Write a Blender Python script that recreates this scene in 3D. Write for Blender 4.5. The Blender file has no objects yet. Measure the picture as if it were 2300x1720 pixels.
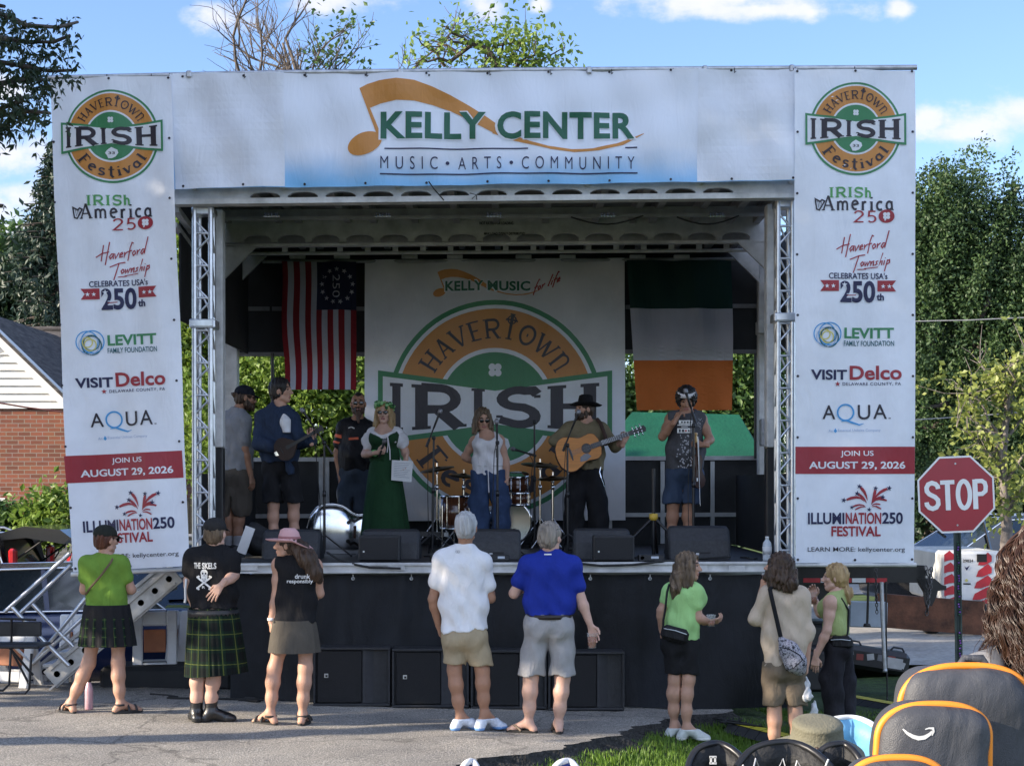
import bpy, bmesh, math, random
import numpy as np
from mathutils import Vector, Matrix
R = math.radians
random.seed(7); RNG = np.random.default_rng(7)
SC = bpy.context.scene
COL = SC.collection
# ---------------------------------------------------------------- camera
FPX, W0, H0, HZ = 3800.0, 2300.0, 1720.0, 1090.0      # focal length, photo size and horizon row in photo pixels
CAMZ = 2.02
cam_d = bpy.data.cameras.new('camera'); cam = bpy.data.objects.new('camera', cam_d); COL.objects.link(cam)
cam.location = (0, 0, CAMZ); cam.rotation_euler = (R(90), 0, 0)
cam_d.sensor_fit = 'HORIZONTAL'; cam_d.sensor_width = 36.0; cam_d.lens = 36.0 * FPX / W0
cam_d.shift_y = (HZ - H0 / 2) / W0
cam_d.clip_start = 0.1; cam_d.clip_end = 3000
SC.camera = cam
# ---------------------------------------------------------------- light
SUN = Vector((-0.84, -0.28, 0.36)).normalized()          # direction to the sun
SUN_STR, SKY_STR, EXPO = 4.6, 0.115, 1.25
sl = bpy.data.lights.new('sun', 'SUN'); so = bpy.data.objects.new('sun', sl); COL.objects.link(so)
sl.energy = SUN_STR; sl.angle = R(0.53); sl.color = (1.0, 0.87, 0.70)
so.rotation_euler = SUN.to_track_quat('Z', 'Y').to_euler()
so.location = (-20, -10, 30)
world = bpy.data.worlds.new('World'); SC.world = world; world.use_nodes = True
def build_world():
    nt = world.node_tree; N = nt.nodes; L = nt.links; N.clear()
    out = N.new('ShaderNodeOutputWorld'); bg = N.new('ShaderNodeBackground'); bg.inputs[1].default_value = SKY_STR
    sky = N.new('ShaderNodeTexSky'); sky.sky_type = 'NISHITA'; sky.sun_disc = False
    sky.sun_elevation = math.asin(SUN.z); sky.sun_rotation = math.atan2(SUN.x, SUN.y)
    sky.altitude = 50; sky.air_density = 1.0; sky.dust_density = 0.35; sky.ozone_density = 2.2
    tc = N.new('ShaderNodeTexCoord'); sep = N.new('ShaderNodeSeparateXYZ'); L.new(tc.outputs['Generated'], sep.inputs[0])
    def M(op, a, b=None, c=None):
        n = N.new('ShaderNodeMath'); n.operation = op
        for i, v in enumerate((a, b, c)):
            if v is None: continue
            if isinstance(v, (int, float)): n.inputs[i].default_value = v
            else: L.new(v, n.inputs[i])
        return n.outputs[0]
    yy = M('MAXIMUM', sep.outputs[1], 0.02)
    u = M('DIVIDE', sep.outputs[0], yy); v = M('DIVIDE', sep.outputs[2], yy)
    cb = N.new('ShaderNodeCombineXYZ'); L.new(u, cb.inputs[0]); L.new(v, cb.inputs[1])
    # cloud banks: centre (u, v), half width, half height, flat base
    blobs = [(500,45,85,40),(770,5,140,42),(1085,15,60,42),(1215,10,30,26),(1600,0,330,46),(1690,22,260,30),(2020,20,34,26),
             (2190,285,120,60),(2290,250,120,60),(2085,270,55,45),(2160,300,150,26),(30,350,120,60),(60,440,90,45),(-30,470,100,70),(10,200,70,50),(20,520,130,36)]
    acc = None
    for (px, py, hw, hh) in blobs:
        cu, cv = (px-1150)/FPX, (HZ-py)/FPX
        a = M('DIVIDE', M('SUBTRACT', u, cu), hw/FPX*1.25)
        b = M('DIVIDE', M('SUBTRACT', v, cv), hh/FPX*1.25)
        d = M('SQRT', M('ADD', M('MULTIPLY', a, a), M('MULTIPLY', b, b)))
        m = M('SUBTRACT', 1.0, d)
        acc = m if acc is None else M('MAXIMUM', acc, m)
    def noise(scale, detail, rough, sx=1, sy=1):
        mp = N.new('ShaderNodeMapping'); mp.inputs['Scale'].default_value = (sx, sy, 1); L.new(cb.outputs[0], mp.inputs[0])
        t = N.new('ShaderNodeTexNoise'); t.inputs['Scale'].default_value = scale; t.inputs['Detail'].default_value = detail
        t.inputs['Roughness'].default_value = rough; L.new(mp.outputs[0], t.inputs[0]); return t.outputs[0]
    n1 = noise(30, 9, 0.6, 1, 1.5)
    dens = M('ADD', acc, M('MULTIPLY', M('SUBTRACT', n1, 0.5), 2.1))
    mr = N.new('ShaderNodeMapRange'); mr.interpolation_type = 'SMOOTHSTEP'; L.new(dens, mr.inputs[0])
    mr.inputs[1].default_value = 0.12; mr.inputs[2].default_value = 0.95
    # a few more banks all over the rest of the sky
    n3 = noise(1.6, 6, 0.55, 1, 2.0)
    hi = N.new('ShaderNodeMapRange'); hi.interpolation_type = 'SMOOTHSTEP'; L.new(n3, hi.inputs[0]); hi.inputs[1].default_value = 0.58; hi.inputs[2].default_value = 0.72
    up = M('GREATER_THAN', v, 0.34)
    front = M('GREATER_THAN', sep.outputs[1], 0.0)
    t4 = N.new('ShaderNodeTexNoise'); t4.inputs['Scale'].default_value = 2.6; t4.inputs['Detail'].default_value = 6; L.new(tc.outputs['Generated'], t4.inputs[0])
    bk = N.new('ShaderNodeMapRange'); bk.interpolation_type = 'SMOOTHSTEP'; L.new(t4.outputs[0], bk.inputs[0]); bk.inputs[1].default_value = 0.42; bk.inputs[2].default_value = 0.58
    rear = M('MULTIPLY', bk.outputs[0], M('MULTIPLY', M('LESS_THAN', sep.outputs[1], 0.0), M('GREATER_THAN', sep.outputs[2], 0.0)))  # cloud cover added behind the camera, out of view, for more fill light
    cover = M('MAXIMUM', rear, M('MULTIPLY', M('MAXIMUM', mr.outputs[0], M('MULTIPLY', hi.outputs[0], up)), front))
    n2 = noise(55, 6, 0.6)
    cr = N.new('ShaderNodeMix'); cr.data_type = 'RGBA'; L.new(n2, cr.inputs[0])
    cr.inputs[6].default_value = (3.2, 3.35, 3.9, 1); cr.inputs[7].default_value = (4.3, 4.2, 4.3, 1)
    # the clear sky a little clearer than Nishita's own
    tint = N.new('ShaderNodeMix'); tint.data_type = 'RGBA'; tint.blend_type = 'MULTIPLY'; tint.inputs[0].default_value = 1.0
    L.new(sky.outputs[0], tint.inputs[6]); tint.inputs[7].default_value = (0.82, 0.86, 1.04, 1)
    bright = N.new('ShaderNodeMix'); bright.data_type = 'RGBA'; L.new(rear, bright.inputs[0]); L.new(cr.outputs[2], bright.inputs[6]); bright.inputs[7].default_value = (6.0, 7.0, 9.2, 1); cr = bright      # added unseen bank behind the camera, over-bright and blued to fill the shade
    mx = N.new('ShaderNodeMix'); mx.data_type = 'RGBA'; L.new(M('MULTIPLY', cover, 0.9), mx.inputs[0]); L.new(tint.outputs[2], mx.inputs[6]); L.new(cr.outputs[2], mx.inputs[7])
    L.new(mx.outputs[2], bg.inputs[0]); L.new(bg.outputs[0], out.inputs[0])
build_world()
SC.view_settings.view_transform = 'Standard'; SC.view_settings.look = 'None'
SC.view_settings.exposure = EXPO; SC.view_settings.gamma = 1.0; SC.view_settings.use_curve_mapping = False
SC.render.engine = 'CYCLES'
SC.cycles.use_denoising = True; SC.cycles.max_bounces = 8; SC.cycles.diffuse_bounces = 4
SC.cycles.transparent_max_bounces = 12; SC.cycles.sample_clamp_indirect = 6.0; SC.cycles.caustics_reflective = False; SC.cycles.caustics_refractive = False
SC.render.resolution_x, SC.render.resolution_y = 1024, 765
# ---------------------------------------------------------------- geometry helpers
def P(px, py, D): return Vector(((px-1150)*D/FPX, D, CAMZ-(py-HZ)*D/FPX))   # the place in the world, D metres out, seen at a photo pixel
def XD(px, D): return (px-1150)*D/FPX
def ZD(py, D): return CAMZ-(py-HZ)*D/FPX
def ground_z(x, y):
    sm = lambda t: max(0,min(1,t))**2*(3-2*max(0,min(1,t)))
    return -0.018*max(min(x+1.5, 6), -4)-0.40*sm((y-17.2)/1.2)*sm((-2.9-x)/0.8)-0.10*sm((y-17)/3)*sm((x-2)/1.5)+0.55*sm((9.5-y)/5)
EDGE = [(965,12.05),(1060,12.55),(1180,12.95),(1300,13.5),(1400,14.2),(1480,14.9),(1560,15.35),(1640,15.6)]   # tarmac edge: photo column, distance
EDGE = [(XD(a,b),b) for a,b in EDGE]
def edge_x(y):
    if y <= EDGE[0][1]: return EDGE[0][0]-(EDGE[0][1]-y)*0.9
    for (x0,y0),(x1,y1) in zip(EDGE, EDGE[1:]):
        if y <= y1: return x0+(x1-x0)*(y-y0)/(y1-y0)
    return 1e9
def lawn_z(x, y):
    e = EDGE[-1][0]
    d = x-min(edge_x(y), e+0.0)
    t = max(0, min(1, d/0.9)); t = t*t*(3-2*t)
    return ground_z(x, y)-0.05-0.13*t
def tag(o, label=None, cat=None, group=None, kind=None):
    if label: o['label'] = label
    if cat: o['category'] = cat
    if group: o['group'] = group
    if kind: o['kind'] = kind
    return o
def empty(name, loc, label=None, cat=None, group=None, kind=None):
    o = bpy.data.objects.new(name, None); COL.objects.link(o); o.location = loc; o.empty_display_size = 0.1
    bpy.context.view_layer.update() if False else None
    return tag(o, label, cat, group, kind)
def wloc(o):
    v = Vector(o.location)
    while o.parent: o = o.parent; v = v+Vector(o.location)
    return v
def link(name, me, parent=None, loc=None):
    """mesh given in world coordinates; its origin is put at loc (or stays at the parent's)"""
    o = bpy.data.objects.new(name, me); COL.objects.link(o)
    base = wloc(parent) if parent else Vector((0,0,0))
    if loc is None: loc = base if parent else Vector((0,0,0))
    loc = Vector(loc)
    if loc.length > 0:
        n = len(me.vertices); a = np.empty(n*3, np.float32); me.vertices.foreach_get('co', a)
        a = a.reshape(-1,3)-np.array(loc, np.float32); me.vertices.foreach_set('co', a.ravel()); me.update()
    if parent: o.parent = parent
    o.location = loc-base
    return o
def np_mesh(name, v, f, mats, mi=None, smooth=True):
    """numpy verts (n,3) and faces (m,k)"""
    me = bpy.data.meshes.new(name); v = np.asarray(v, np.float32); f = np.asarray(f, np.int32)
    k = f.shape[1]
    me.vertices.add(len(v)); me.vertices.foreach_set('co', v.ravel())
    me.loops.add(f.size); me.loops.foreach_set('vertex_index', f.ravel())
    me.polygons.add(len(f)); me.polygons.foreach_set('loop_start', np.arange(0, f.size, k, dtype=np.int32))
    try: me.polygons.foreach_set('loop_total', np.full(len(f), k, np.int32))
    except Exception: pass
    for m in mats: me.materials.append(m)
    if mi is not None: me.polygons.foreach_set('material_index', np.asarray(mi, np.int32))
    me.polygons.foreach_set('use_smooth', np.full(len(f), smooth))
    me.update(calc_edges=True); me.validate(clean_customdata=False)
    return me
def frame(d):
    d = Vector(d).normalized(); a = Vector((0,0,1)) if abs(d.z) < 0.9 else Vector((1,0,0))
    u = d.cross(a).normalized(); return u, d.cross(u).normalized(), d
class MB:
    def __init__(s): s.v = []; s.f = []; s.m = []; s.sm = []
    def add(s, vs, fs, m=0, smooth=False):
        o = len(s.v); s.v += [tuple(v) for v in vs]
        for f in fs: s.f.append([o+i for i in f]); s.m.append(m); s.sm.append(smooth)
        return s
    def box(s, c, size, m=0, rot=None, bev=0.0):
        x, y, z = [k/2 for k in size]; c = Vector(c)
        if bev <= 0:
            vs = [Vector((a*x,b*y,d*z)) for a in (-1,1) for b in (-1,1) for d in (-1,1)]
            fs = [(0,1,3,2),(4,6,7,5),(0,4,5,1),(2,3,7,6),(0,2,6,4),(1,5,7,3)]
        else:
            b = min(bev, x*.9, y*.9, z*.9); vs = []; idx = {}
            for sx in (-1,1):
                for sy in (-1,1):
                    for sz in (-1,1):
                        for ax in range(3):
                            p = [sx*(x-b), sy*(y-b), sz*(z-b)]; p[ax] = (sx,sy,sz)[ax]*(x,y,z)[ax]
                            idx[(sx,sy,sz,ax)] = len(vs); vs.append(Vector(p))
            fs = []
            for ax in range(3):
                o1, o2 = [(1,2),(2,0),(0,1)][ax]
                for sg in (-1,1):
                    q = []
                    for (a, d) in ((-1,-1),(1,-1),(1,1),(-1,1)):
                        k = [0,0,0]; k[ax] = sg; k[o1] = a; k[o2] = d; q.append(idx[(*k, ax)])
                    fs.append(q if sg > 0 else q[::-1])
                for a in (-1,1):
                    for d in (-1,1):
                        q = []
                        for (e, axx) in ((-1,o1),(-1,o2),(1,o2),(1,o1)):
                            k = [0,0,0]; k[ax] = e; k[o1] = a; k[o2] = d; q.append(idx[(*k, axx)])
                        fs.append(q if a*d > 0 else q[::-1])
            for sx in (-1,1):
                for sy in (-1,1):
                    for sz in (-1,1):
                        q = [idx[(sx,sy,sz,i)] for i in range(3)]; fs.append(q if sx*sy*sz > 0 else q[::-1])
        if rot is not None:
            rm = rot if isinstance(rot, Matrix) else Matrix.Rotation(rot, 3, 'Z')
            vs = [rm @ v for v in vs]
        return s.add([v+c for v in vs], fs, m)
    def beam(s, a, b, w, h, m=0, up=(0,0,1)):
        """rectangular bar from a to b: w across, h along up"""
        a, b = Vector(a), Vector(b); d = (b-a); L = d.length; d.normalize()
        side = d.cross(Vector(up))
        if side.length < 1e-4: side = d.cross(Vector((0,1,0)))
        side.normalize(); u = side.cross(d)
        rm = Matrix((side, d, u)).transposed()
        return s.box((a+b)/2, (w, L, h), m, rm)
    def tube(s, pts, r, m=0, n=8, caps=True, smooth=True):
        pts = [Vector(p) for p in pts]; rs = r if isinstance(r, (list,tuple)) else [r]*len(pts)
        vs = []; fs = []; u = None
        for i, p in enumerate(pts):
            d = (pts[min(i+1,len(pts)-1)]-pts[max(i-1,0)])
            if d.length < 1e-9: d = Vector((0,0,1))
            d.normalize()
            if u is None: u, w, _ = frame(d)
            else:
                u = (u-d*u.dot(d));
                if u.length < 1e-6: u, w, _ = frame(d)
                u.normalize(); w = d.cross(u)
            for k in range(n):
                a = 2*math.pi*k/n; vs.append(p+(u*math.cos(a)+w*math.sin(a))*rs[i])
        for i in range(len(pts)-1):
            for k in range(n):
                k2 = (k+1) % n; fs.append((i*n+k, i*n+k2, (i+1)*n+k2, (i+1)*n+k))
        s.add(vs, fs, m, smooth)
        if caps: s.add(vs[:n], [tuple(range(n))[::-1]], m); s.add(vs[-n:], [tuple(range(n))], m)
        return s
    def lathe(s, c, prof, m=0, n=24, sx=1, sy=1, rot=None, smooth=True, mod=None):
        """prof: (radius, height) list, turned about z at c"""
        c = Vector(c); vs = []; fs = []
        for (r, z) in prof:
            for k in range(n):
                a = 2*math.pi*k/n; q = mod(a, z) if mod else 1.0
                v = Vector((r*q*math.cos(a)*sx, r*q*math.sin(a)*sy, z)); vs.append(rot @ v if rot is not None else v)
        for i in range(len(prof)-1):
            for k in range(n):
                k2 = (k+1) % n; fs.append((i*n+k, i*n+k2, (i+1)*n+k2, (i+1)*n+k))
        if prof[0][0] > 1e-4: fs.append(tuple(range(n))[::-1])
        if prof[-1][0] > 1e-4: fs.append(tuple((len(prof)-1)*n+k for k in range(n)))
        return s.add([v+c for v in vs], fs, m, smooth)
    def sphere(s, c, r, m=0, n=12, sc=(1,1,1), rot=None):
        h = n//2+1; prof = [(max(math.sin(math.pi*i/h), 1e-5), -math.cos(math.pi*i/h)) for i in range(h+1)]
        rm = (rot if rot is not None else Matrix.Identity(3)) @ Matrix.Diagonal(Vector((r*sc[0], r*sc[1], r*sc[2])))
        return s.lathe(c, prof, m, n, rot=rm)
    def prism(s, poly, y0, y1, m=0):
        """poly: (x,z) outline, extruded from y0 to y1"""
        n = len(poly); a = sum(poly[i][0]*poly[(i+1)%n][1]-poly[(i+1)%n][0]*poly[i][1] for i in range(n))
        if a < 0: poly = poly[::-1]
        vs = [(x,y0,z) for x,z in poly]+[(x,y1,z) for x,z in poly]
        fs = [tuple(range(n)), tuple(range(n,2*n))[::-1]]+[(i,n+i,n+(i+1)%n,(i+1)%n) for i in range(n)]
        return s.add(vs, fs, m)
    def build(s, name, mats, parent=None, loc=None, bevel=0.0):
        me = bpy.data.meshes.new(name); me.from_pydata(s.v, [], s.f)
        for mm in (mats if isinstance(mats, (list,tuple)) else [mats]): me.materials.append(mm)
        me.polygons.foreach_set('material_index', s.m); me.polygons.foreach_set('use_smooth', s.sm); me.update()
        return link(name, me, parent, loc)
# ---------------------------------------------------------------- materials
MATS = {}
def mat(name, col, rough=0.6, metal=0.0, var=0.12, vs=6.0, bump=0.0, bs=60.0, trans=0.0, coat=0.0, spec=0.5, col2=None, stretch=(1,1,1), det=5.0, wr=0.0):
    """principled surface; var/vs: mottling amount and size, bump/bs: relief, trans: share of light let through (leaves, cloth)"""
    if name in MATS: return MATS[name]
    m = bpy.data.materials.new(name); m.use_nodes = True; nt = m.node_tree; N = nt.nodes; L = nt.links
    b = N['Principled BSDF']; out = N['Material Output']
    b.inputs['Roughness'].default_value = rough; b.inputs['Metallic'].default_value = metal
    b.inputs['Specular IOR Level'].default_value = spec
    if coat: b.inputs['Coat Weight'].default_value = coat; b.inputs['Coat Roughness'].default_value = 0.08
    tc = N.new('ShaderNodeTexCoord'); mp = N.new('ShaderNodeMapping'); mp.inputs['Scale'].default_value = stretch; L.new(tc.outputs['Object'], mp.inputs[0])
    t = N.new('ShaderNodeTexNoise'); t.inputs['Scale'].default_value = vs; t.inputs['Detail'].default_value = det; t.inputs['Roughness'].default_value = 0.6; L.new(mp.outputs[0], t.inputs[0])
    c2 = col2 if col2 else tuple(max(0, c*(1-2.2*var)) for c in col); c1 = col if col2 else tuple(min(1, c*(1+var*0.9)) for c in col)
    mx = N.new('ShaderNodeMix'); mx.data_type = 'RGBA'; mx.inputs[6].default_value = (*c2, 1); mx.inputs[7].default_value = (*c1, 1)
    mr = N.new('ShaderNodeMapRange'); mr.inputs[1].default_value = 0.3; mr.inputs[2].default_value = 0.7; L.new(t.outputs[0], mr.inputs[0]); L.new(mr.outputs[0], mx.inputs[0])
    L.new(mx.outputs[2], b.inputs['Base Color'])
    if wr:      # soft creases
        m3 = N.new('ShaderNodeMapping'); m3.inputs['Scale'].default_value = (1,1,.32); L.new(tc.outputs['Object'], m3.inputs[0]); t3 = N.new('ShaderNodeTexNoise'); t3.inputs['Scale'].default_value = 9; t3.inputs['Detail'].default_value = 3; t3.inputs['Distortion'].default_value = 1.6; L.new(m3.outputs[0], t3.inputs[0])
        b3 = N.new('ShaderNodeBump'); b3.inputs['Strength'].default_value = wr; b3.inputs['Distance'].default_value = 0.05; L.new(t3.outputs[0], b3.inputs['Height']); L.new(b3.outputs[0], b.inputs['Normal'])
    if bump:
        t2 = N.new('ShaderNodeTexNoise'); t2.inputs['Scale'].default_value = bs; t2.inputs['Detail'].default_value = 4; L.new(mp.outputs[0], t2.inputs[0])
        bp = N.new('ShaderNodeBump'); bp.inputs['Strength'].default_value = bump; bp.inputs['Distance'].default_value = 0.02; L.new(t2.outputs[0], bp.inputs['Height']); L.new(bp.outputs[0], b.inputs['Normal'])
        if wr: L.new(b3.outputs[0], bp.inputs['Normal'])
    if trans:
        tr = N.new('ShaderNodeBsdfTranslucent'); L.new(mx.outputs[2], tr.inputs[0]); ms = N.new('ShaderNodeMixShader'); ms.inputs[0].default_value = trans
        L.new(b.outputs[0], ms.inputs[1]); L.new(tr.outputs[0], ms.inputs[2]); L.new(ms.outputs[0], out.inputs[0])
    MATS[name] = m; return m
def glass(name, col=(0.9,0.95,0.95), rough=0.02, alpha=0.3):
    if name in MATS: return MATS[name]
    m = bpy.data.materials.new(name); m.use_nodes = True; b = m.node_tree.nodes['Principled BSDF']
    b.inputs['Base Color'].default_value = (*col,1); b.inputs['Roughness'].default_value = rough; b.inputs['Alpha'].default_value = alpha
    MATS[name] = m; return m
ALU = mat('brushed aluminium', (0.62,0.64,0.67), 0.32, 0.9, 0.10, 9)
STEEL = mat('galvanised steel', (0.50,0.51,0.53), 0.45, 0.7, 0.15, 12)
CHROME = mat('chrome', (0.82,0.83,0.85), 0.10, 1.0, 0.03, 4)
PAINTW = mat('stage white paint', (0.58,0.58,0.57), 0.5, 0, 0.16, 5, 0.05, 40)
GREYP = mat('stage grey paint', (0.34,0.34,0.35), 0.5, 0, 0.15, 5)
DARKP = mat('stage dark underside', (0.19,0.19,0.195), 0.6, 0, 0.2, 3)
BLACK = mat('black cloth', (0.016,0.017,0.019), 0.75, 0, 0.2, 4, 0.2, 120)
BLKP = mat('black plastic', (0.018,0.018,0.020), 0.45, 0, 0.2, 10, 0.1, 200)
BLKM = mat('black metal', (0.02,0.02,0.022), 0.35, 0.3, 0.1, 10)
GRILLE = mat('speaker grille', (0.010,0.010,0.012), 0.6, 0.2, 0.2, 90, 0.3, 250)
RUBBER = mat('black rubber', (0.02,0.02,0.02), 0.8, 0, 0.15, 8)
WHITE = mat('white plastic', (0.78,0.78,0.77), 0.4, 0, 0.06, 5)
PAPER = mat('white paper', (0.80,0.80,0.80), 0.7, 0, 0.04, 8, trans=0.25)
# ---------------------------------------------------------------- lettering and printed cloth
_TC = {}
def text_geo(s, bold=0.0, gap=1.0):
    """outline of a word in the built-in typeface: (verts 2D, faces), scaled to a unit box"""
    k = (s, bold, gap)
    if k in _TC: return _TC[k]
    c = bpy.data.curves.new('lettering', 'FONT'); c.body = s; c.offset = bold; c.space_character = gap; c.resolution_u = 4; c.fill_mode = 'FRONT'
    o = bpy.data.objects.new('lettering', c); COL.objects.link(o)
    me = bpy.data.meshes.new_from_object(o)
    v = np.array([(p.co.x, p.co.y) for p in me.vertices]); f = [tuple(p.vertices) for p in me.polygons]
    bpy.data.objects.remove(o); bpy.data.curves.remove(c); bpy.data.meshes.remove(me)
    lo, hi = v.min(0), v.max(0); _TC[k] = ((v-lo)/(hi-lo), f); return _TC[k]
def arcp(cx, cy, rx, ry, a0, a1, n=10):
    return [(cx+rx*math.cos(R(a0+(a1-a0)*i/n)), cy+ry*math.sin(R(a0+(a1-a0)*i/n))) for i in range(n+1)]
# serif and pen letters: width, then strokes (weight, points); serifs are (x, y, half width)
G = {
 'H': (1.0, [(1,[(.2,0),(.2,1)]),(1,[(.8,0),(.8,1)]),(.55,[(.2,.52),(.8,.52)])], [(.2,0,.17),(.2,1,.17),(.8,0,.17),(.8,1,.17)]),
 'I': (.42,[(1.05,[(.21,0),(.21,1)])],[(.21,0,.19),(.21,1,.19)]),
 'R': (.98,[(1,[(.2,0),(.2,1)]),(.85,[(.2,.95),(.55,.95)]+arcp(.55,.70,.27,.25,90,-90)+[(.2,.45)]),(1,[(.5,.45),(.88,.0)])],[(.2,0,.17),(.12,1,.1),(.9,0.0,.12)]),
 'S': (.86,[(.9,[(.8,.82),(.72,.92)]+arcp(.43,.73,.28,.22,60,250)+[(.55,.49)]+arcp(.45,.27,.31,.22,60,-130)+[(.1,.15)])],[(.8,.80,.06),(.1,.2,.06)]),
 'A': (.9,[(.6,[(.1,0),(.45,1)]),(1,[(.45,1),(.8,0)]),(.5,[(.24,.34),(.68,.34)])],[(.1,0,.12),(.8,0,.14)]),
 'V': (.9,[(1,[(.1,1),(.45,0)]),(.6,[(.45,0),(.8,1)])],[(.1,1,.13),(.8,1,.12)]),
 'E': (.78,[(1,[(.2,0),(.2,1)]),(.5,[(.2,.97),(.68,.97)]),(.5,[(.2,.5),(.58,.5)]),(.5,[(.2,.03),(.7,.03)])],[(.14,0,.1),(.14,1,.1)]),
 'T': (.8,[(1,[(.4,0),(.4,1.3)]),(.6,[(.12,1.02),(.68,1.02)]),(.45,arcp(.4,1.02,.2,.2,0,360,16)),(.5,[(.28,1.3),(.52,1.3)])],[(.4,0,.2),(.12,1.02,.03),(.68,1.02,.03)]),
 'O': (1.0,[(.9,arcp(.5,.5,.4,.47,0,360,22)),(1,[(.46,.5),(.54,.5)])],[]),
 'W': (1.2,[(1,[(.08,1),(.36,0)]),(.6,[(.36,0),(.6,.9)]),(1,[(.6,.9),(.84,0)]),(.6,[(.84,0),(1.12,1)])],[(.08,1,.12),(1.12,1,.1)]),
 'N': (.9,[(1,[(.2,0),(.2,1)]),(.7,[(.2,.85)]+arcp(.45,.7,.25,.28,150,0)+[(.7,.0)])],[(.2,0,.13),(.15,1,.1),(.72,0,.13)]),
 'F': (.72,[(1,[(.22,-.1),(.22,1)]),(.6,[(.05,.97),(.68,.97)]),(.55,[(.22,.52),(.56,.52)])],[(.22,-.1,.15),(.68,.9,.04)]),
 'e': (.62,[(.85,[(.12,.36),(.5,.44)]+arcp(.32,.36,.22,.3,20,300))],[]),
 's': (.56,[(.85,[(.46,.58)]+arcp(.28,.5,.17,.16,60,250)+arcp(.28,.18,.18,.16,60,-140))],[]),
 't': (.55,[(1,[(.26,1.0),(.26,.12),(.4,-.12)]),(.6,[(.05,.66),(.5,.66)]),(.5,[(.14,.82),(.38,.82)])],[]),
 'i': (.34,[(1,[(.17,0),(.17,.62)]),(1,[(.17,.82),(.17,.92)])],[(.17,0,.12),(.12,.62,.08)]),
 'v': (.62,[(1,[(.08,.62),(.3,0)]),(.6,[(.3,0),(.54,.62)])],[(.08,.62,.1),(.54,.62,.1)]),
 'a': (.66,[(.9,arcp(.3,.32,.2,.28,40,320)),(.9,[(.46,.62),(.5,.0)])],[(.54,0,.08)]),
 'l': (.34,[(1,[(.17,0),(.17,1)])],[(.2,0,.12),(.1,1,.08)]),
 'm': (.95,[(1,[(.15,0),(.15,.62)]),(.8,[(.15,.45)]+arcp(.32,.4,.16,.2,150,0)+[(.48,0)]),(.8,[(.48,.45)]+arcp(.65,.4,.16,.2,150,0)+[(.81,0)])],[(.15,0,.08),(.48,0,.08),(.81,0,.08)]),
 'r': (.52,[(1,[(.15,0),(.15,.62)]),(.8,[(.15,.42),(.28,.58),(.42,.56)])],[(.15,0,.1)]),
 'c': (.56,[(.9,arcp(.32,.32,.22,.28,50,310))],[]),
 'h': (.64,[(1,[(.15,0),(.15,1)]),(.8,[(.15,.5)]+arcp(.33,.4,.17,.24,140,0)+[(.5,0)])],[(.15,0,.1),(.5,0,.1),(.1,1,.08)]),
 '2': (.6,[(.7,arcp(.3,.72,.22,.26,170,-20)+[(.08,.04),(.55,.04)])],[]),
 '5': (.58,[(.7,[(.5,.97),(.16,.97),(.13,.55)]+arcp(.28,.32,.22,.28,110,-140))],[]),
 '0': (.62,[(.7,arcp(.3,.5,.24,.46,0,360,20))],[]),
}
PEN = {
 'H': (.75,[[(.28,1.25),(.2,-.1)],[(.72,1.45),(.55,-.45)],[(-.25,.3),(.2,.55),(.75,.62)]]),
 'a': (.42,[[(.36,.4),(.2,.42),(.06,.2),(.14,.02),(.3,.2),(.37,.42),(.36,.04),(.42,.0)]]),
 'v': (.36,[[(.02,.42),(.12,.0),(.34,.46)]]),
 'e': (.36,[[(.04,.16),(.28,.3),(.22,.44),(.06,.3),(.08,.05),(.34,.1)]]),
 'r': (.32,[[(.06,.44),(.06,.0),(.12,.3),(.3,.44)]]),
 'f': (.34,[[(.42,1.05),(.28,1.15),(.16,.7),(.06,-.35)],[(.0,.42),(.34,.48)]]),
 'o': (.38,[[(.2,.44),(.05,.25),(.14,.02),(.32,.16),(.22,.44)]]),
 'd': (.44,[[(.34,.38),(.18,.42),(.05,.15),(.16,.0),(.34,.3)],[(.52,1.4),(.34,.0)]]),
 'T': (.6,[[(.42,1.05),(.1,-.55)],[(-.35,.72),(.4,1.0),(.95,1.05)]]),
 'w': (.5,[[(.02,.42),(.08,.02),(.22,.34),(.28,.02),(.46,.46)]]),
 'n': (.4,[[(.05,.44),(.05,.0),(.16,.36),(.3,.42),(.3,.02),(.38,.04)]]),
 's': (.34,[[(.3,.42),(.14,.36),(.22,.14),(.02,.02)]]),
 'h': (.42,[[(.3,1.15),(.06,-.02),(.18,.36),(.32,.38),(.3,.0)]]),
 'i': (.22,[[(.1,.44),(.06,.0)],[(.14,.62),(.15,.68)]]),
 'p': (.42,[[(.14,.5),(-.02,-.6)],[(.12,.36),(.3,.46),(.34,.2),(.1,.04)]]),
 'l': (.28,[[(.26,1.1),(.06,.05),(.16,.0)]]),
 ' ': (.3,[]),
}
def strip(pts, hw):
    """quads of a line of half width hw with mitred joints"""
    pts = [Vector((p[0],p[1])) for p in pts]; pts = [p for i, p in enumerate(pts) if i == 0 or isinstance(hw, list) or (p-pts[i-1]).length > 1e-5]; n = len(pts); closed = n > 2 and (pts[0]-pts[-1]).length < 1e-6
    L = []; Rr = []
    for i in range(n):
        a = pts[i-1] if i else (pts[-2] if closed else None); b = pts[i+1] if i < n-1 else (pts[1] if closed else None)
        d1 = (pts[i]-a).normalized() if a is not None else None; d2 = (b-pts[i]).normalized() if b is not None else None
        d1 = d1 or d2; d2 = d2 or d1
        t = d1+d2; t = t.normalized() if t.length > 1e-6 else d1
        nn = Vector((-t.y, t.x)); c = max(.45, nn.dot(Vector((-d1.y, d1.x)))); w = hw[i] if isinstance(hw, list) else hw
        L.append(pts[i]+nn*(w/c)); Rr.append(pts[i]-nn*(w/c))
    return [[Rr[i], Rr[i+1], L[i+1], L[i]] for i in range(n-1)]
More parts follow.
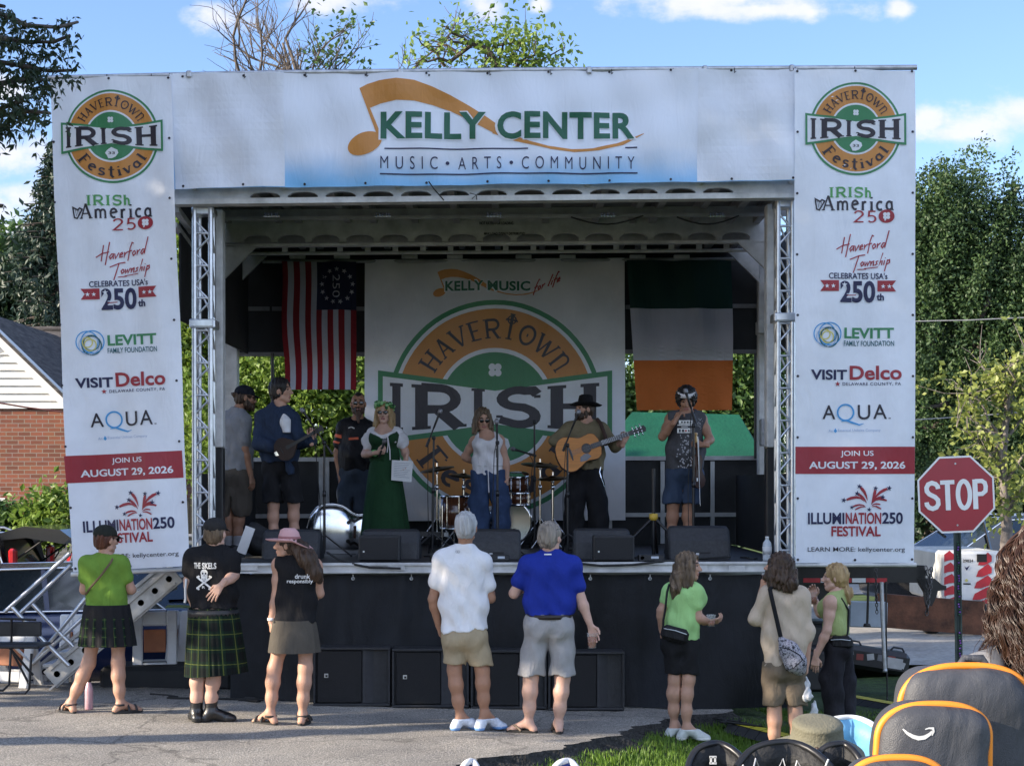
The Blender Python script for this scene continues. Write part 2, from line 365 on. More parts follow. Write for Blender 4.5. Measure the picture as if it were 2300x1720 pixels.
def shape_star(cx, cy, r, rot=0, inner=.4):
    return [(cx+(r if i%2==0 else r*inner)*math.sin(R(rot)+math.pi*i/5), cy-(r if i%2==0 else r*inner)*math.cos(R(rot)+math.pi*i/5)) for i in range(10)]
class Print:
    """flat printed cloth: everything is drawn in photo pixels of the cloth's own plane, D metres out; layers sit a millimetre proud of each other"""
    def __init__(s, D, wave=None, M=None, grid=None):
        s.D = D; s.wave = wave or (lambda x, y: 0.0); s.M = M or (lambda x, y: (x, y)); s.polys = []; s.mats = []; s.n = 0; s.surf = None
    def mi(s, m):
        if m not in s.mats: s.mats.append(m)
        return s.mats.index(m)
    def poly(s, pts, m, lay=1, mapped=False):
        s.n += 1
        s.polys.append(([tuple(p) if mapped else s.M(p[0], p[1]) for p in pts], s.mi(m), lay+s.n*0.002))
    def disc(s, cx, cy, r, m, lay=1, n=40, ry=None):
        s.poly([(cx+r*math.cos(2*math.pi*i/n), cy+(ry or r)*math.sin(2*math.pi*i/n)) for i in range(n)], m, lay)
    def ring(s, cx, cy, r0, r1, m, lay=1, a0=0, a1=360, n=64):
        st = strip(arcp(cx, cy, (r0+r1)/2, (r0+r1)/2, a0, a1, n), abs(r1-r0)/2); s.n += 1
        for q in st: s.polys.append(([s.M(p.x, p.y) for p in q], s.mi(m), lay+s.n*0.002))
    def line(s, pts, hw, m, lay=1):
        s.n += 1
        for q in strip(pts, hw): s.polys.append(([s.M(p.x, p.y) for p in q], s.mi(m), lay+s.n*0.002))
    def text(s, t, x0, x1, y0, y1, m, lay=1, bold=0.012, gap=1.0, slant=0, fn=None):
        v, f = text_geo(t, bold, gap); s.n += 1
        pts = [(x0+(x1-x0)*a+slant*b*(y1-y0), y1-(y1-y0)*b) for a, b in v]
        if fn: pts = [fn(*p) for p in pts]
        pts = [s.M(*p) for p in pts]
        for q in f: s.polys.append(([pts[i] for i in q], s.mi(m), lay+s.n*0.002))
    def glyphs(s, t, fn, m, lay=1, w=.075, gap=.12, xs=None):
        """serif letters; fn maps (0..1 along the word, 0..1 height) to photo pixels"""
        tot = sum(G[c][0] for c in t)+gap*(len(t)-1); x = 0
        for i, c in enumerate(t):
            gw, st, sf = G[c]
            if xs: a, b = xs[i]; lx = lambda q: a+(b-a)*q/gw
            else:
                x0 = x; lx = lambda q: (x0+q)/tot
            s.n += 1; k = 0
            for wt, pts in st:
                k += 1
                for q in strip(pts, w*wt): s.polys.append(([s.M(*fn(lx(p.x), p.y)) for p in q], s.mi(m), lay+(s.n+k*.1)*0.002))
            for (sx, sy, hw) in sf:
                k += 1; th = .035; sy2 = sy+(th if sy < .5 else -th)
                q = [(sx-hw,sy2-th),(sx+hw,sy2-th),(sx+hw,sy2+th),(sx-hw,sy2+th)]
                s.polys.append(([s.M(*fn(lx(p[0]), p[1])) for p in q], s.mi(m), lay+(s.n+k*.1)*0.002))
            x += gw+gap
    def pen(s, t, x0, y0, x1, y1, h, hw, m, lay=1, slant=.0):
        """handwriting along the line (x0,y0)-(x1,y1), letter height h"""
        tot = sum(PEN[c][0] for c in t); x = 0
        for c in t:
            gw, st = PEN[c]
            for pts in st:
                q = [(x0+(x1-x0)*(x+a)/tot+slant*b*h, y0+(y1-y0)*(x+a)/tot-b*h) for a, b in pts]
                s.line(q, hw, m, lay)
            x += gw
    def build(s, name, parent=None, loc=None, sheet=None, sheet_mat=None, step=14, extra=None, maxe=0.10, back=True):
        """sheet: four corners in photo pixels (tl, tr, br, bl)"""
        bm = bmesh.new()
        V = lambda px, py, lay: bm.verts.new((XD(px,s.D), s.D-0.004-lay*0.0016, ZD(py,s.D)))
        for pts, mi, lay in s.polys:
            try: f = bm.faces.new([V(px,py,lay) for px,py in pts]); f.material_index = mi
            except ValueError: pass
        bm.normal_update()
        for f in bm.faces:
            if f.normal.y > 0: f.normal_flip()
        bmesh.ops.triangulate(bm, faces=[f for f in bm.faces if len(f.verts) > 3])
        for _ in range(6):
            le = [e for e in bm.edges if e.calc_length() > maxe]
            if not le: break
            bmesh.ops.subdivide_edges(bm, edges=le, cuts=1)
            bmesh.ops.triangulate(bm, faces=[f for f in bm.faces if len(f.verts) > 3])
        inv = FPX/s.D
        for v in bm.verts:      # lay the subdivided print onto the waving cloth
            v.co.y -= s.wave(1150+v.co.x*inv, HZ-(v.co.z-CAMZ)*inv)
        if sheet:
            mi = s.mi(sheet_mat); tl, tr, br, bl = sheet
            nx = max(2, int(abs(tr[0]-tl[0])/step)); ny = max(2, int(abs(bl[1]-tl[1])/step)); grid = []
            for j in range(ny+1):
                row = []
                for i in range(nx+1):
                    a, b = i/nx, j/ny
                    px = (tl[0]*(1-a)+tr[0]*a)*(1-b)+(bl[0]*(1-a)+br[0]*a)*b; py = (tl[1]*(1-a)+tr[1]*a)*(1-b)+(bl[1]*(1-a)+br[1]*a)*b
                    if extra: px, py = extra(px, py, a, b)
                    row.append(bm.verts.new((XD(px,s.D), s.D-s.wave(px,py), ZD(py,s.D))))
                grid.append(row)
            for j in range(ny):
                for i in range(nx):
                    f = bm.faces.new((grid[j+1][i], grid[j+1][i+1], grid[j][i+1], grid[j][i])); f.material_index = mi; f.smooth = True
        me = bpy.data.meshes.new(name); bm.to_mesh(me); bm.free()
        for m in s.mats: me.materials.append(m)
        return link(name, me, parent, loc)
def cloth(name, c, trans=0.22, rough=0.42, **k): return mat(name, c, rough, 0, 0.04, 3, 0.0, 60, trans, wr=.16, **k)
BW = cloth('banner white vinyl', (0.82,0.85,0.91))
B_GRN = cloth('banner print green', (0.045,0.24,0.10)); B_GRN2 = cloth('banner print deep green', (0.015,0.13,0.075)); B_ORG = cloth('banner print orange', (0.62,0.27,0.06))
B_NAVY = cloth('banner print navy', (0.012,0.014,0.07)); B_RED = cloth('banner print red', (0.34,0.025,0.04)); B_BLK = cloth('banner print charcoal', (0.025,0.02,0.032))
B_BLUE = cloth('banner print light blue', (0.06,0.33,0.66)); B_TEAL = cloth('banner print teal', (0.01,0.10,0.12)); B_YEL = cloth('banner print yellow', (0.62,0.56,0.16)); B_LG = cloth('banner print pale grey', (0.42,0.50,0.66))
B_LGRN = cloth('banner print leaf green', (0.09,0.34,0.10))
def clover(pr, cx, cy, r, m, lay):
    for a in (45,135,225,315): pr.disc(cx+r*.52*math.cos(R(a)), cy+r*.52*math.sin(R(a)), r*.44, m, lay, 14)
def festival_logo(pr, cx, cy, Rr):
    pr.disc(cx, cy, Rr, B_GRN, 1, 72); pr.disc(cx, cy, Rr*.955, BW, 2, 72); pr.disc(cx, cy, Rr*.92, B_ORG, 3, 72)
    pr.disc(cx, cy, Rr*.555, BW, 4, 56); pr.disc(cx, cy, Rr*.515, B_GRN, 5, 56)
    b = lambda k, e, c: [(cx-k*Rr,cy-e*Rr),(cx,cy-c*Rr),(cx+k*Rr,cy-e*Rr),(cx+k*Rr,cy+e*Rr),(cx,cy+c*Rr),(cx-k*Rr,cy+e*Rr)]
    def tie(k, e, c, m, lay):
        p = b(k, e, c); pr.poly([p[0],p[1],p[4],p[5]], m, lay); pr.poly([p[1],p[2],p[3],p[4]], m, lay)
    tie(1.09,.345,.20,B_GRN,6); tie(1.045,.29,.155,BW,7)
    clover(pr, cx, cy-.35*Rr, .075*Rr, BW, 6)
    rr = [1,.8,1.05,.9,1.1,.85,1,.8,.95,1.1,.85,1]
    pr.poly([(cx+.14*Rr*rr[i]*math.cos(i*math.pi/6), cy+.36*Rr+.12*Rr*rr[(i+5)%12]*math.sin(i*math.pi/6)) for i in range(12)], BW, 8)
    pr.text('33', cx-.07*Rr, cx+.07*Rr, cy+.335*Rr, cy+.39*Rr, B_BLK, 9, .02)
    def hav(a, y):
        th = R(-61+122*a); r = Rr*(.645+y*.18); return (cx+r*math.sin(th), cy-r*math.cos(th))
    pr.glyphs('HAVERTOWN', hav, B_BLK, 6, .078)
    def fes(a, y):
        th = R(-58+116*a); r = Rr*(.86-y*.22); return (cx+r*math.sin(th), cy+r*math.cos(th))
    pr.glyphs('Festival', fes, B_BLK, 6, .085)
    def iri(a, y):
        x = -0.985+1.97*a; top = -(.165+.065*abs(x)/.985); bot = (.16+.065*abs(x)/.985)
        return (cx+x*Rr, cy+(bot+(top-bot)*y)*Rr)
    pr.glyphs('IRISH', iri, B_BLK, 9, .115, xs=[(.0,.068),(.10,.355),(.385,.455),(.495,.715),(.74,1.0)])
def note_logo(pr, f, w1, w2, x2, bold=.02, col=B_ORG):
    """the musical note with its long swoosh, and two words"""
    g = lambda L: [f(550+x*.2721, 100+y*.2721) for x, y in L]; g2 = lambda L: [f(1100+x*.2721, 100+y*.2721) for x, y in L]
    top = [(945,360),(1010,325),(1110,298),(1250,285),(1400,300),(1550,350),(1700,420),(1850,505),(1990,595),(2110,680)]
    bot = [(1010,525),(1035,524),(1120,490),(1250,465),(1400,470),(1550,500),(1700,550),(1800,600),(1950,680),(2090,750)]
    for i in range(9): pr.poly(g([top[i],top[i+1],bot[i+1],bot[i]]), col, 1)
    pr.poly(g([(945,360),(1035,530),(1114,720),(1120,800),(1095,760)]), col, 2)
    e = [(990+138*math.cos(t)-30*math.sin(t), 820+100*math.sin(t)-12*math.cos(t)) for t in [2*math.pi*i/32 for i in range(32)]]
    pr.poly(g(e), col, 3)
    up = [(40,700),(250,770),(330,800),(480,840),(680,862),(850,858),(1050,818),(1268,740)]; dn = [(20,735),(205,797),(330,827),(500,866),(700,886),(900,876),(1100,832),(1270,745)]
    for i in range(7): pr.poly(g2([up[i],up[i+1],dn[i+1],dn[i]]), col, 1)
    for (t, xa, xb) in ((w1,855,1091.5),(w2,1117,x2)):
        a, b = f(xa,252); c, d = f(xb,313); h = (c-a)/200
        pr.text(t, a-3*h-1, c+3*h+1, b-2.6, d+2.6, BW, 4, bold+.018, 1.06); pr.text(t, a, c, b, d, B_GRN2, 6, bold+.012, 1.06)
# ---------------------------------------------------------------- top banner over the stage
def wave_h(px, py):
    return 0.020*math.sin(px*.021+py*.006)+0.014*math.sin(px*.047-py*.02+1)+0.010*math.sin(py*.045+px*.013)*(1 if py < 420 else 1)
def wave_v(px, py):
    return 0.016*math.sin(px*.03+py*.004)+0.012*math.sin(py*.012+px*.02)+0.006*math.sin(px*.07-py*.015)
pr = Print(15.62, wave_h)
m = mat('banner sky print', (0.80,0.81,0.84), 0.40, 0, 0.03, 3, trans=0.22, wr=.16)
nt = m.node_tree; N_ = nt.nodes; L_ = nt.links            # a printed wash of sky blue along the lower edge
mixn = [n for n in N_ if n.type == 'MIX'][0]; tcn = [n for n in N_ if n.type == 'TEX_COORD'][0]; nn = [n for n in N_ if n.type == 'TEX_NOISE'][0]
sp = N_.new('ShaderNodeSeparateXYZ'); L_.new(tcn.outputs['Object'], sp.inputs[0]); ad = N_.new('ShaderNodeMath'); ad.operation = 'MULTIPLY_ADD'
nn.inputs['Scale'].default_value = 1.3
L_.new(nn.outputs[0], ad.inputs[0]); ad.inputs[1].default_value = -0.28; L_.new(sp.outputs[2], ad.inputs[2])
mrn = N_.new('ShaderNodeMapRange'); mrn.interpolation_type = 'SMOOTHSTEP'; L_.new(ad.outputs[0], mrn.inputs[0]); mrn.inputs[1].default_value = -0.14; mrn.inputs[2].default_value = 0.24; L_.new(mrn.outputs[0], mixn.inputs[0])
mixn.inputs[6].default_value = (0.22,0.54,0.90,1); mixn.inputs[7].default_value = (0.82,0.85,0.92,1)
B_SKY = m
pr.poly([(388,166),(638,164),(640,419),(392,424)], BW, 0.4); pr.poly([(1568,156),(1790,156),(1790,405),(1566,407)], BW, 0.4)   # blank white panels
note_logo(pr, lambda x, y: (x, y), 'KELLY', 'CENTER', 1425)
pr.line([(864,335),(1186,334)], 1.5, B_NAVY, 2); pr.line([(1404,332.5),(1431,332)], 1.5, B_NAVY, 2); pr.line([(854,392),(1432,389)], 1.6, B_NAVY, 2)
for t, a, b in (('MUSIC',855,983),('ARTS',1029,1126),('COMMUNITY',1172,1425)): pr.text(t, a, b, 352, 380, B_NAVY, 2, -0.006, 1.9)
pr.disc(1005,366,4.2,B_NAVY,2,12); pr.disc(1148.5,366,4.2,B_NAVY,2,12)
for i in range(11): pr.disc(410+i*137, 172-i*1.6, 3, B_BLK, 3, 8); pr.disc(410+i*137, 417-i*1.6, 3, B_BLK, 3, 8)
o = pr.build('header_banner', loc=P(1088, 421, 15.62), sheet=((381,168),(1790,155),(1790,406),(390,424)), sheet_mat=B_SKY)
tag(o, 'wide banner with orange music note and green KELLY CENTER across the stage top', 'banner')
# ---------------------------------------------------------------- the two tall side banners
def side_banner(M, corners, label, wv, lip):
    pr = Print(15.56, wv, M)
    festival_logo(pr, 1921.8, 290.3, 104)
    xy = lambda x0, x1, y0, y1: (lambda a, y: (x0+(x1-x0)*a, y1-(y1-y0)*y))
    pr.glyphs('IRISh', xy(1862,1958,421,444), B_LGRN, 2, .10)
    pr.glyphs('America', xy(1846,2008,440,473), B_BLK, 2, .085); pr.line([(1831,447),(1834,470),(1840,472),(1852,452),(1846,449),(1842,453),(1831,447)], 1.6, B_BLK, 2)
    for k in range(3): pr.line([(1836+k*4,450+k),(1839+k*3,467-k*3)], .5, B_BLK, 2)
    pr.glyphs('25', xy(1916,1970,474,500), B_RED, 2, .08); pr.disc(1991,486,17.5,B_RED,2,32,15); clover(pr,1991,485,9.5,BW,4); pr.line([(1991,488),(1987,496)],1.4,BW,4)
    pr.pen('Haverford', 1884, 568, 1990, 556, 27, 1.25, B_RED, 2, .12); pr.pen('Township', 1915, 600, 2000, 594, 24, 1.25, B_RED, 2, .12); pr.line([(1925,606),(1945,605)],1,B_RED,2); pr.line([(1940,604),(1972,600)],1,B_RED,2)
    pr.text("CELEBRATES USA's", 1860, 1994, 613, 627, B_NAVY, 2, .018)
    for a, b, c in ((1841,1883,1), (2013,1971,-1)):
        pr.poly([(a,630),(b,630),(b,654.5),(a,654.5),(a+c*9,642)], B_RED, 2)
        for q in (15,29): pr.poly(shape_star(a+c*q, 643, 5.6), BW, 4)
    pr.text('250', 1886, 1966, 631, 680, B_NAVY, 3, .032); pr.text('th', 1969, 1986, 659, 675, B_NAVY, 3, .04)
    pr.poly(shape_star(1896,640,7), BW, 5)
    for k in range(3): pr.line([(1901,660.5+k*3.4),(1923,659.5+k*3.4)], .9, BW if k != 1 else B_RED, 5)
    for (dx, dy, r, m2, w) in ((-6,-3,24,B_BLUE,1.2),(6,-3,25,B_BLUE,1.3),(-2,4,22,B_LG,1.0),(4,5,21,B_TEAL,1.4),(4,-1,17,B_TEAL,1.1),(-5,-2,11,B_YEL,1.4),(1,4,13,B_YEL,1.4)): pr.ring(1857+dx,753+dy,r-w,r+w,m2,2,n=36)
    pr.text('LEVITT', 1896, 2008, 736, 760, B_GRN, 2, .03); pr.text('FAMILY FOUNDATION', 1895, 2008, 765, 777, B_TEAL, 2, .012)
    pr.text('VISIT', 1820, 1903, 830, 853, B_NAVY, 2, .03); pr.text('Delco', 1909, 2024, 821, 853, B_RED, 2, .026)
    pr.poly(shape_star(1882,862,6.5), B_RED, 2); pr.text('DELAWARE COUNTY, PA', 1893, 2022, 858.5, 866.5, B_NAVY, 2, .008, 1.15)
    pr.text('A', 1847, 1877, 910, 941, B_BLK, 2, .006); pr.text('U', 1927, 1955, 909, 942, B_BLK, 2, .006); pr.text('A', 1961, 1991, 908, 941, B_BLK, 2, .006); pr.text('SM', 1994, 1999, 938, 941, B_BLK, 2)
    pr.ring(1900,926,15.8,19.6,B_BLUE,2,n=40); pr.line([(1890,946),(1902,944),(1918,950),(1930,954),(1940,951)], [.6,2,2.2,1.6,.4], B_BLUE, 3)
    pr.text('An', 1861, 1871, 964, 970, B_LG, 2); pr.poly([(1877,961),(1881,968),(1877,972),(1873,968)], B_BLUE, 2); pr.text('Essential Utilities Company', 1883, 1977, 963, 970.5, B_LG, 2, .008)
    pr.poly([(1786,1003),(2054,1003),(2054,1064),(1786,1064)], B_RED, .5)
    pr.text('JOIN US', 1889, 1961, 1012, 1027, BW, 2, .012); pr.text('AUGUST 29, 2026', 1817, 2032, 1036, 1055, BW, 2, .025)
    c0 = (1951,1143)
    for (x, y, b2, w) in ((1930,1092,-8,3.4),(1965,1096,4,3.4),(1995,1096,-10,3.4),(1925,1108,-6,2.8),(1981,1116,-8,2.8),(1897,1124,-18,3.2),(1913,1138,-8,2.2),(1994,1125,-14,2.6),(1918,1146,-8,1.8),(1978,1133,-7,1.8),(1980,1144,-8,1.8)):
        q = [(c0[0]+(x-c0[0])*t+(b2 if x > c0[0] else -b2)*0.35*math.sin(math.pi*t), c0[1]-8*t*0+(y-c0[1])*t+b2*0.9*math.sin(math.pi*t)) for t in (.28,.45,.62,.8,.94)]
        pr.line(q, [.5,w*.6,w*.9,w,w*.7], B_RED, 2)
    for (x, y, r) in ((1930,1092,6.5),(1965,1096,6),(1996,1096,6.5),(1925,1108,6.5),(1981,1116,6.5),(1895,1123,6.5),(1913,1139,5.5),(1951,1144,5.5)): pr.poly(shape_star(x,y,r,10), B_NAVY, 4)
    pr.text('ILLUMI', 1814, 1896, 1151, 1177, B_NAVY, 2, .026); pr.text('NATION', 1899, 1978, 1150.5, 1176.5, B_RED, 2, .026); pr.text('250', 1980, 2028, 1150, 1176, B_NAVY, 2, .026)
    pr.text('FESTIVAL', 1867, 1977, 1181, 1204, B_RED, 2, .026); pr.text('LEARN MORE: kellycenter.org', 1813, 2033, 1228, 1241, B_BLK, 2, .004)
    for k in range(9):
        y = 160+k*137
        pr.disc(1791,y,3,B_BLK,3,8); pr.disc(2049,y,3,B_BLK,3,8)
    pr.disc(1920,161,3,B_BLK,3,8); pr.disc(1920,1257,3,B_BLK,3,8)
    o = pr.build('side_banner', loc=P((corners[2][0]+corners[3][0])/2, corners[2][1], 15.56), sheet=corners, sheet_mat=BW)
    return tag(o, label, 'banner', 'tall sponsor banners at the stage sides')
side_banner(None, ((1785,156),(2056,158),(2054,1263),(1786,1263)), 'tall white sponsor banner beside the red STOP sign', wave_v, 0)
LC = ((110,178),(383,170),(426,1270),(163,1284))
def ML(x, y):
    a, b = (x-1785)/270.0, (y-156)/1107.0
    tl, tr, br, bl = LC; ben = -7*math.sin(math.pi*min(max(b,0),1))
    return ((tl[0]*(1-a)+tr[0]*a)*(1-b)+(bl[0]*(1-a)+br[0]*a)*b+ben, (tl[1]*(1-a)+tr[1]*a)*(1-b)+(bl[1]*(1-a)+br[1]*a)*b)
def wave_l(px, py): return wave_v(px, py)*1.3+0.05*max(0,(py-700)/500)**2*math.sin(px*.02)+.012*math.exp(-((px-150-(py-700)*.03)/26)**2)
pr0 = side_banner(ML, LC, 'tall white sponsor banner hanging skewed by the parked cars', wave_l, 0)
# ---------------------------------------------------------------- backdrop and flags
def wave_b(px, py):
    t = max(0, 1-(py-585)/260)
    return 0.012*math.sin(px*.013+py*.01)+t*(0.030*math.sin((px-820)*.035-(py-585)*.03)+.02*math.sin((1400-px)*.05-(py-585)*.035))
BWd = cloth('backdrop white vinyl', (0.76,0.76,0.78), 0.3, 0.6)
pr = Print(20.3, wave_b); festival_logo(pr, 1112, 915, 241)
note_logo(pr, lambda x, y: (1000+(x-855)*.364, 631+(y-252)*.364), 'KELLY', 'MUSIC', 1380, .02)
pr.pen('for life', 1198, 656, 1258, 632, 22, 1.3, B_RED, 2, .25)
o = pr.build('backdrop_banner', loc=P(1112,1170,20.3), sheet=((819,584),(1403,580),(1405,1168),(819,1170)), sheet_mat=BWd)
tag(o, 'large white backdrop with festival crest hanging behind the band', 'backdrop')
F_RED = cloth('flag red', (0.24,0.012,0.02), .5, .8); F_WHT = cloth('flag white', (0.50,0.50,0.56), .5, .8); F_NAVY = cloth('flag navy', (0.012,0.016,0.05), .5, .8)
F_GRN = cloth('flag green', (0.004,0.040,0.032), .5, .8); F_ORG = cloth('flag orange', (0.55,0.14,0.03), .5, .8)
def wave_f(px, py): return 0.035*math.sin(px*.055+py*.006)+0.02*math.sin(px*.11-py*.01)
def MF(x, y):           # x,y in the 0.1995-scale crop of the flag
    t = (y-90)/1440.0
    return (600+.1995*(x+34*t*(1-(x-165)/840)+12*math.sin(y*.006)*(1-(x-165)/840)-4*t), 570+.1995*y)
pr = Print(20.24, wave_f, MF)
xs = [165,228,292,358,422,490,553,615,680,747,807,875,940,1003]
for i in range(13):
    y0 = 90 if xs[i] < 552 else 632
    for k in range(12):
        ya, yb = y0+(1528-y0)*k/12, y0+(1528-y0)*(k+1)/12
        pr.poly([(xs[i],ya),(xs[i+1],ya),(xs[i+1],yb),(xs[i],yb)], F_RED if i % 2 == 0 else F_WHT, 0)
for k in range(6):
    ya, yb = 90+542*k/6, 90+542*(k+1)/6; pr.poly([(553,ya),(1003,ya),(1003,yb),(553,yb)], F_NAVY, 0)
for k in range(13):
    a = 2*math.pi*k/13; pr.poly(shape_star(785+178*math.sin(a), 362-185*math.cos(a), 31, k*27.7), F_WHT, 2)
pr.text('250', 235, 490, 0, 82, F_WHT, 2, -.008, 1.0, fn=lambda x, y: (820-y, x+5))
o = pr.build('hanging_flag', loc=P(720,875,20.24)); tag(o, 'red and white striped flag with star circle and 250 on navy, hung vertically', 'flag')
pr = Print(20.24, lambda px, py: 0.03*math.sin(px*.045+py*.01)+0.02*math.sin(px*.09-py*.02))
def band(y0, y1, m, n=6):
    for k in range(n):
        a, b = y0+(y1-y0)*k/n, y0+(y1-y0)*(k+1)/n
        L = lambda y: 1407+(y-585)*.072; Q = lambda y: 1643+3*math.sin((y-585)/336*3.0)
        for i in range(6):
            e = lambda y, q: L(y)+(Q(y)-L(y))*q/6
            pr.poly([(e(a,i),a),(e(a,i+1),a),(e(b,i+1),b),(e(b,i),b)], m, 0)
band(585,693,F_GRN); band(693,809,F_WHT); band(809,921,F_ORG)
o = pr.build('hanging_flag', loc=P(1530,921,20.24)); tag(o, 'green, white and orange tricolour flag hung vertically behind the fiddler', 'flag')
# ---------------------------------------------------------------- the mobile stage
DZ = 1.30                                                 # deck height
DF, DB = 15.80, 20.75                                     # front edge and rear wall, metres out
stage = empty('mobile_stage', (0, DF, 0), 'white steel mobile stage with arched roof beams and black deck', 'stage')
def zline(x0, y0, x1, y1): return lambda px: y0+(y1-y0)*(px-x0)/(x1-x0)
# deck
b = MB(); xa, xb = XD(432,DF), XD(1789,DF)
b.box(((xa+xb)/2,(DF+0.06+DB)/2,DZ-0.03),(xb-xa,DB-DF-0.06,0.06),0)
b.build('deck', mat('black deck boards',(0.022,0.022,0.024),0.55,0,0.3,2.5,0.1,80), stage)
b = MB()
b.beam(P(432,1275.5,DF+.02), P(1789,1271,DF+.02), 0.04, 0.088, 0)
b.beam(P(432,1269.5,DF-.012), P(1789,1264.5,DF-.012), 0.03, 0.012, 0); b.beam(P(432,1286,DF-.012), P(1789,1281.5,DF-.012), 0.035, 0.014, 0)
for px in (560, 890, 1230, 1570, 1655): b.box(P(px,1275,DF-.012),(0.16,0.02,0.05),0,bev=.004)
b.build('deck_edge', PAINTW, stage)
# castellated beams: outline with arched openings
def arch_beam(D, xl, yl, xr, yr, top, nh, x0, sp, hw, hh, depth, m, holes=True):
    """flange row yl->yr, beam reaching up to 'top' pixels above it"""
    b = MB(); yb = zline(xl,yl,xr,yr); cells = []
    edges = [xl]
    for k in range(nh):
        c = x0+k*sp; edges += [c, c+hw]
    edges.append(xr)
    y1 = D; y2 = D+depth
    for i in range(len(edges)-1):
        a, c = edges[i], edges[i+1]
        zt = lambda px: ZD(yb(px)-top, D); zb = lambda px: ZD(yb(px), D)
        if i % 2 == 0: b.prism([(XD(a,D),zb(a)),(XD(c,D),zb(c)),(XD(c,D),zt(c)),(XD(a,D),zt(a))], y1, y2, 0)
        else:
            n = 8; up = []
            for k in range(n+1):
                t = k/n; px = a+(c-a)*t; r = hh*(0.45+0.55*math.sqrt(max(0,1-(2*t-1)**2)))
                up.append((XD(px,D), ZD(yb(px)-r, D)))
            for k in range(n):
                (xa_,za_),(xb_,zb_) = up[k], up[k+1]
                b.prism([(xa_,za_),(xb_,zb_),(xb_,ZD(yb(c)-top,D)),(xa_,ZD(yb(a)-top,D))], y1, y2, 0)
    return b
b = arch_beam(DF, 391, 449, 1789, 435, 42, 13, 562, 84.8, 67, 15, 0.06, PAINTW)
b.build('front_beam', PAINTW, stage)
b = MB(); b.beam(P(391,456,DF+.02), P(1789,441,DF+.02), 0.16, 0.052, 0); b.beam(P(391,449.5,DF-.03),P(1789,434.5,DF-.03),.06,.012,0)
for px in (436, 638, 893, 1320, 1574, 1778): b.lathe(P(px,420-(px-391)*.0107,DF-.015),[(0.035,-.01),(.035,.01)],0,10,rot=Matrix.Rotation(R(90),3,'X'))
b.build('beam_flange', PAINTW, stage)
D2 = 18.55
b = arch_beam(D2, 500, 546, 1735, 539, 60, 15, 547, 76.8, 62, 18, 0.06, GREYP)
W2 = mat('stage off-white paint',(0.50,0.50,0.49),0.5,0,0.18,4,0.05,40)
rb = b.build('rear_beam', W2, stage)
pr = Print(D2-.002); INK = mat('black stencil ink',(0.01,0.01,0.01),0.7)
pr.text('NOT RATED FOR LOADING',1077,1153,498.5,505,INK,1,.03); pr.text('MAX LOAD EVENLY DISTRIBUTED',1087,1179,522,528,INK,1,.03)
pr.build('stencil_lettering', rb, None)
b = MB(); b.beam(P(495,553,D2), P(1738,543,D2), 0.10, 0.030, 0); b.build('rear_beam_flange', PAINTW, stage)
# back plate seen through the rear beam's openings
b = MB(); b.beam(P(500,517,D2+.25), P(1735,510,D2+.25), 0.02, 0.36, 0); b.build('beam_stiffener', GREYP, stage)
b = MB(); D3 = 19.3; b.tube([P(545,570,D3), P(1680,562,D3)], 0.022, 0, 8)
for k in range(17): b.box(P(640+k*62,556-k*.4,D3-.3),(0.06,0.05,0.10),0)
b.build('rear_rail', PAINTW, stage)
b = MB()
for px in (668,768,920,1022,1176,1275,1432,1531): b.box(P(px,577,20.28),(0.19,0.05,0.045),0,bev=.005)
b.build('hanger_bracket', PAINTW, stage)
b = MB(); b.tube([P(590,588,20.3), P(1662,582,20.3)], 0.022, 0, 8); b.build('backdrop_rail', GREYP, stage)
# roof: panel, purlins
zr = 5.02
b = MB(); x0_, x1_ = XD(391,DF), XD(1789,DF)
b.box(((x0_+x1_)/2,(DF+DB)/2+.1,zr+.05),(x1_-x0_,DB-DF+.3,0.08),0); b.build('roof_panel', DARKP, stage)
b = MB()
for px in (430,560,610,735,800,905,1010,1110,1235,1360,1455,1505,1610,1700,1770):
    x = XD(px,DF+.6); b.box((x,(DF+D2)/2+.2,zr-.06),(0.07,D2-DF-.2,0.14),0)
    b.box((x,(D2+DB)/2+.1,zr-.06),(0.07,DB-D2-.1,0.14),0)
b.build('roof_purlin', GREYP, stage)
b = MB(); b.beam(P(478,484,17.6), P(1770,474,17.6), 0.06, 0.10, 0); b.beam(P(478,492,17.5), P(1770,482,17.5), 0.03, 0.035, 0)
b.build('roof_crossbar', GREYP, stage)
for i, px in enumerate((610,860,1110,1365,1610)):
    b = MB()
    for q in (-14,-7,0,8,14): b.tube([P(px+q,478,17.35), P(px+q,488,17.35)], 0.012, 0, 6)
    b.tube([P(px-18,486,17.35),P(px+18,485.6,17.35)],0.012,0,6); b.build('light_clamp', CHROME, stage)
# posts and corner gussets
for (pa, pb, D, ytop, ybot, m) in ((479,500,16.3,470,1005,PAINTW),(1722,1741,16.3,458,1005,PAINTW),(500,533,20.2,545,1258,W2),(1704,1734,20.2,540,1258,W2)):
    b = MB(); z0 = DZ if D > 18 else ZD(ybot,D); b.box((XD((pa+pb)/2,D),D+.08,(z0+ZD(ytop,D))/2),(XD(pb,D)-XD(pa,D),0.16,ZD(ytop,D)-z0),0,bev=.01)
    zc = ZD(735,D); b.box((XD((pa+pb)/2+4,D),D+.06,zc),(XD(pb+12,D)-XD(pa,D),0.26,0.16),0,bev=.01) if D > 18 else None
    b.build('post', m, stage)
    if D < 18:
        b = MB(); b.box((XD((pa+pb)/2,D),D+.08,(DZ+z0)/2),(XD(pb,D)-XD(pa,D),0.14,z0-DZ),0,bev=.01); b.build('post_base', BLKM, stage)
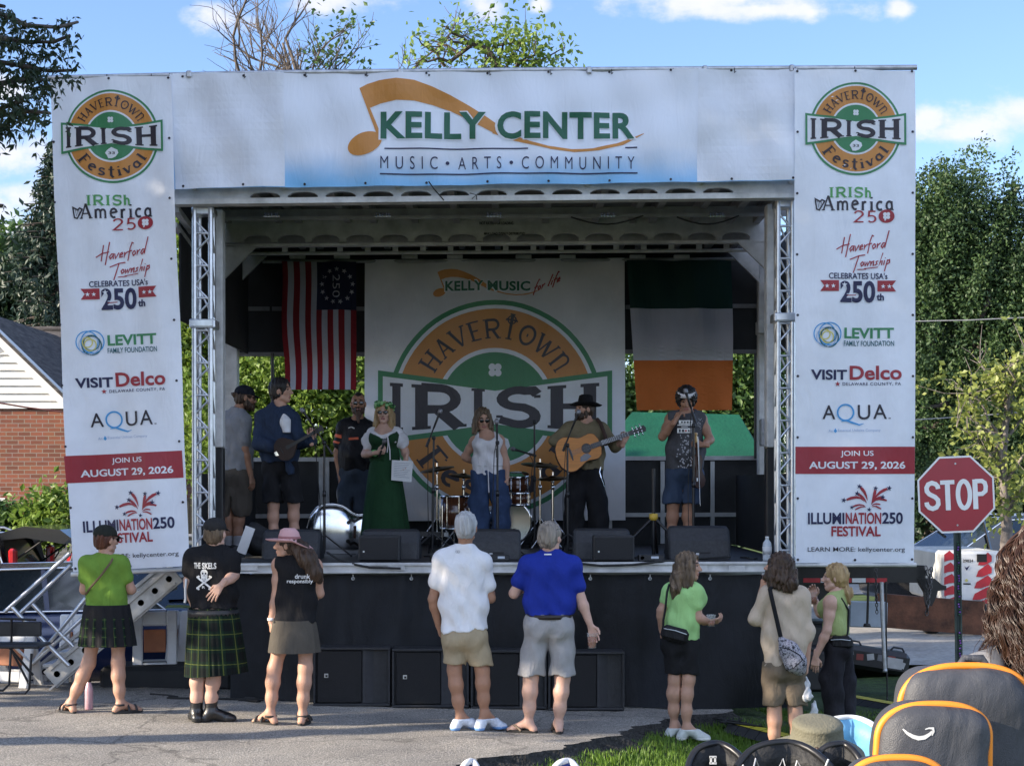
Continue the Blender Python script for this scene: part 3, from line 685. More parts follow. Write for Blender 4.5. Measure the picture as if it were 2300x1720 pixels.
for (tri, D, m) in (([(502,551),(574,555),(502,628)],18.5,PAINTW),([(1658,545),(1736,543),(1736,620)],18.5,PAINTW),
                    ([(530,575),(598,575),(530,643)],20.15,W2),([(1636,566),(1705,566),(1705,634)],20.15,W2)):
    b = MB(); b.prism([(XD(x,D),ZD(y,D)) for x,y in tri], D, D+.05, 0); b.build('corner_gusset', m, stage)
# rear wall: black tarp above, open strip, black lower panels in grey frames
b = MB(); Dt = 20.62
b.box(((XD(505,Dt)+XD(1735,Dt))/2,Dt,(5.0+ZD(793,Dt))/2),(XD(1735,Dt)-XD(505,Dt),0.02,5.0-ZD(793,Dt)),0); b.build('rear_tarp', BLACK, stage)
b = MB()
for (a, c, y) in ((535,606,694),(612,640,694),(800,820,694),(1405,1416,690),(1645,1700,688),(533,822,796),(1403,1705,790)):
    b.box(((XD(a,Dt)+XD(c,Dt))/2,Dt-.03,ZD(y,Dt)),(XD(c,Dt)-XD(a,Dt),0.02,0.05),0)
b.build('tarp_batten', DARKP, stage)
b = MB(); Dp = 20.55
b.box(((XD(505,Dp)+XD(1735,Dp))/2,Dp+.03,(DZ+ZD(1030,Dp))/2),(XD(1735,Dp)-XD(505,Dp),0.02,ZD(1030,Dp)-DZ),0); b.build('rear_panel', BLACK, stage)
b = MB()
for y in (1031,1158): b.beam(P(505,y+1,Dp), P(1735,y-3,Dp), 0.04, 0.05, 0)
for px in (540,721,735,860,1115,1370,1488,1600,1712): b.box((XD(px,Dp),Dp-.002,(DZ+ZD(1033,Dp))/2),(0.05,0.036,ZD(1033,Dp)-DZ-.03),0)
b.build('panel_frame', mat('panel frame grey',(0.40,0.41,0.42),0.45,0.3,0.12,6), stage)
b = MB()
for px in (612,1697): b.tube([P(px,793,20.5),P(px,1030,20.5)],0.02,0,8)
b.build('window_pole', BLKM, stage)
# side returns of the deck house: low black panels at the flanks
for px, s_ in ((452,1),(1760,-1)):
    b = MB(); x = XD(px,DF+1.2); b.box((x,18.6,DZ+.42),(0.03,3.8,0.84),0); b.build('side_panel', BLACK, stage)
for x in (-3.22,3.22):
    b = MB(); b.box((x,18.5,(5.0+3.62)/2),(0.02,4.2,1.38),0); b.build('side_tarp', BLACK, stage)
# control box on the right post
b = MB(); b.box(P(1722,971,19.9),(0.16,0.12,0.32),0,bev=.012); b.box(P(1722,971,19.83),(0.13,0.03,0.02),0); b.build('control_box', GREYP, stage)
# black curtain strips at the right wing
b = MB()
for px in (1722,1733): b.box((XD(px,19.6),19.6,(DZ+ZD(1000,19.6))/2),(0.05,0.05,ZD(1000,19.6)-DZ),0)
b.build('wing_curtain', BLACK, stage)
# chassis under the deck
b = MB(); b.box((0.2,18.0,0.95),(XD(1789,DF)-XD(432,DF)+.4,2.2,0.22),0)
for px in (470,900,1400,1760): b.box((XD(px,DF),17.2,0.45),(0.12,0.12,0.9),0)
b.build('chassis', BLKM, stage)
# awning braces going out to the left banner
b = MB(); b.beam(P(395,470,DF+.1),P(432,520,DF+.9),0.06,0.06,0); b.beam(P(392,505,DF+.4),P(432,560,DF+1.3),0.05,0.05,0)
b.build('awning_brace', W2, stage)
# ---------------------------------------------------------------- lighting trusses
def truss(px0, px1, ytop, ybot, yclamp, label):
    D = 15.93; xl, xr = XD(px0,D), XD(px1,D); zt, zb = ZD(ytop,D), DZ; w = xr-xl
    t = empty('truss_tower', ((xl+xr)/2, D+.1, DZ), label, 'truss', 'aluminium truss towers at the stage mouth')
    b = MB()
    for (x, y) in ((xl+.02,D),(xr-.02,D),(xl+.03,D+w),(xr-.03,D+w)): b.tube([(x,y,zb),(x,y,zt)],0.024,0,10)
    b.build('chord', ALU, t)
    b = MB(); z = zt-.12; k = 0; st = 0.305
    while z > zb+.1:
        z2 = max(z-st, zb+.04)
        b.tube([(xl+.02,D,z),(xr-.02,D,z-st/2)],0.011,0,6); b.tube([(xr-.02,D,z-st/2),(xl+.02,D,z2)],0.011,0,6)
        b.tube([(xl+.02,D,z-st/2+.03),(xr-.02,D,z-st/2+.03)],0.012,0,6)
        b.tube([(xl+.02,D+w,z),(xr-.02,D+w,z-st)],0.011,0,6); b.tube([(xl+.02,D,z),(xl+.02,D+w,z-st)],0.011,0,6); b.tube([(xr-.02,D,z),(xr-.02,D+w,z-st)],0.011,0,6)
        z -= st
    b.build('lattice', ALU, t)
    b = MB(); zc = ZD(yclamp,D); b.box(((xl+xr)/2,D+w/2,zc),(w+.05,w+.07,.085),0,bev=.01); b.box(((xl+xr)/2,D-.05,zc),(w+.01,.02,.05),0); b.build('sleeve', ALU, t)
    MB().box(((xl+xr)/2,D+w/2,zt-.03),(w+.02,w+.02,.07),0,bev=.01).build('top_plate', ALU, t); MB().box(((xl+xr)/2,D+w/2,zb+.03),(w+.04,w+.04,.06),0,bev=.01).build('base_plate', ALU, t)
truss(432,478,466,1235,727,'aluminium lattice truss beside the man in grey shirt')
truss(1743,1785,450,1237,713,'aluminium lattice truss beside the water bottle, right of the fiddler')
# ---------------------------------------------------------------- banner pipe
t = empty('banner_pipe', P(1080,162,15.7), 'long galvanised pipe carrying the banners along the stage top', 'pipe')
b = MB(); b.tube([P(101,176,15.66),P(600,164,15.66),P(1150,158,15.66),P(2059,152,15.66)],0.024,0,10)
b.build('pipe', STEEL, t)
for px in (425,628,899,1323,1583,1778): b = MB(); b.box(P(px,172-(px-101)*.0098-1,15.64),(.05,.06,.065),0,bev=.01); b.build('clamp', STEEL, t)
b = MB()
for px in (150,240,340,381,549,687,824,963,1100,1237,1374,1512,1650,1786,1920): y = 174-(px-101)*.0104; b.tube([P(px,y-5,15.63),P(px,y+6,15.6),P(px+3,y+3,15.6)],0.004,0,5)
b.build('cable_tie', BLKP, t)
# lower pipes of the side banners
for a, c, ya, yb, lab in ((160,428,1290,1277,'white pipe along the foot of the skewed banner by the parked cars'),(1776,2058,1268,1268,'white pipe along the foot of the banner beside the STOP sign')):
    o = MB().tube([P(a,ya,15.58),P(c,yb,15.58)],0.022,0,8).build('banner_foot_pipe', PAINTW, None, P(a,ya,15.58)); tag(o, lab, 'pipe')
# cords hanging from the front beam
o = MB().tube([P(963,408,15.55),P(975,425,15.6),P(997,450,15.7)],.006,0,5).tube([P(1055,434,15.7),P(1070,438,15.7),P(1060,447,15.7)],.005,0,5).tube([P(1070,438,15.7),P(1071,449,15.7)],.005,0,5).build('loose_cord', BLKP, None, P(963,408,15.55)); tag(o,'black cord dangling from the wide header banner onto the beam','cord')
for (a, c, y) in ((1282,1445,486),(1520,1660,486)):
    q = [P(a+(c-a)*t/8, y+18*math.sin(math.pi*t/8)-(t-4)*.4, 17.4) for t in range(9)]
    o = MB().tube(q,.009,0,6).build('drooping_cable', BLKP, None, q[0]); tag(o, 'black cable drooping in a loop under the roof, '+('above the guitarist' if a < 1400 else 'above the fiddler'), 'cable')
# ---------------------------------------------------------------- skirt
def skirt_geo():
    v = []; f = []; nx, nz = 150, 14; D = DF+.14
    xa, xb = XD(520,D), XD(1775,D)
    for j in range(nz+1):
        for i in range(nx+1):
            a, c = i/nx, j/nz; x = xa+(xb-xa)*a
            sw = abs(math.sin(a*math.pi*9.5)); y = D-.03-.10*c-.05*(1-sw)**2*(1-c)**.7*math.cos(x*30)*.4-.06*math.sin(x*4.1+math.sin(x*2)+c*1.6)*(0.3+c)-.02*math.sin(x*11+c*4)*(1-c*.4)-.03*math.sin(x*1.7+c*5)*c
            g = ground_z(x, D)-.0
            z = DZ-.11-.012*abs(math.sin(a*math.pi*9.5)) if j == 0 else (DZ-.11)*(1-c)+(g+.01)*c-.012*abs(math.sin(a*math.pi*9.5))*(1-c)
            v.append((x,y,z))
    for j in range(nz):
        for i in range(nx):
            k = j*(nx+1)+i; f.append((k+nx+1,k+nx+2,k+1,k))
    return v, f
v, f = skirt_geo()
SK = mat('skirt canvas',(0.0085,0.010,0.0135),0.5,0,0.3,2.2,0.12,60,spec=.25,wr=.16)
o = link('stage_skirt', np_mesh('stage_skirt', v, f, [SK]), None, (0,DF+.1,0)); tag(o,'black canvas skirt hanging below the white deck edge','stage skirt')
b = MB()
for px in (793,924,1056,1190,1326,1460,1595): b.tube([P(px,1289,15.86),P(px,1296,15.86)],.005,0,5); b.lathe(P(px,1299,15.83),[(.010,-.006),(.017,-.006),(.017,.006),(.010,.006),(.010,-.006)],0,10,rot=Matrix.Rotation(R(90),3,'X'))
b.build('eyelet_tie', ALU, o)
# ---------------------------------------------------------------- ground
def ramp_mat(name, stops, scale, rough=0.9, bump=0.5, bscale=60, det=8, extra=None, spec=0.3, bdist=0.02):
    if name in MATS: return MATS[name]
    m = bpy.data.materials.new(name); m.use_nodes = True; nt = m.node_tree; N = nt.nodes; L = nt.links; b = N['Principled BSDF']; b.inputs['Roughness'].default_value = rough; b.inputs['Specular IOR Level'].default_value = spec
    tc = N.new('ShaderNodeTexCoord')
    def noise(sc, d=6):
        t = N.new('ShaderNodeTexNoise'); t.inputs['Scale'].default_value = sc; t.inputs['Detail'].default_value = d; t.inputs['Roughness'].default_value = .65; L.new(tc.outputs['Object'], t.inputs[0]); return t.outputs[0]
    r = N.new('ShaderNodeValToRGB'); L.new(noise(scale, det), r.inputs[0])
    while len(r.color_ramp.elements) < len(stops): r.color_ramp.elements.new(.5)
    for e, (p, c) in zip(r.color_ramp.elements, stops): e.position = p; e.color = (*c, 1)
    big = noise(0.8, 7); mx = N.new('ShaderNodeMix'); mx.data_type = 'RGBA'; mx.blend_type = 'MULTIPLY'; mx.inputs[0].default_value = 1
    r2 = N.new('ShaderNodeValToRGB'); L.new(big, r2.inputs[0]); r2.color_ramp.elements[0].position = .3; r2.color_ramp.elements[0].color = (.66,.66,.67,1); r2.color_ramp.elements[1].position = .7; r2.color_ramp.elements[1].color = (1.15,1.14,1.12,1)
    L.new(r.outputs[0], mx.inputs[6]); L.new(r2.outputs[0], mx.inputs[7]); L.new(mx.outputs[2], b.inputs['Base Color'])
    if extra:      # fine cracks
        wv = N.new('ShaderNodeTexNoise'); wv.inputs['Scale'].default_value = 2.2; wv.inputs['Detail'].default_value = 5; L.new(tc.outputs['Object'], wv.inputs[0]); va = N.new('ShaderNodeVectorMath'); va.operation = 'MULTIPLY_ADD'; L.new(wv.outputs[1], va.inputs[0]); va.inputs[1].default_value = (.9,.9,0); L.new(tc.outputs['Object'], va.inputs[2])
        ck = N.new('ShaderNodeTexVoronoi'); ck.feature = 'DISTANCE_TO_EDGE'; ck.inputs['Scale'].default_value = .42; L.new(va.outputs[0], ck.inputs[0]); cm = N.new('ShaderNodeMapRange'); L.new(ck.outputs[0], cm.inputs[0]); cm.inputs[1].default_value = .002; cm.inputs[2].default_value = .012; cm.inputs[3].default_value = .62; cm.inputs[4].default_value = 1
        mk = N.new('ShaderNodeMix'); mk.data_type = 'RGBA'; mk.blend_type = 'MULTIPLY'; mk.inputs[0].default_value = 1; L.new(mx.outputs[2], mk.inputs[6]); L.new(cm.outputs[0], mk.inputs[7]); L.new(mk.outputs[2], b.inputs['Base Color'])
    if bump:
        v = N.new('ShaderNodeTexVoronoi'); v.inputs['Scale'].default_value = bscale; L.new(tc.outputs['Object'], v.inputs[0])
        ad = N.new('ShaderNodeMath'); ad.operation = 'ADD'; L.new(v.outputs[0], ad.inputs[0]); L.new(noise(bscale*.4, 5), ad.inputs[1])
        bp = N.new('ShaderNodeBump'); bp.inputs['Strength'].default_value = bump; bp.inputs['Distance'].default_value = bdist; L.new(ad.outputs[0], bp.inputs['Height']); L.new(bp.outputs[0], b.inputs['Normal'])
    MATS[name] = m; return m
TARMAC = ramp_mat('worn tarmac with bright grit', [(.30,(.06,.06,.058)),(.43,(.20,.188,.172)),(.54,(.34,.318,.285)),(.67,(.62,.58,.52))], 75, .95, .55, 120, 10, 1, .3, .012)
ROADM = ramp_mat('pale concrete road', [(.3,(.26,.25,.23)),(.6,(.42,.40,.37))], 14, .95, .25, 60)
SOIL = ramp_mat('grass root soil', [(.3,(.022,.030,.010)),(.55,(.045,.075,.018)),(.75,(.075,.12,.03))], 9, .95, .6, 40)
LAWNF = ramp_mat('far lawn', [(.3,(.045,.075,.02)),(.7,(.10,.15,.04))], 5, .95, .3, 12)
def sheet(name, xs, ys, zf, m, keep=None, kind='structure'):
    """xs may be a function of y giving the columns"""
    v = []; f = []
    nx = len(xs(ys[0]) if callable(xs) else xs)
    for y in ys:
        for x in (xs(y) if callable(xs) else xs): v.append((x, y, zf(x, y)))
    for j in range(len(ys)-1):
        for i in range(nx-1): k = j*nx+i; f.append((k, k+1, k+nx+1, k+nx))
    o = link(name, np_mesh(name, v, f, [m])); return tag(o, kind=kind)
def lin(a, b, n): return [a+(b-a)*i/n for i in range(n+1)]
jag = lambda y: .05*math.sin(y*7.3)+.035*math.sin(y*17.1+1)+.02*math.sin(y*41)
def lotx(y):
    e = min(edge_x(y), EDGE[-1][0] if y < 15.65 else 2.05)+jag(y)*(1 if y < 15.65 else 0)
    return lin(-60,-6,8)[:-1]+lin(-6,e,60)
def lotz(x, y): return ground_z(x, y)+.004*math.sin(x*5+y*3)+.003*math.sin(x*13-y*9)
sheet('parking_lot', lotx, lin(-6,11,12)[:-1]+lin(11,16.4,110)[:-1]+lin(16.4,30,24), lotz, TARMAC)
# broken tarmac edge: a dark crumbling face
v = []; f = []
ys = lin(9,15.64,260)
for y in ys:
    e = min(edge_x(y), EDGE[-1][0])+jag(y)
    v += [(e,y,lotz(e,y)),(e+.03+.02*math.sin(y*23),y,lotz(e,y)-.035),(e+.10+.04*math.sin(y*31+1),y,lotz(e,y)-.075),(e+.26+.05*math.sin(y*13),y,lawn_z(e+.3,y)-.03)]
for i in range(len(ys)-1):
    for k in range(3): a = i*4+k; f.append((a,a+1,a+5,a+4))
EDGEM = ramp_mat('crumbling tarmac edge', [(.3,(.012,.012,.012)),(.6,(.05,.048,.045)),(.8,(.14,.13,.12))], 35, .95, 1.0, 40)
tag(link('tarmac_edge_ground', np_mesh('tarmac_edge_ground', v, f, [EDGEM])), kind='structure')
def lawnx(y):
    e = (min(edge_x(y), EDGE[-1][0]) if y < 15.65 else 2.05)+.02
    return lin(e,e+2.2,26)[:-1]+lin(e+2.2,14,20)[:-1]+lin(14,60,6)
sheet('lawn', lawnx, lin(-6,10,8)[:-1]+lin(10,16.2,50)[:-1]+lin(16.2,21.4,12), lambda x, y: lawn_z(x,y)-(.05 if y < 15.65 else .02)+.02*math.sin(x*3+y*2), SOIL)
sheet('road', lin(1.2,70,10), [21.4,26,33], lambda x, y: -.245, ROADM)
sheet('verge_ground', lin(1.2,70,10), [32.8,34.6], lambda x, y: -.215, LAWNF)
sheet('pavement', lin(1.2,70,10), [34.6,39], lambda x, y: -.20, ROADM)
sheet('ground', lin(-400,400,20), [-60,0,30,60,120,300,900], lambda x, y: -.62 if y < 61 else -.4, LAWNF)
sheet('yard_ground', lin(-70,1.0,10), [29.8,45,61], lambda x, y: -.33, LAWNF)
sheet('back_lawn', lin(-.5,70,10), [38.9,60], lambda x, y: -.18, LAWNF)
# ---------------------------------------------------------------- grass
def blades(n, pos, h, w, seed, lean=.5):
    r = np.random.default_rng(seed); p = pos
    a = r.uniform(0, 2*np.pi, n); hh = h*r.uniform(.5,1.3,n); l = lean*hh*r.uniform(.1,1.,n); b = r.uniform(0, 2*np.pi, n)
    dx, dy = np.cos(a)*w, np.sin(a)*w; lx, ly = np.cos(b)*l, np.sin(b)*l
    v = np.zeros((n,5,3)); v[:,0] = p-np.c_[dx,dy,np.zeros(n)]; v[:,1] = p+np.c_[dx,dy,np.zeros(n)]
    mid = p+np.c_[lx*.4,ly*.4,hh*.6]; v[:,2] = mid+np.c_[dx,dy,np.zeros(n)]*.8; v[:,3] = mid-np.c_[dx,dy,np.zeros(n)]*.8; v[:,4] = p+np.c_[lx,ly,hh]
    return v
def grass_mat(name, c1, c2): return mat(name, c2, .55, 0, .1, 1.6, 0, 60, .35, col2=c1)
GRASS = grass_mat('grass blades', (.06,.125,.014), (.17,.29,.035))
def build_grass():
    r = np.random.default_rng(3); pts = []
    while len(pts) < 52000:
        y = r.uniform(11.6,17.2)**1; x = r.uniform(-1.0, 5.6)
        e = (min(edge_x(y), EDGE[-1][0]) if y < 15.65 else 2.3)
        if x < e+.10+.12*math.sin(y*9)*math.sin(y*3.1)+.1*r.random(): continue
        if x > XD(2300,y)+.3: continue
        pts.append((x, y, lawn_z(x,y)-.05))
    pts = np.array(pts); v = blades(len(pts), pts, .06, .0045, 4); n = len(pts)
    base = np.arange(n)[:,None]*5
    f4 = base+np.array([[0,1,2,3]]); f3 = base+np.array([[3,2,4,4]])
    tri = np.concatenate([f4[:,[0,1,2]],f4[:,[0,2,3]],f3[:,[0,1,2]]])
    tag(link('lawn_grass', np_mesh('lawn_grass', v.reshape(-1,3), tri, [GRASS])), 'short sunlit green lawn grass beside the broken tarmac edge', 'grass', kind='stuff')
build_grass()
# ---------------------------------------------------------------- trees
def leaf_cards(c, size, r, droop=0.0, aspect=.55, fold=.25):
    """leaf-shaped kites at centres c"""
    n = len(c); d = r.normal(size=(n,3)); d[:,2] -= droop; d /= np.linalg.norm(d,axis=1)[:,None]
    q = r.normal(size=(n,3)); s = np.cross(d,q); s /= np.linalg.norm(s,axis=1)[:,None]; nn = np.cross(s,d)
    L = size*r.uniform(.6,1.35,n)[:,None]; w = L*aspect*.5
    v = np.empty((n,4,3)); v[:,0] = c; v[:,1] = c+d*L*.45+s*w+nn*w*fold; v[:,2] = c+d*L; v[:,3] = c+d*L*.45-s*w+nn*w*fold
    return v.reshape(-1,3), np.arange(n*4).reshape(n,4)
def leafmat(name, a, b, tr=.35, vs=1.2): return mat(name, b, .5, 0, .1, vs, 0, 60, tr, col2=a, det=8)
def limb(b, p0, p1, r0, r1, r, m=0, n=6, wob=.06, seg=6):
    p0, p1 = Vector(p0), Vector(p1); L = (p1-p0).length; pts = []
    for i in range(seg+1):
        t = i/seg; k = wob*L*math.sin(math.pi*t)
        pts.append(p0.lerp(p1,t)+Vector((r.normal()*k,r.normal()*k,r.normal()*k*.6+.10*L*math.sin(math.pi*t))))
    b.tube(pts, [r0+(r1-r0)*i/seg for i in range(seg+1)], m, n); return pts
BARK = mat('grey brown bark',(.085,.07,.058),.9,0,.3,5,.6,30); BARKP = mat('pale twig bark',(.22,.19,.17),.9,0,.25,9,.3,40)
def tree(name, base, blobs, nleaf, lsize, lm, label, cat='tree', group=None, seed=1, trunk=.22, clump=.35, per=45, droop=.2, shell=.55, bark=BARK, plume=None, aspect=.55, twigs=26, stems=1):
    """blobs: (centre, radii, share). Leaves sit in clumps spread through the blobs, limbs run to the clumps"""
    r = np.random.default_rng(seed); t = empty(name, base, label, cat, group); base = Vector(base)
    C = []; tot = sum(b[2] for b in blobs)
    for c, rad, sh in blobs:
        n = int(nleaf*sh/tot/per)+1; d = r.normal(size=(n,3)); d /= np.linalg.norm(d,axis=1)[:,None]
        rr = r.uniform(shell**3,1,n)**(1/3); C.append(np.array(c)+d*rr[:,None]*np.array(rad)*r.uniform(.85,1.12,(n,1)))
    C = np.concatenate(C); n = len(C)
    cl = clump*r.uniform(.55,1.3,n); pts = C[:,None]+r.normal(size=(n,per,3))*cl[:,None,None]*np.array([1,1,.75])*.6
    if plume is not None:
        k = r.uniform(-.3,1,(n,per,1)); pts = C[:,None]+r.normal(size=(n,per,3))*cl[:,None,None]*.30*(1.15-k*.7)+np.array(plume)*k*cl[:,None,None]*2.6
    v, f = leaf_cards(pts.reshape(-1,3), lsize, r, droop, aspect)
    b = MB(); top = Vector(C[C[:,2].argmax()]); mid = Vector(np.mean(C,0))
    fork = base.lerp(mid, .62)
    for s_ in range(stems):
        limb(b, base, fork, trunk, trunk*.62, r, 0, 10, .015)
    order = r.permutation(n)[:twigs]
    for i in order:
        c = Vector(C[i]); a = fork if r.random() < .6 else base.lerp(mid, r.uniform(.45,.9)); limb(b, a, c, trunk*.32, trunk*.05, r, 0, 5, .05)
    b.build('trunk', bark, t)
    link('crown', np_mesh('crown', v, f, [lm], smooth=False), t)
    return t
# the leafy trees seen through and beside the stage
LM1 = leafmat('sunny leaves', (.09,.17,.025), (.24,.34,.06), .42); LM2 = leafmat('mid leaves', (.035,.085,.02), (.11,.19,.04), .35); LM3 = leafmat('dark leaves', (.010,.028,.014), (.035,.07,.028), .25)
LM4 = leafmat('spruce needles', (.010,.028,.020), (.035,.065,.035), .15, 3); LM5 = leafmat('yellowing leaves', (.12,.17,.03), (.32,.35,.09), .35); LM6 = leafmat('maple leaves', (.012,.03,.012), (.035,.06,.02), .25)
def B_(px, py, D, rx, rz, ry=None, sh=None): s = D/FPX; return (tuple(P(px,py,D)), (rx*s, ry if ry else rx*s*.8, rz*s), sh if sh else rx*rz)
gz = -.35
tree('leafy_tree', (*P(640,1090,27).xy,gz), [B_(700,900,27,240,230),B_(450,640,27,120,260),B_(520,980,26.4,130,130)], 52000, .105, LM1, 'bright sunlit tree behind the stage, seen under the striped flag', group=None, seed=11, trunk=.2, clump=.46, per=110, shell=.4)
tree('leafy_tree', (*P(1560,1090,30).xy,gz), [B_(1560,870,30,210,210),B_(1420,960,29.6,90,110),B_(1690,900,29.6,90,160)], 34000, .11, LM2, 'darker leafy tree behind the stage, seen beside the tricolour flag', seed=12, trunk=.2, clump=.46, per=110, shell=.4)
tree('leafy_tree', (*P(1000,1090,34).xy,gz), [B_(880,850,34,190,260),B_(1150,850,34,240,240)], 12000, .22, LM2, 'leafy tree hidden mostly by the white festival backdrop', seed=13, trunk=.2, clump=.5, shell=.3)
# spruce by the house
def spruce():
    D = 37; r = np.random.default_rng(21); base = Vector((*P(128,1090,D).xy,-.35)); t = empty('spruce_tree', base, 'dark pointed spruce tree behind the brick house', 'tree')
    s = D/FPX; ztop = ZD(308,D); b = MB(); b.tube([base,(base.x,base.y,ztop)],[.28,.02],0,8); C = []
    z = ztop-.1
    while z > 1.0:
        t_ = (ztop-z)/(ztop-1.0); R_ = .12+2.35*t_**.8
        for k in range(int(5+9*t_)):
            a = r.uniform(0,2*np.pi); L = R_*r.uniform(.65,1.12); tip = Vector((base.x+L*math.cos(a),base.y+L*math.sin(a),z-.10*L+.12*r.random()))
            b.tube([(base.x,base.y,z+.05*L),tip],[.03,.008],0,4)
            for q in range(int(8+L*26)):
                u = r.uniform(.15,1); C.append((base.x+(tip.x-base.x)*u+r.normal()*.07,base.y+(tip.y-base.y)*u+r.normal()*.07,z+(tip.z-z)*u-abs(r.normal())*.16*(.5+u)))
        z -= .20
    b.build('trunk', BARK, t); C = np.array(C); C = np.repeat(C,3,0)+r.normal(size=(len(C)*3,3))*.05
    v, f = leaf_cards(C,.16,r,.9,.35); link('crown', np_mesh('crown',v,f,[LM4],smooth=False), t)
spruce()
tree('leafy_tree', (*P(20,1090,44).xy,gz), [B_(10,640,44,90,120),B_(100,690,44,80,90),B_(-80,620,44,80,110)], 12000, .24, LM2, 'round green tree rising beyond the dark house roof at the left edge', seed=22, trunk=.25, clump=.5)
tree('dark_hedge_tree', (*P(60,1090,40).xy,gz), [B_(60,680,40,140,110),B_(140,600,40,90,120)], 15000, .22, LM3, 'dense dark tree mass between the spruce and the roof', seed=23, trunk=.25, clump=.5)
# big tree at the right
def big_tree():
    D = 38; L = []
    for (px, py, rx, rz) in ((2035,560,90,130),(2060,610,120,190),(2150,575,110,160),(2240,612,110,160),(2330,620,110,160),(2120,780,160,190),(2280,780,150,180),(2070,960,110,150),(2210,1000,140,130),(2330,980,110,130)): L.append(B_(px,py,D,rx,rz))
    tree('broad_tree', (*P(2170,1090,D).xy,-.3), L, 125000, .092, mat('broad tree leaves',(.085,.15,.045),.55,0,.1,.9,0,60,.25,col2=(.018,.045,.016),det=8), 'big dense green tree towering behind the STOP sign', seed=31, trunk=.4, clump=.62, per=260, plume=(.24,0,.62), shell=.62, droop=-.1)
big_tree()
for k, (px, py, D, rx, rz) in enumerate(((2090,850,46,140,370),(2290,880,47,140,370))):
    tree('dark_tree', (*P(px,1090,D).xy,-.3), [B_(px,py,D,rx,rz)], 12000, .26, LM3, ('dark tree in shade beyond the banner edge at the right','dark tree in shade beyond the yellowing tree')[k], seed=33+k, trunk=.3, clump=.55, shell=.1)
# tree tops between: dark belt far off
def belt():
    r = np.random.default_rng(40); C = []
    for k in range(260):
        x = r.uniform(-45,45); h = 3.2+1.6*math.sin(x*.7)+r.uniform(-.6,.8); C.append((x, 62+r.uniform(-2,2), max(.2,h*r.random())))
    C = np.array(C); p = (C[:,None]+r.normal(size=(len(C),90,3))*np.array([.9,.7,.7])).reshape(-1,3); v, f = leaf_cards(p,.38,r,.1)
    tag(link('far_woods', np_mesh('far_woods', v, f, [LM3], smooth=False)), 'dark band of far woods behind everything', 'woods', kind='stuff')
belt()
# sparse yellowing tree
def sparse():
    D = 26; r = np.random.default_rng(51); base = Vector((*P(2240,1090,D).xy,-.3)); t = empty('small_tree', base, 'small sparse yellow-green tree standing right of the STOP sign', 'tree'); b = MB(); s = D/FPX
    top = P(2270,800,D); b.tube([base,P(2262,1190,D),P(2250,1040,D),P(2262,920,D),top],[.10,.09,.07,.045,.01],0,8); ends = []
    for (x0,y0,x1,y1,k) in ((2255,1080,2140,960,1),(2252,1040,2150,880,1),(2255,1000,2170,870,0),(2262,930,2225,800,0),(2262,930,2285,790,1),(2250,1100,2330,980,1),(2258,1000,2340,900,1),(2255,1120,2210,1020,1),(2258,1160,2280,1080,1),(2262,960,2240,860,1),(2260,980,2290,880,0),(2255,1060,2225,950,0),(2258,1180,2250,1120,1),(2262,1150,2320,1080,1),(2262,900,2275,830,1)):
        pts = limb(b, P(x0,y0,D), P(x1,y1,D)+Vector((0,r.normal()*.4,0)), .035, .006, r, 0, 5, .05)
        for q in range(9):
            a = pts[r.integers(2,7)]; e = a+Vector((r.normal()*.25,r.normal()*.25,r.normal()*.22+.1)); b.tube([a,a.lerp(e,.5)+Vector((r.normal()*.03,0,r.normal()*.03)),e],[.008,.006,.003],0,4)
            if k: ends.append(e)
            elif r.random() < .25: ends.append(e)
        if k: ends += [p for p in pts[2:]]
    b.build('trunk', BARKP, t); C = np.array([tuple(e) for e in ends]); C = (C[:,None]+r.normal(size=(len(C),13,3))*.12).reshape(-1,3)
    v, f = leaf_cards(C,.105,r,.3,.7); link('crown', np_mesh('crown',v,f,[LM5],smooth=False), t)
sparse()
# bare-topped tree and leaning leafy branch over the stage roof
def bare_top():
    D = 31; r = np.random.default_rng(61); base = Vector((*P(660,1090,D).xy,-.35)); t = empty('bare_tree', base, 'nearly leafless tree whose twigs rise above the stage roof', 'tree'); b = MB(); ends = []
    b.tube([base,P(655,500,D),P(650,230,D)],[.25,.18,.11],0,8)
    def grow(p, d, L, rad, lv):
        d = Vector(d).normalized(); q = p
        pts = [p]
        for i in range(5):
            d = (d+Vector((r.normal()*.13,r.normal()*.13,r.normal()*.10+.02))).normalized(); q = q+d*L/5; pts.append(q)
        b.tube(pts,[rad*(1-.11*i) for i in range(6)],0,5 if lv < 2 else 4,caps=False)
        if lv >= 3: ends.append(q); return
        for i in range(5 if lv < 2 else 4):
            a = pts[r.integers(1,6)]; grow(a, d+Vector((r.normal()*.55,r.normal()*.4,r.normal()*.35+.12)), L*r.uniform(.45,.72), rad*.50, lv+1)
    for (x, y, dx, dz, L, rd) in ((650,330,-.75,1.0,2.3,.05),(655,300,.0,1.0,1.9,.055),(652,300,.45,.9,1.9,.055),(660,320,.95,.55,2.2,.06),(600,330,-.5,.9,1.7,.04)): grow(P(x,y,D),(dx,0,dz),L,rd,0)
    b.build('trunk', mat('bare twig bark',(.13,.105,.085),.9,0,.25,9), t); C = np.array([tuple(e) for e in ends if -3.7 < e.x < -2.6]); C = C[r.permutation(len(C))[:60]]
    C = (C[:,None]+r.normal(size=(len(C),5,3))*.12).reshape(-1,3); v, f = leaf_cards(C,.11,r,.4,.6); link('crown', np_mesh('crown',v,f,[LM2],smooth=False), t)
bare_top()
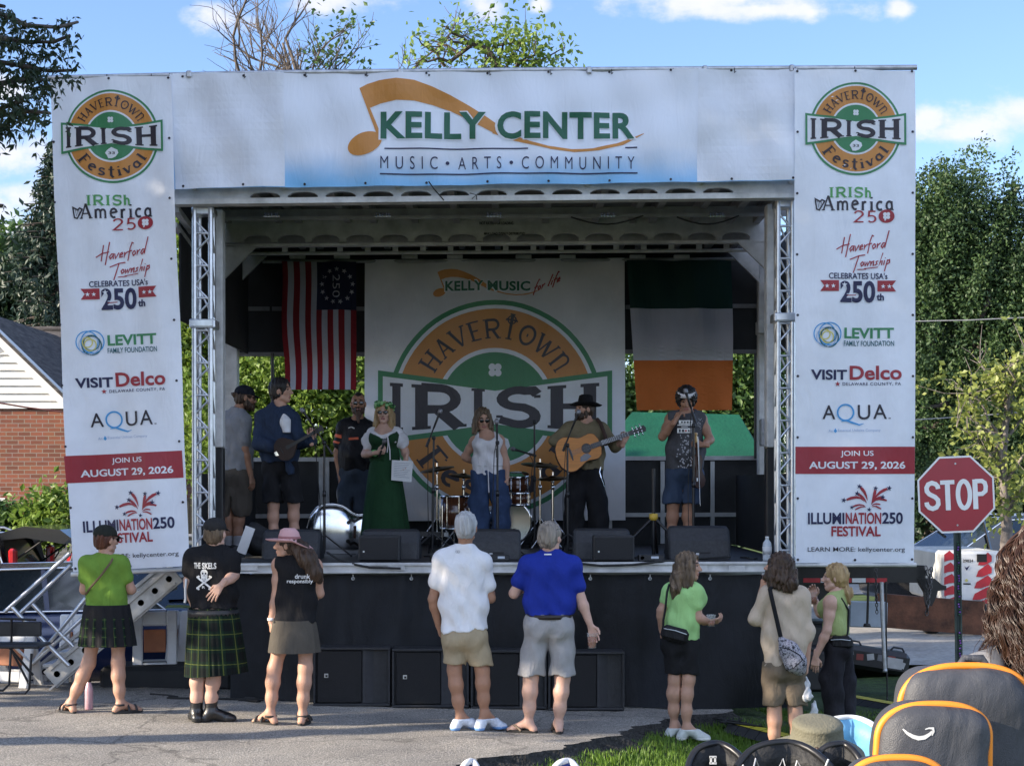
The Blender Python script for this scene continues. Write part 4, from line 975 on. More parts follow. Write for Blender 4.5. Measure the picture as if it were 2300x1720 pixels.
def lean_branch():
    D = 29; r = np.random.default_rng(71); base = Vector((*P(1330,1090,D).xy,-.35)); t = empty('leaning_tree', base, 'leaning tree with arching branch and yellow-green leaves above the header banner', 'tree'); b = MB(); ends = []
    b.tube([base,P(1260,520,D),P(1180,260,D),P(1130,170,D),P(1095,112,D),P(1060,100,D),P(1010,140,D)],[.22,.17,.12,.08,.06,.045,.03],0,8)
    for (x0,y0,x1,y1,n) in ((1130,170,1040,80,2),(1120,150,1150,65,3),(1140,190,1220,80,5),(1150,200,1270,100,5),(1160,220,1290,150,5),(1100,115,1180,100,4),(1060,100,950,130,2),(1010,140,920,155,2),(1060,105,990,70,2),(1130,170,1160,120,6),(1140,180,1200,140,6),(1030,120,960,90,1),(1150,200,1120,140,5),(1000,150,930,90,1),(1180,220,1240,170,6),(1110,150,1080,170,4)):
        pts = limb(b,P(x0,y0,D),P(x1,y1,D)+Vector((0,r.normal()*.3,0)),.032,.006,r,0,5,.07)
        for q in range(8):
            a = pts[r.integers(1,7)]; e = a+Vector((r.normal()*.26,r.normal()*.2,r.normal()*.2+.05)); b.tube([a,e],[.007,.003],0,4,caps=False)
            ends += [e]*max(1,int(n*.55))
    b.build('trunk', mat('lean bark',(.12,.09,.07),.9,0,.3,6,.4,30), t); C = np.array([tuple(e) for e in ends]); C = (C[:,None]+r.normal(size=(len(C),7,3))*.15).reshape(-1,3)
    v, f = leaf_cards(C,.11,r,.5,.6); link('crown', np_mesh('crown',v,f,[LM1],smooth=False), t)
lean_branch()
# maple reaching in at the upper left: its trunk stands out of the picture and its crown shades the stage
def maple():
    D = 12.6; r = np.random.default_rng(81); base = Vector((-7.2,8.3,0)); t = empty('maple_tree', base, 'dark drooping maple branches reaching in at the upper left', 'tree'); b = MB(); C = []
    b.tube([base,(-7.2,8.3,3.5),(-7.0,8.5,6.5),(-6.8,8.8,9.5)],[.28,.24,.18,.06],0,10)
    br = [((-120,60),(0,30),(60,58),(130,62),(175,50)),((-120,110),(0,85),(60,95),(120,95),(158,80)),((-130,200),(0,140),(60,150),(110,160),(172,158)),((-120,180),(0,190),(60,175),(100,180),(118,205)),
          ((-120,260),(0,245),(50,225),(45,215)),((-130,300),(0,260),(70,250),(112,255)),((-120,290),(-10,280),(20,290)),((-120,480),(-30,460),(8,462)),((-100,20),(-20,10),(10,15))]
    for L in br:
        pts = [P(x,y,D+r.normal()*.25) for x,y in L]; b.tube([Vector((-7.0,8.5,min(6.5,pts[0].z))),pts[0]*.6+Vector((-7.0,8.5,pts[0].z))*.4]+pts,[.03,.022]+[.02*(1-.8*i/len(pts))+.004 for i in range(len(pts))],0,6)
        for i in range(len(pts)-1):
            n = int((pts[i+1]-pts[i]).length*110)
            for k in range(n):
                u = r.random(); c = pts[i].lerp(pts[i+1],u); C.append((c.x+r.normal()*.05,c.y+r.normal()*.12,c.z-abs(r.normal())*.10+.03))
    b.build('trunk', BARK, t); C = np.array(C); r2 = np.random.default_rng(5)
    vs, fs = [], []; off = 0
    for k in range(3):           # each leaf three pointed lobes
        v, f = leaf_cards(C, .062, np.random.default_rng(90+k), 1.3, .34); vs.append(v); fs.append(f+off); off += len(v)
    # the rest of the crown
    n = 900; d = r.normal(size=(n,3)); d /= np.linalg.norm(d,axis=1)[:,None]; cc = np.array([-7.6,8.3,8.3])+d*np.array([2.6,3.0,2.6])*r.uniform(.3,1,(n,1))**(1/3)
    keep = np.array([c[0] < -(c[1])*.3026-.5 for c in cc]); cc = cc[keep]
    p = (cc[:,None]+r.normal(size=(len(cc),26,3))*.28).reshape(-1,3); v, f = leaf_cards(p,.2,r,.6,.6); vs.append(v); fs.append(f+off)
    link('crown', np_mesh('crown',np.concatenate(vs),np.concatenate(fs),[LM6],smooth=False), t)
maple()
# more trees along the lot's left side, out of the picture: their shade falls over the stage and in streaks on the tarmac
for k, (x, y, L) in enumerate(((-12,12.8,[((-12,12.7,8.4),(2.4,2.4,3.2),10),((-12,13.2,5.2),(2.2,2.2,1.6),1.8),((-12,11.0,6.5),(2,1.7,1.5),2.6)]),(-12.3,10.3,[((-12.3,10.4,11.2),(2.3,2.4,3.6),10)]),(-14,16.2,[((-14,16.2,7.5),(2.8,3.2,4.4),10)]),(-17,13,[((-17,13,11.5),(2.6,3,4),7)]))):
    tree('lot_tree', (x,y,0), L, int(900*sum(b[2] for b in L)), .30, LM6, 'tall shade tree out of view beside the lot', group='shade trees beside the lot', seed=101+k, trunk=.25, clump=.5, shell=.1)
# bush by the house
for k, (px, py, D, w, h, m) in enumerate(((118,1160,25,60,60,LM1),(20,1190,25.5,40,40,LM2),(-30,1180,25.5,40,40,LM2))):
    tree('bush', (*P(px,1090,D).xy,-.36), [B_(px,py,D,w,h)], 2600, .12, m, ('yellow-green bush in front of the brick wall','low dark bush under the house window','dark bush left of the house window')[k], 'bush', seed=120+k, trunk=.05, clump=.25, shell=.1, twigs=12)
# ---------------------------------------------------------------- house
def brick_mat():
    m = bpy.data.materials.new('red brick'); m.use_nodes = True; nt = m.node_tree; N = nt.nodes; L = nt.links; b = N['Principled BSDF']; b.inputs['Roughness'].default_value = .9
    tc = N.new('ShaderNodeTexCoord'); mp = N.new('ShaderNodeMapping'); mp.inputs['Rotation'].default_value = (R(90),0,0); L.new(tc.outputs['Object'], mp.inputs[0])
    bt = N.new('ShaderNodeTexBrick'); L.new(mp.outputs[0], bt.inputs[0]); bt.inputs['Scale'].default_value = 1; bt.inputs['Brick Width'].default_value = .215; bt.inputs['Row Height'].default_value = .075; bt.inputs['Mortar Size'].default_value = .007; bt.offset = .5
    bt.inputs['Color1'].default_value = (.25,.085,.048,1); bt.inputs['Color2'].default_value = (.12,.045,.032,1); bt.inputs['Mortar'].default_value = (.25,.20,.165,1); bt.inputs['Bias'].default_value = -.25
    t = N.new('ShaderNodeTexNoise'); t.inputs['Scale'].default_value = 5; t.inputs['Detail'].default_value = 5; L.new(tc.outputs['Object'], t.inputs[0])
    mx = N.new('ShaderNodeMix'); mx.data_type = 'RGBA'; mx.blend_type = 'MULTIPLY'; mx.inputs[0].default_value = .6; L.new(bt.outputs[0], mx.inputs[6]); L.new(t.outputs[1], mx.inputs[7]); mx.inputs[0].default_value = .25
    L.new(mx.outputs[2], b.inputs['Base Color']); bp = N.new('ShaderNodeBump'); bp.inputs['Strength'].default_value = .5; bp.inputs['Distance'].default_value = .01; bp.invert = True; L.new(bt.outputs[1], bp.inputs['Height']); L.new(bp.outputs[0], b.inputs['Normal']); return m
BRICK = brick_mat()
SHING = mat('asphalt shingles',(.085,.075,.072),.9,0,.35,3,.5,26,stretch=(1,1,6))
SIDING = mat('white lap siding',(.72,.72,.70),.6,0,.05,3); TRIM = mat('white house trim',(.78,.78,.77),.5,0,.05,3)
def house():
    D = 30; t = empty('brick_house', (XD(0,D),D,-.33), 'brick house with white gable siding and dark shingle roof', 'house')
    x1 = XD(150,D); x0 = 2*XD(-47,D)-x1; ze = ZD(920,D); xm = (x0+x1)/2; sl = (ZD(785,D)-ZD(915,D))/(XD(135,D)-XD(0,D)); zt = ze+sl*(x1-xm)
    b = MB(); wx0, wx1 = XD(-55,D), XD(12,D); wz0, wz1 = ZD(1150,D), ZD(1118,D)   # window opening
    for (a, c, q, w) in ((x0,wx0,-.4,ze),(wx1,x1,-.4,ze),(wx0,wx1,-.4,wz0),(wx0,wx1,wz1,ze)): b.box(((a+c)/2,D+.15,(q+w)/2),(c-a,.3,w-q),0)
    b.box((x1-.15,D+4.3,(ze-.4)/2),(.3,8,ze+.4),0); b.build('brick_wall', BRICK, t)
    b = MB(); n = 11
    for k in range(n):
        za = ze+.02+(zt-ze)*k/n; zb = ze+.02+(zt-ze)*(k+1)/n; h = (x1-xm)*(1-k/n)
        b.add([(xm-h,D-.045,za),(xm+h,D-.045,za),(xm+h,D-.005,zb),(xm-h,D-.005,zb),(xm-h,D-.005,za),(xm+h,D-.005,za)],[(0,1,2,3),(4,5,1,0)],0)
    b.build('gable_siding', SIDING, t)
    b = MB(); b.beam((x1+.35,D-.14,ze-sl*.35+.16),(xm,D-.14,zt+.16),.24,.19,0); b.beam((x0-.35,D-.14,ze-sl*.35+.16),(xm,D-.14,zt+.16),.24,.19,0); b.build('rake_board', TRIM, t)
    b = MB(); th = .09
    b.add([(x1+.4,D-.28,ze-sl*.4+.27),(xm,D-.28,zt+.27),(xm,D+8,zt+.27),(x1+.4,D+8,ze-sl*.4+.27),(x1+.4,D-.28,ze-sl*.4+.2),(xm,D-.28,zt+.2),(xm,D+8,zt+.2),(x1+.4,D+8,ze-sl*.4+.2)],[(0,3,2,1),(4,5,6,7),(0,1,5,4),(3,7,6,2),(0,4,7,3)],0)
    b.add([(x0-.4,D-.28,ze-sl*.4+.27),(xm,D-.28,zt+.27),(xm,D+8,zt+.27),(x0-.4,D+8,ze-sl*.4+.27)],[(0,1,2,3)],0)
    b.build('wing_roof', SHING, t)
    # main roof behind, ridge across the view
    Dr = 35.5; zr_ = ZD(742,Dr); rx1 = XD(230,Dr); ex1 = XD(438,31.2); zed = ZD(908,31.2); b = MB()
    vs = [(-22,Dr,zr_),(rx1,Dr,zr_),(ex1,31.2,zed),(-22,31.2,zed),(ex1,39.8,zed),(-22,39.8,zed)]
    b.add(vs,[(3,2,1,0),(2,4,1),(4,5,0,1)],0); b.build('main_roof', SHING, t)
    b = MB(); b.tube([(-22,Dr,zr_+.02),(rx1,Dr,zr_+.02)],.07,0,6); b.build('ridge_cap', SHING, t)
    b = MB(); b.box(((-20+ex1-.5)/2,35.5,(zed-.4)/2),(ex1-.5+20,7.6,zed+.35),0); b.build('rear_wall', BRICK, t)
    w = MB()
    for (a, c, q, e) in ((wx0,wx1,wz0,wz0+.07),(wx0,wx1,wz1-.07,wz1),(wx0,wx0+.07,wz0+.07,wz1-.07),(wx1-.07,wx1,wz0+.07,wz1-.07)): w.box(((a+c)/2,D+.05,(q+e)/2),(c-a,.14,e-q),0)
    wo = w.build('window', TRIM, t); MB().box(((wx0+wx1)/2,D+.09,(wz0+wz1)/2),(wx1-wx0-.14,.02,wz1-wz0-.14),0).build('pane', mat('window glass',(.05,.10,.11),.08,0,.1,2,spec=.8), wo)
    MB().box(((wx0+wx1)/2,D-.02,wz0-.03),(wx1-wx0+.1,.12,.05),0).build('sill', TRIM, wo)
house()
# dark board fence and the neighbour's wall behind the truss
t = MB()
for k in range(14): t.box((XD(395,27)+k*.15,27,.75),(.14,.03,2.1),0)
tag(t.build('board_fence', mat('dark stained boards',(.03,.032,.028),.85,0,.3,4), None, (XD(395,27),27,-.3)), 'dark board fence glimpsed between the banner and the left truss', 'fence')
# overhead wires
for lab, pts, r_ in (('pale overhead wire crossing the big tree',[P(1300,738,33),P(2050,722,33),P(2180,719,33),P(2420,708,33),P(4500,560,33)],.012),('lower overhead wire passing behind the yellowing tree',[P(1480,958,32),P(2050,943,32),P(2180,935,32),P(2420,915,32),P(4500,760,32)],.011),('service wire running down in front of the white gable',[P(-30,900,26),P(60,915,26),P(140,925,26)],.014)):
    tag(MB().tube(pts,r_,0,5).build('overhead_wire', mat('wire grey',(.30,.30,.30),.6) if 'pale' in lab or 'lower' in lab else mat('wire brown',(.10,.03,.03),.6), None, pts[0]), lab, 'wire')
# ---------------------------------------------------------------- vehicles
GLASS = mat('car glass',(.02,.028,.035),.06,0,.1,2,spec=.9); TAIL = mat('red tail lamp',(.45,.015,.02),.15,0,.1,8,coat=.8)
def car(name, label, loc, rz, paint, kind='sedan', hatch=False, cat='car'):
    """nose towards +x; loft of half sections along the length"""
    L = 4.7; t = empty(name, loc, label, cat); M = Matrix.Translation(loc) @ Matrix.Rotation(rz,4,'Z')
    suv = kind == 'suv'; H = 1.68 if suv else 1.43; W = .92
    # (x, half width, sill z, shoulder z)
    st = [(-2.33,.70,.42,.80),(-2.25,.84,.30,.94),(-1.9,.90,.24,.98),(-1.0,W,.22,.98),(0,W,.22,.96),(.9,W,.22,.94),(1.6,.90,.24,.90),(2.1,.82,.28,.80),(2.33,.62,.40,.64)]
    if suv: st = [(x,w,a,min(c+.12,1.08)) for x,w,a,c in st]
    vs = []; fs = []
    for (x, w, a, c) in st:
        q = [(w*.93,a),(w,a+.18),(w,(a+c)/2+.1),(w*.97,c-.06),(w*.86,c)]
        ring = [(x,y,z) for y,z in q]+[(x,-y,z) for y,z in q[::-1]]; vs += ring
    n = 10
    for i in range(len(st)-1):
        for k in range(n): k2 = (k+1) % n; fs.append((i*n+k,i*n+k2,(i+1)*n+k2,(i+1)*n+k))
    fs += [tuple(range(n))[::-1], tuple((len(st)-1)*n+k for k in range(n))]
    b = MB(); b.add([M @ Vector(v) for v in vs], fs, 0, True); b.build('body', paint, t)
    sh = st[4][3]
    cab = [(-2.2 if suv else -1.75,.80,sh,sh),(-1.95 if suv else -1.15,.70,sh,H-.03),(-.9,.70,sh,H),(.2,.70,sh,H-.02),(1.25,.78,sh-.02,sh)]
    vs = []; fs = []
    for (x, w, a, c) in cab: vs += [(x,.84,a),(x,w,c-.02),(x,w*.9,c),(x,-w*.9,c),(x,-w,c-.02),(x,-.84,a)]
    for i in range(len(cab)-1):
        for k in range(5): fs.append((i*6+k,i*6+k+1,(i+1)*6+k+1,(i+1)*6+k))
    mi = []
    b = MB()
    for f in fs:
        i, k = divmod(f[0],6); g = 1 if (k in (0,4) or i == len(cab)-2 or (i == 0 and not hatch)) else 0
        b.add([M @ Vector(vs[q]) for q in f],[(0,1,2,3)],g,False)
    b.build('cabin', [paint, GLASS], t)
    b = MB()
    for s in (-1,1):
        for (x0, x1) in ((cab[1][0],cab[1][0]),(-.45,-.45),(.62,.62)): b.beam(M @ Vector((x0-.06,s*.845,sh)),M @ Vector((x1,s*.705,H-.03)),.05,.03,0)
        b.tube([M @ Vector(p) for p in ((cab[0][0],s*.85,sh+.01),(cab[1][0],s*.715,H-.03),(-.9,s*.715,H-.005),(.2,s*.715,H-.03),(1.22,s*.80,sh))],.014,1,6)
        b.tube([M @ Vector(p) for p in ((cab[0][0],s*.86,sh+.01),(1.22,s*.86,sh))],.012,1,6)
    b.build('window_trim', [paint, CHROME], t)
    for x in (-1.42,1.42):
        for s in (-1,1):
            w = MB(); rm = Matrix.Rotation(rz,3,'Z') @ Matrix.Rotation(R(90),3,'X'); c = M @ Vector((x,s*.80,.33))
            w.lathe(c,[(.22,-.1),(.32,-.1),(.335,-.06),(.335,.06),(.32,.1),(.22,.1)],0,24,rot=rm); wo = w.build('wheel', RUBBER, t)
            w = MB(); w.lathe(c,[(.0,.085),(.06,.09),(.06,.075),(.2,.05),(.225,.09),(.225,-.09),(.2,-.05),(.06,-.075),(.06,-.09),(0,-.085)],0,20,rot=rm,mod=lambda a,z: 1 if abs(z) > .06 else (1-.10*(math.cos(5*a) > .2))); w.build('rim', ALU, wo)
    for s in (-1,1):
        b = MB(); b.box(M @ Vector((-2.22,s*.72,(.86 if not suv else 1.18))),(.16 if not suv else .10,.28 if not suv else .13,.13 if not suv else .62),0,Matrix.Rotation(rz,3,'Z'),bev=.03); b.build('tail_light', TAIL, t)
        b = MB(); b.box(M @ Vector((2.16,s*.62,.66)),(.20,.30,.12),0,Matrix.Rotation(rz,3,'Z'),bev=.03); b.build('headlight', glass('headlamp',(.8,.82,.85),.1,.9), t)
    if suv:
        b = MB()
        for s in (-1,1): b.tube([M @ Vector(p) for p in ((-1.8,s*.6,H-.02),(-1.6,s*.6,H+.05),(.1,s*.6,H+.05),(.3,s*.6,H-.03))],.02,0,6)
        b.build('roof_rail', ALU, t)
    if hatch:
        b = MB()
        q = [(-1.95,H-.02),(-2.35,H+.10),(-2.85,H+.06),(-3.0,H-.05),(-2.9,H-.13),(-2.4,H-.05),(-1.98,H-.09)]
        vs = [M @ Vector((x,.72,z)) for x,z in q]+[M @ Vector((x,-.72,z)) for x,z in q]; nq = len(q)
        b.add(vs,[tuple(range(nq)),tuple(range(nq,2*nq))[::-1]]+[(i,nq+i,nq+(i+1)%nq,(i+1)%nq) for i in range(nq)],0)
        b.build('open_tailgate', paint, t)
        for s in (-.76,.76): MB().beam(M @ Vector((-2.14,s,.98)),M @ Vector((-1.98,s*.93,H-.05)),.10,.14,0).build('rear_pillar', paint, t)
        for s in (-.66,.66): MB().tube([M @ Vector((-2.0,s,sh+.1)),M @ Vector((-2.7,s,H-.02))],.015,0,6).build('gas_strut', BLKM, t)
        MB().box(M @ Vector((-2.05,0,.85)),(.1,1.4,.7),0,Matrix.Rotation(rz,3,'Z')).build('boot_interior', BLACK, t)
    return t
cp = lambda n, c, m=.3: mat(n, c, .25, m, .05, 3, coat=.9)
car('parked_suv', 'black estate car with its tailgate raised beside the brick house', Vector((-8.75,23.2,-.30)), R(176), cp('black car paint',(.008,.009,.012)), 'suv', True)
car('parked_sedan', 'dark blue sedan behind the aluminium stair rails', Vector((-5.55,18.7,-.28)), R(188), cp('navy car paint',(.012,.025,.09)))
car('parked_hatchback', 'white car far back between the raised tailgate and the banner', Vector((-7.3,27.6,-.36)), R(-100), cp('white car paint',(.7,.7,.7),0))
car('parked_wagon', 'blue car below the skewed banner, behind the perforated stair beams', Vector((-4.1,20.6,-.36)), R(-62), cp('slate car paint',(.03,.06,.13)), 'suv')
car('parked_pickup', 'dark pickup truck beyond the striped generator trailer', Vector((8.6,30.5,-.24)), R(200), cp('dark truck paint',(.012,.013,.016)), 'suv', cat='truck')
# ---------------------------------------------------------------- people: one smooth body surface each, grown from a distance field
class Field:
    def __init__(s, lo, hi, h):
        s.h = h; s.lo = np.array(lo, float); n = np.ceil((np.array(hi)-s.lo)/h).astype(int)+1; s.n = n
        s.ax = [s.lo[i]+h*np.arange(n[i]) for i in range(3)]; s.d = np.full(n, .2)
    def _sl(s, lo, hi, m):
        sl = []
        for i in range(3):
            a = int(max(0, math.floor((lo[i]-m-s.lo[i])/s.h))); b = int(min(s.n[i], math.ceil((hi[i]+m-s.lo[i])/s.h)+1))
            if b <= a: return None
            sl.append(slice(a, b))
        return tuple(sl)
    def _grid(s, sl): return np.meshgrid(s.ax[0][sl[0]], s.ax[1][sl[1]], s.ax[2][sl[2]], indexing='ij', sparse=True)
    def _comb(s, sl, e, k, cut=False):
        d = s.d[sl]
        if cut: s.d[sl] = np.maximum(d, -e) if k <= 0 else -s._smin(-d, e, k)
        else: s.d[sl] = s._smin(d, e, k) if k > 0 else np.minimum(d, e)
    @staticmethod
    def _smin(a, b, k):
        h = np.maximum(k-np.abs(a-b), 0)/k; return np.minimum(a, b)-h*h*k*.25
    def cone(s, a, b, ra, rb, k=.02, cut=False, flat=None):
        """tapering limb from a to b; flat=(axis, factor) thins it along an axis"""
        a, b = np.array(a, float), np.array(b, float); r = max(ra, rb)
        sl = s._sl(np.minimum(a,b)-r, np.maximum(a,b)+r, k+s.h*2+.02)
        if sl is None: return s
        X, Y, Z = s._grid(sl); px, py, pz = X-a[0], Y-a[1], Z-a[2]; ba = b-a; L2 = max(ba@ba, 1e-9)
        t = np.clip((px*ba[0]+py*ba[1]+pz*ba[2])/L2, 0, 1); qx, qy, qz = px-t*ba[0], py-t*ba[1], pz-t*ba[2]
        if flat is not None:
            f = np.array(flat[0], float); c = (qx*f[0]+qy*f[1]+qz*f[2])*(flat[1]-1); qx, qy, qz = qx+c*f[0], qy+c*f[1], qz+c*f[2]
        e = np.sqrt(qx*qx+qy*qy+qz*qz)-(ra+(rb-ra)*t); s._comb(sl, e, k, cut); return s
    def chain(s, pts, rs, k=.02, **kw):
        for i in range(len(pts)-1): s.cone(pts[i], pts[i+1], rs[i], rs[i+1], k, **kw)
        return s
    def ell(s, c, rad, Rm=None, k=.02, cut=False):
        c = np.array(c, float); rad = np.array(rad, float); r = rad.max(); sl = s._sl(c-r, c+r, k+s.h*2+.02)
        if sl is None: return s
        X, Y, Z = s._grid(sl); X, Y, Z = X-c[0], Y-c[1], Z-c[2]
        if Rm is not None: m = np.array(Rm); X, Y, Z = m[0,0]*X+m[1,0]*Y+m[2,0]*Z, m[0,1]*X+m[1,1]*Y+m[2,1]*Z, m[0,2]*X+m[1,2]*Y+m[2,2]*Z
        q = np.sqrt((X/rad[0])**2+(Y/rad[1])**2+(Z/rad[2])**2); g = np.sqrt((X/rad[0]**2)**2+(Y/rad[1]**2)**2+(Z/rad[2]**2)**2)+1e-9
        s._comb(sl, q*(q-1)/g, k, cut); return s
    def plane(s, p, n, k=0.0):
        """keep the side that n points away from"""
        X, Y, Z = np.meshgrid(*s.ax, indexing='ij', sparse=True); n = np.array(n,float)/np.linalg.norm(n); e = (X-p[0])*n[0]+(Y-p[1])*n[1]+(Z-p[2])*n[2]
        s.d = np.maximum(s.d, e) if k <= 0 else -s._smin(-s.d, -e, k); return s
    def disp(s, fn): X, Y, Z = np.meshgrid(*s.ax, indexing='ij', sparse=True); s.d = s.d+fn(X, Y, Z); return s
    def mesh(s):
        d = s.d; d[0]=d[-1]=.2; d[:,0]=d[:,-1]=.2; d[:,:,0]=d[:,:,-1]=.2; ins = d < 0; n = s.n
        acc = np.zeros((*(n-1),3)); cnt = np.zeros(n-1)
        S = lambda a, o: a[o[0]:n[0]-1+o[0], o[1]:n[1]-1+o[1], o[2]:n[2]-1+o[2]]
        for ax in range(3):
            for o1 in (0,1):
                for o2 in (0,1):
                    a = [0,0,0]; oth = [i for i in range(3) if i != ax]; a[oth[0]] = o1; a[oth[1]] = o2; b = list(a); b[ax] = 1
                    da, db = S(d,a), S(d,b); c = (da < 0) != (db < 0); t = np.where(c, da/np.where(c, da-db, 1), 0)
                    for i in range(3): acc[...,i] += np.where(c, (t if i == ax else a[i]), 0)
                    cnt += c
        act = cnt > 0; idx = -np.ones(n-1, int); idx[act] = np.arange(act.sum()); ijk = np.argwhere(act)
        V = s.lo+s.h*(ijk+acc[act]/cnt[act][:,None]); F = []
        for ax in range(3):
            u, w = (ax+1) % 3, (ax+2) % 3; a = ins; sh = [slice(None)]*3; sh[ax] = slice(0,-1); sh2 = list(sh); sh2[ax] = slice(1,None)
            c = a[tuple(sh)] != a[tuple(sh2)]; e = np.argwhere(c); e = e[(e[:,u] > 0) & (e[:,w] > 0) & (e[:,u] < n[u]-1) & (e[:,w] < n[w]-1)]
            if not len(e): continue
            def at(du, dw): q = e.copy(); q[:,u] -= du; q[:,w] -= dw; return idx[q[:,0],q[:,1],q[:,2]]
            q = np.c_[at(1,1),at(0,1),at(0,0),at(1,0)]; fl = ~ins[e[:,0],e[:,1],e[:,2]]; q[fl] = q[fl][:,::-1]; F.append(q)
        return V, np.concatenate(F)
def join(parts):
    vs, fs, ms = [], [], []; o = 0
    for v, f, m in parts: vs.append(v); fs.append(f+o); ms.append(np.full(len(f), m) if np.isscalar(m) else m); o += len(v)
    return np.concatenate(vs), np.concatenate(fs), np.concatenate(ms)
def nrm(v): v = np.array(v, float); return v/(np.linalg.norm(v)+1e-9)
def fabric(name, c, rough=.85, var=.08, bump=.25, bs=220, trans=0, **k): return mat('fabric '+name, c, rough, 0, var, 7, bump, bs, trans, spec=.2, wr=.42, **k)
def skinmat(name, c):
    nm = 'skin '+name
    if nm in MATS: return MATS[nm]
    m = mat(nm, c, .5, 0, .06, 14, .06, 90, spec=.35); b = m.node_tree.nodes['Principled BSDF']; b.inputs['Subsurface Weight'].default_value = .08; b.inputs['Subsurface Radius'].default_value = (.012,.005,.003); return m
SKIN = skinmat('fair', (.47,.27,.19)); SKINT = skinmat('tanned', (.36,.19,.12)); SKINP = skinmat('pale', (.55,.34,.26))
LIP = mat('lips',(.32,.13,.11),.4,0,.05,9); EYE = mat('eye',(.03,.022,.02),.15,0,.05,9); NAIL = SKINP
def hairmat(name, a, b): return mat('hair '+name, b, .45, 0, .1, 26, .7, 90, col2=a, stretch=(1,1,.12), spec=.4)
H_BRN = hairmat('brown',(.022,.012,.008),(.075,.042,.024)); H_BLK = hairmat('black',(.006,.005,.005),(.025,.02,.018)); H_GRY = hairmat('grey',(.22,.22,.22),(.52,.52,.52)); H_SALT = hairmat('salt',(.12,.10,.08),(.34,.29,.24))
H_BLD = hairmat('blonde',(.20,.12,.05),(.52,.36,.17)); H_RED = hairmat('auburn',(.05,.014,.008),(.13,.045,.022)); H_MIX = hairmat('streaked',(.035,.022,.014),(.22,.15,.09)); H_CUR = hairmat('dark curls',(.018,.010,.006),(.10,.052,.028))
SUNG = mat('dark lens',(.008,.008,.009),.08,0,.02,5,spec=.9)
def head_frame(yaw, pitch, roll=0):
    """yaw 0 looks at the camera, 90 to picture right, 180 away. Columns: head's x, forward y, up z"""
    a = R(yaw); f = np.array([math.sin(a), -math.cos(a), 0]); up = np.array([0,0,1.]); p = R(pitch)
    f2 = f*math.cos(p)+up*math.sin(p); u2 = up*math.cos(p)-f*math.sin(p); x = np.cross(f2, u2)
    if roll: c, q = math.cos(R(roll)), math.sin(R(roll)); x, u2 = x*c+u2*q, u2*c-x*q
    return np.array([x, f2, u2]).T
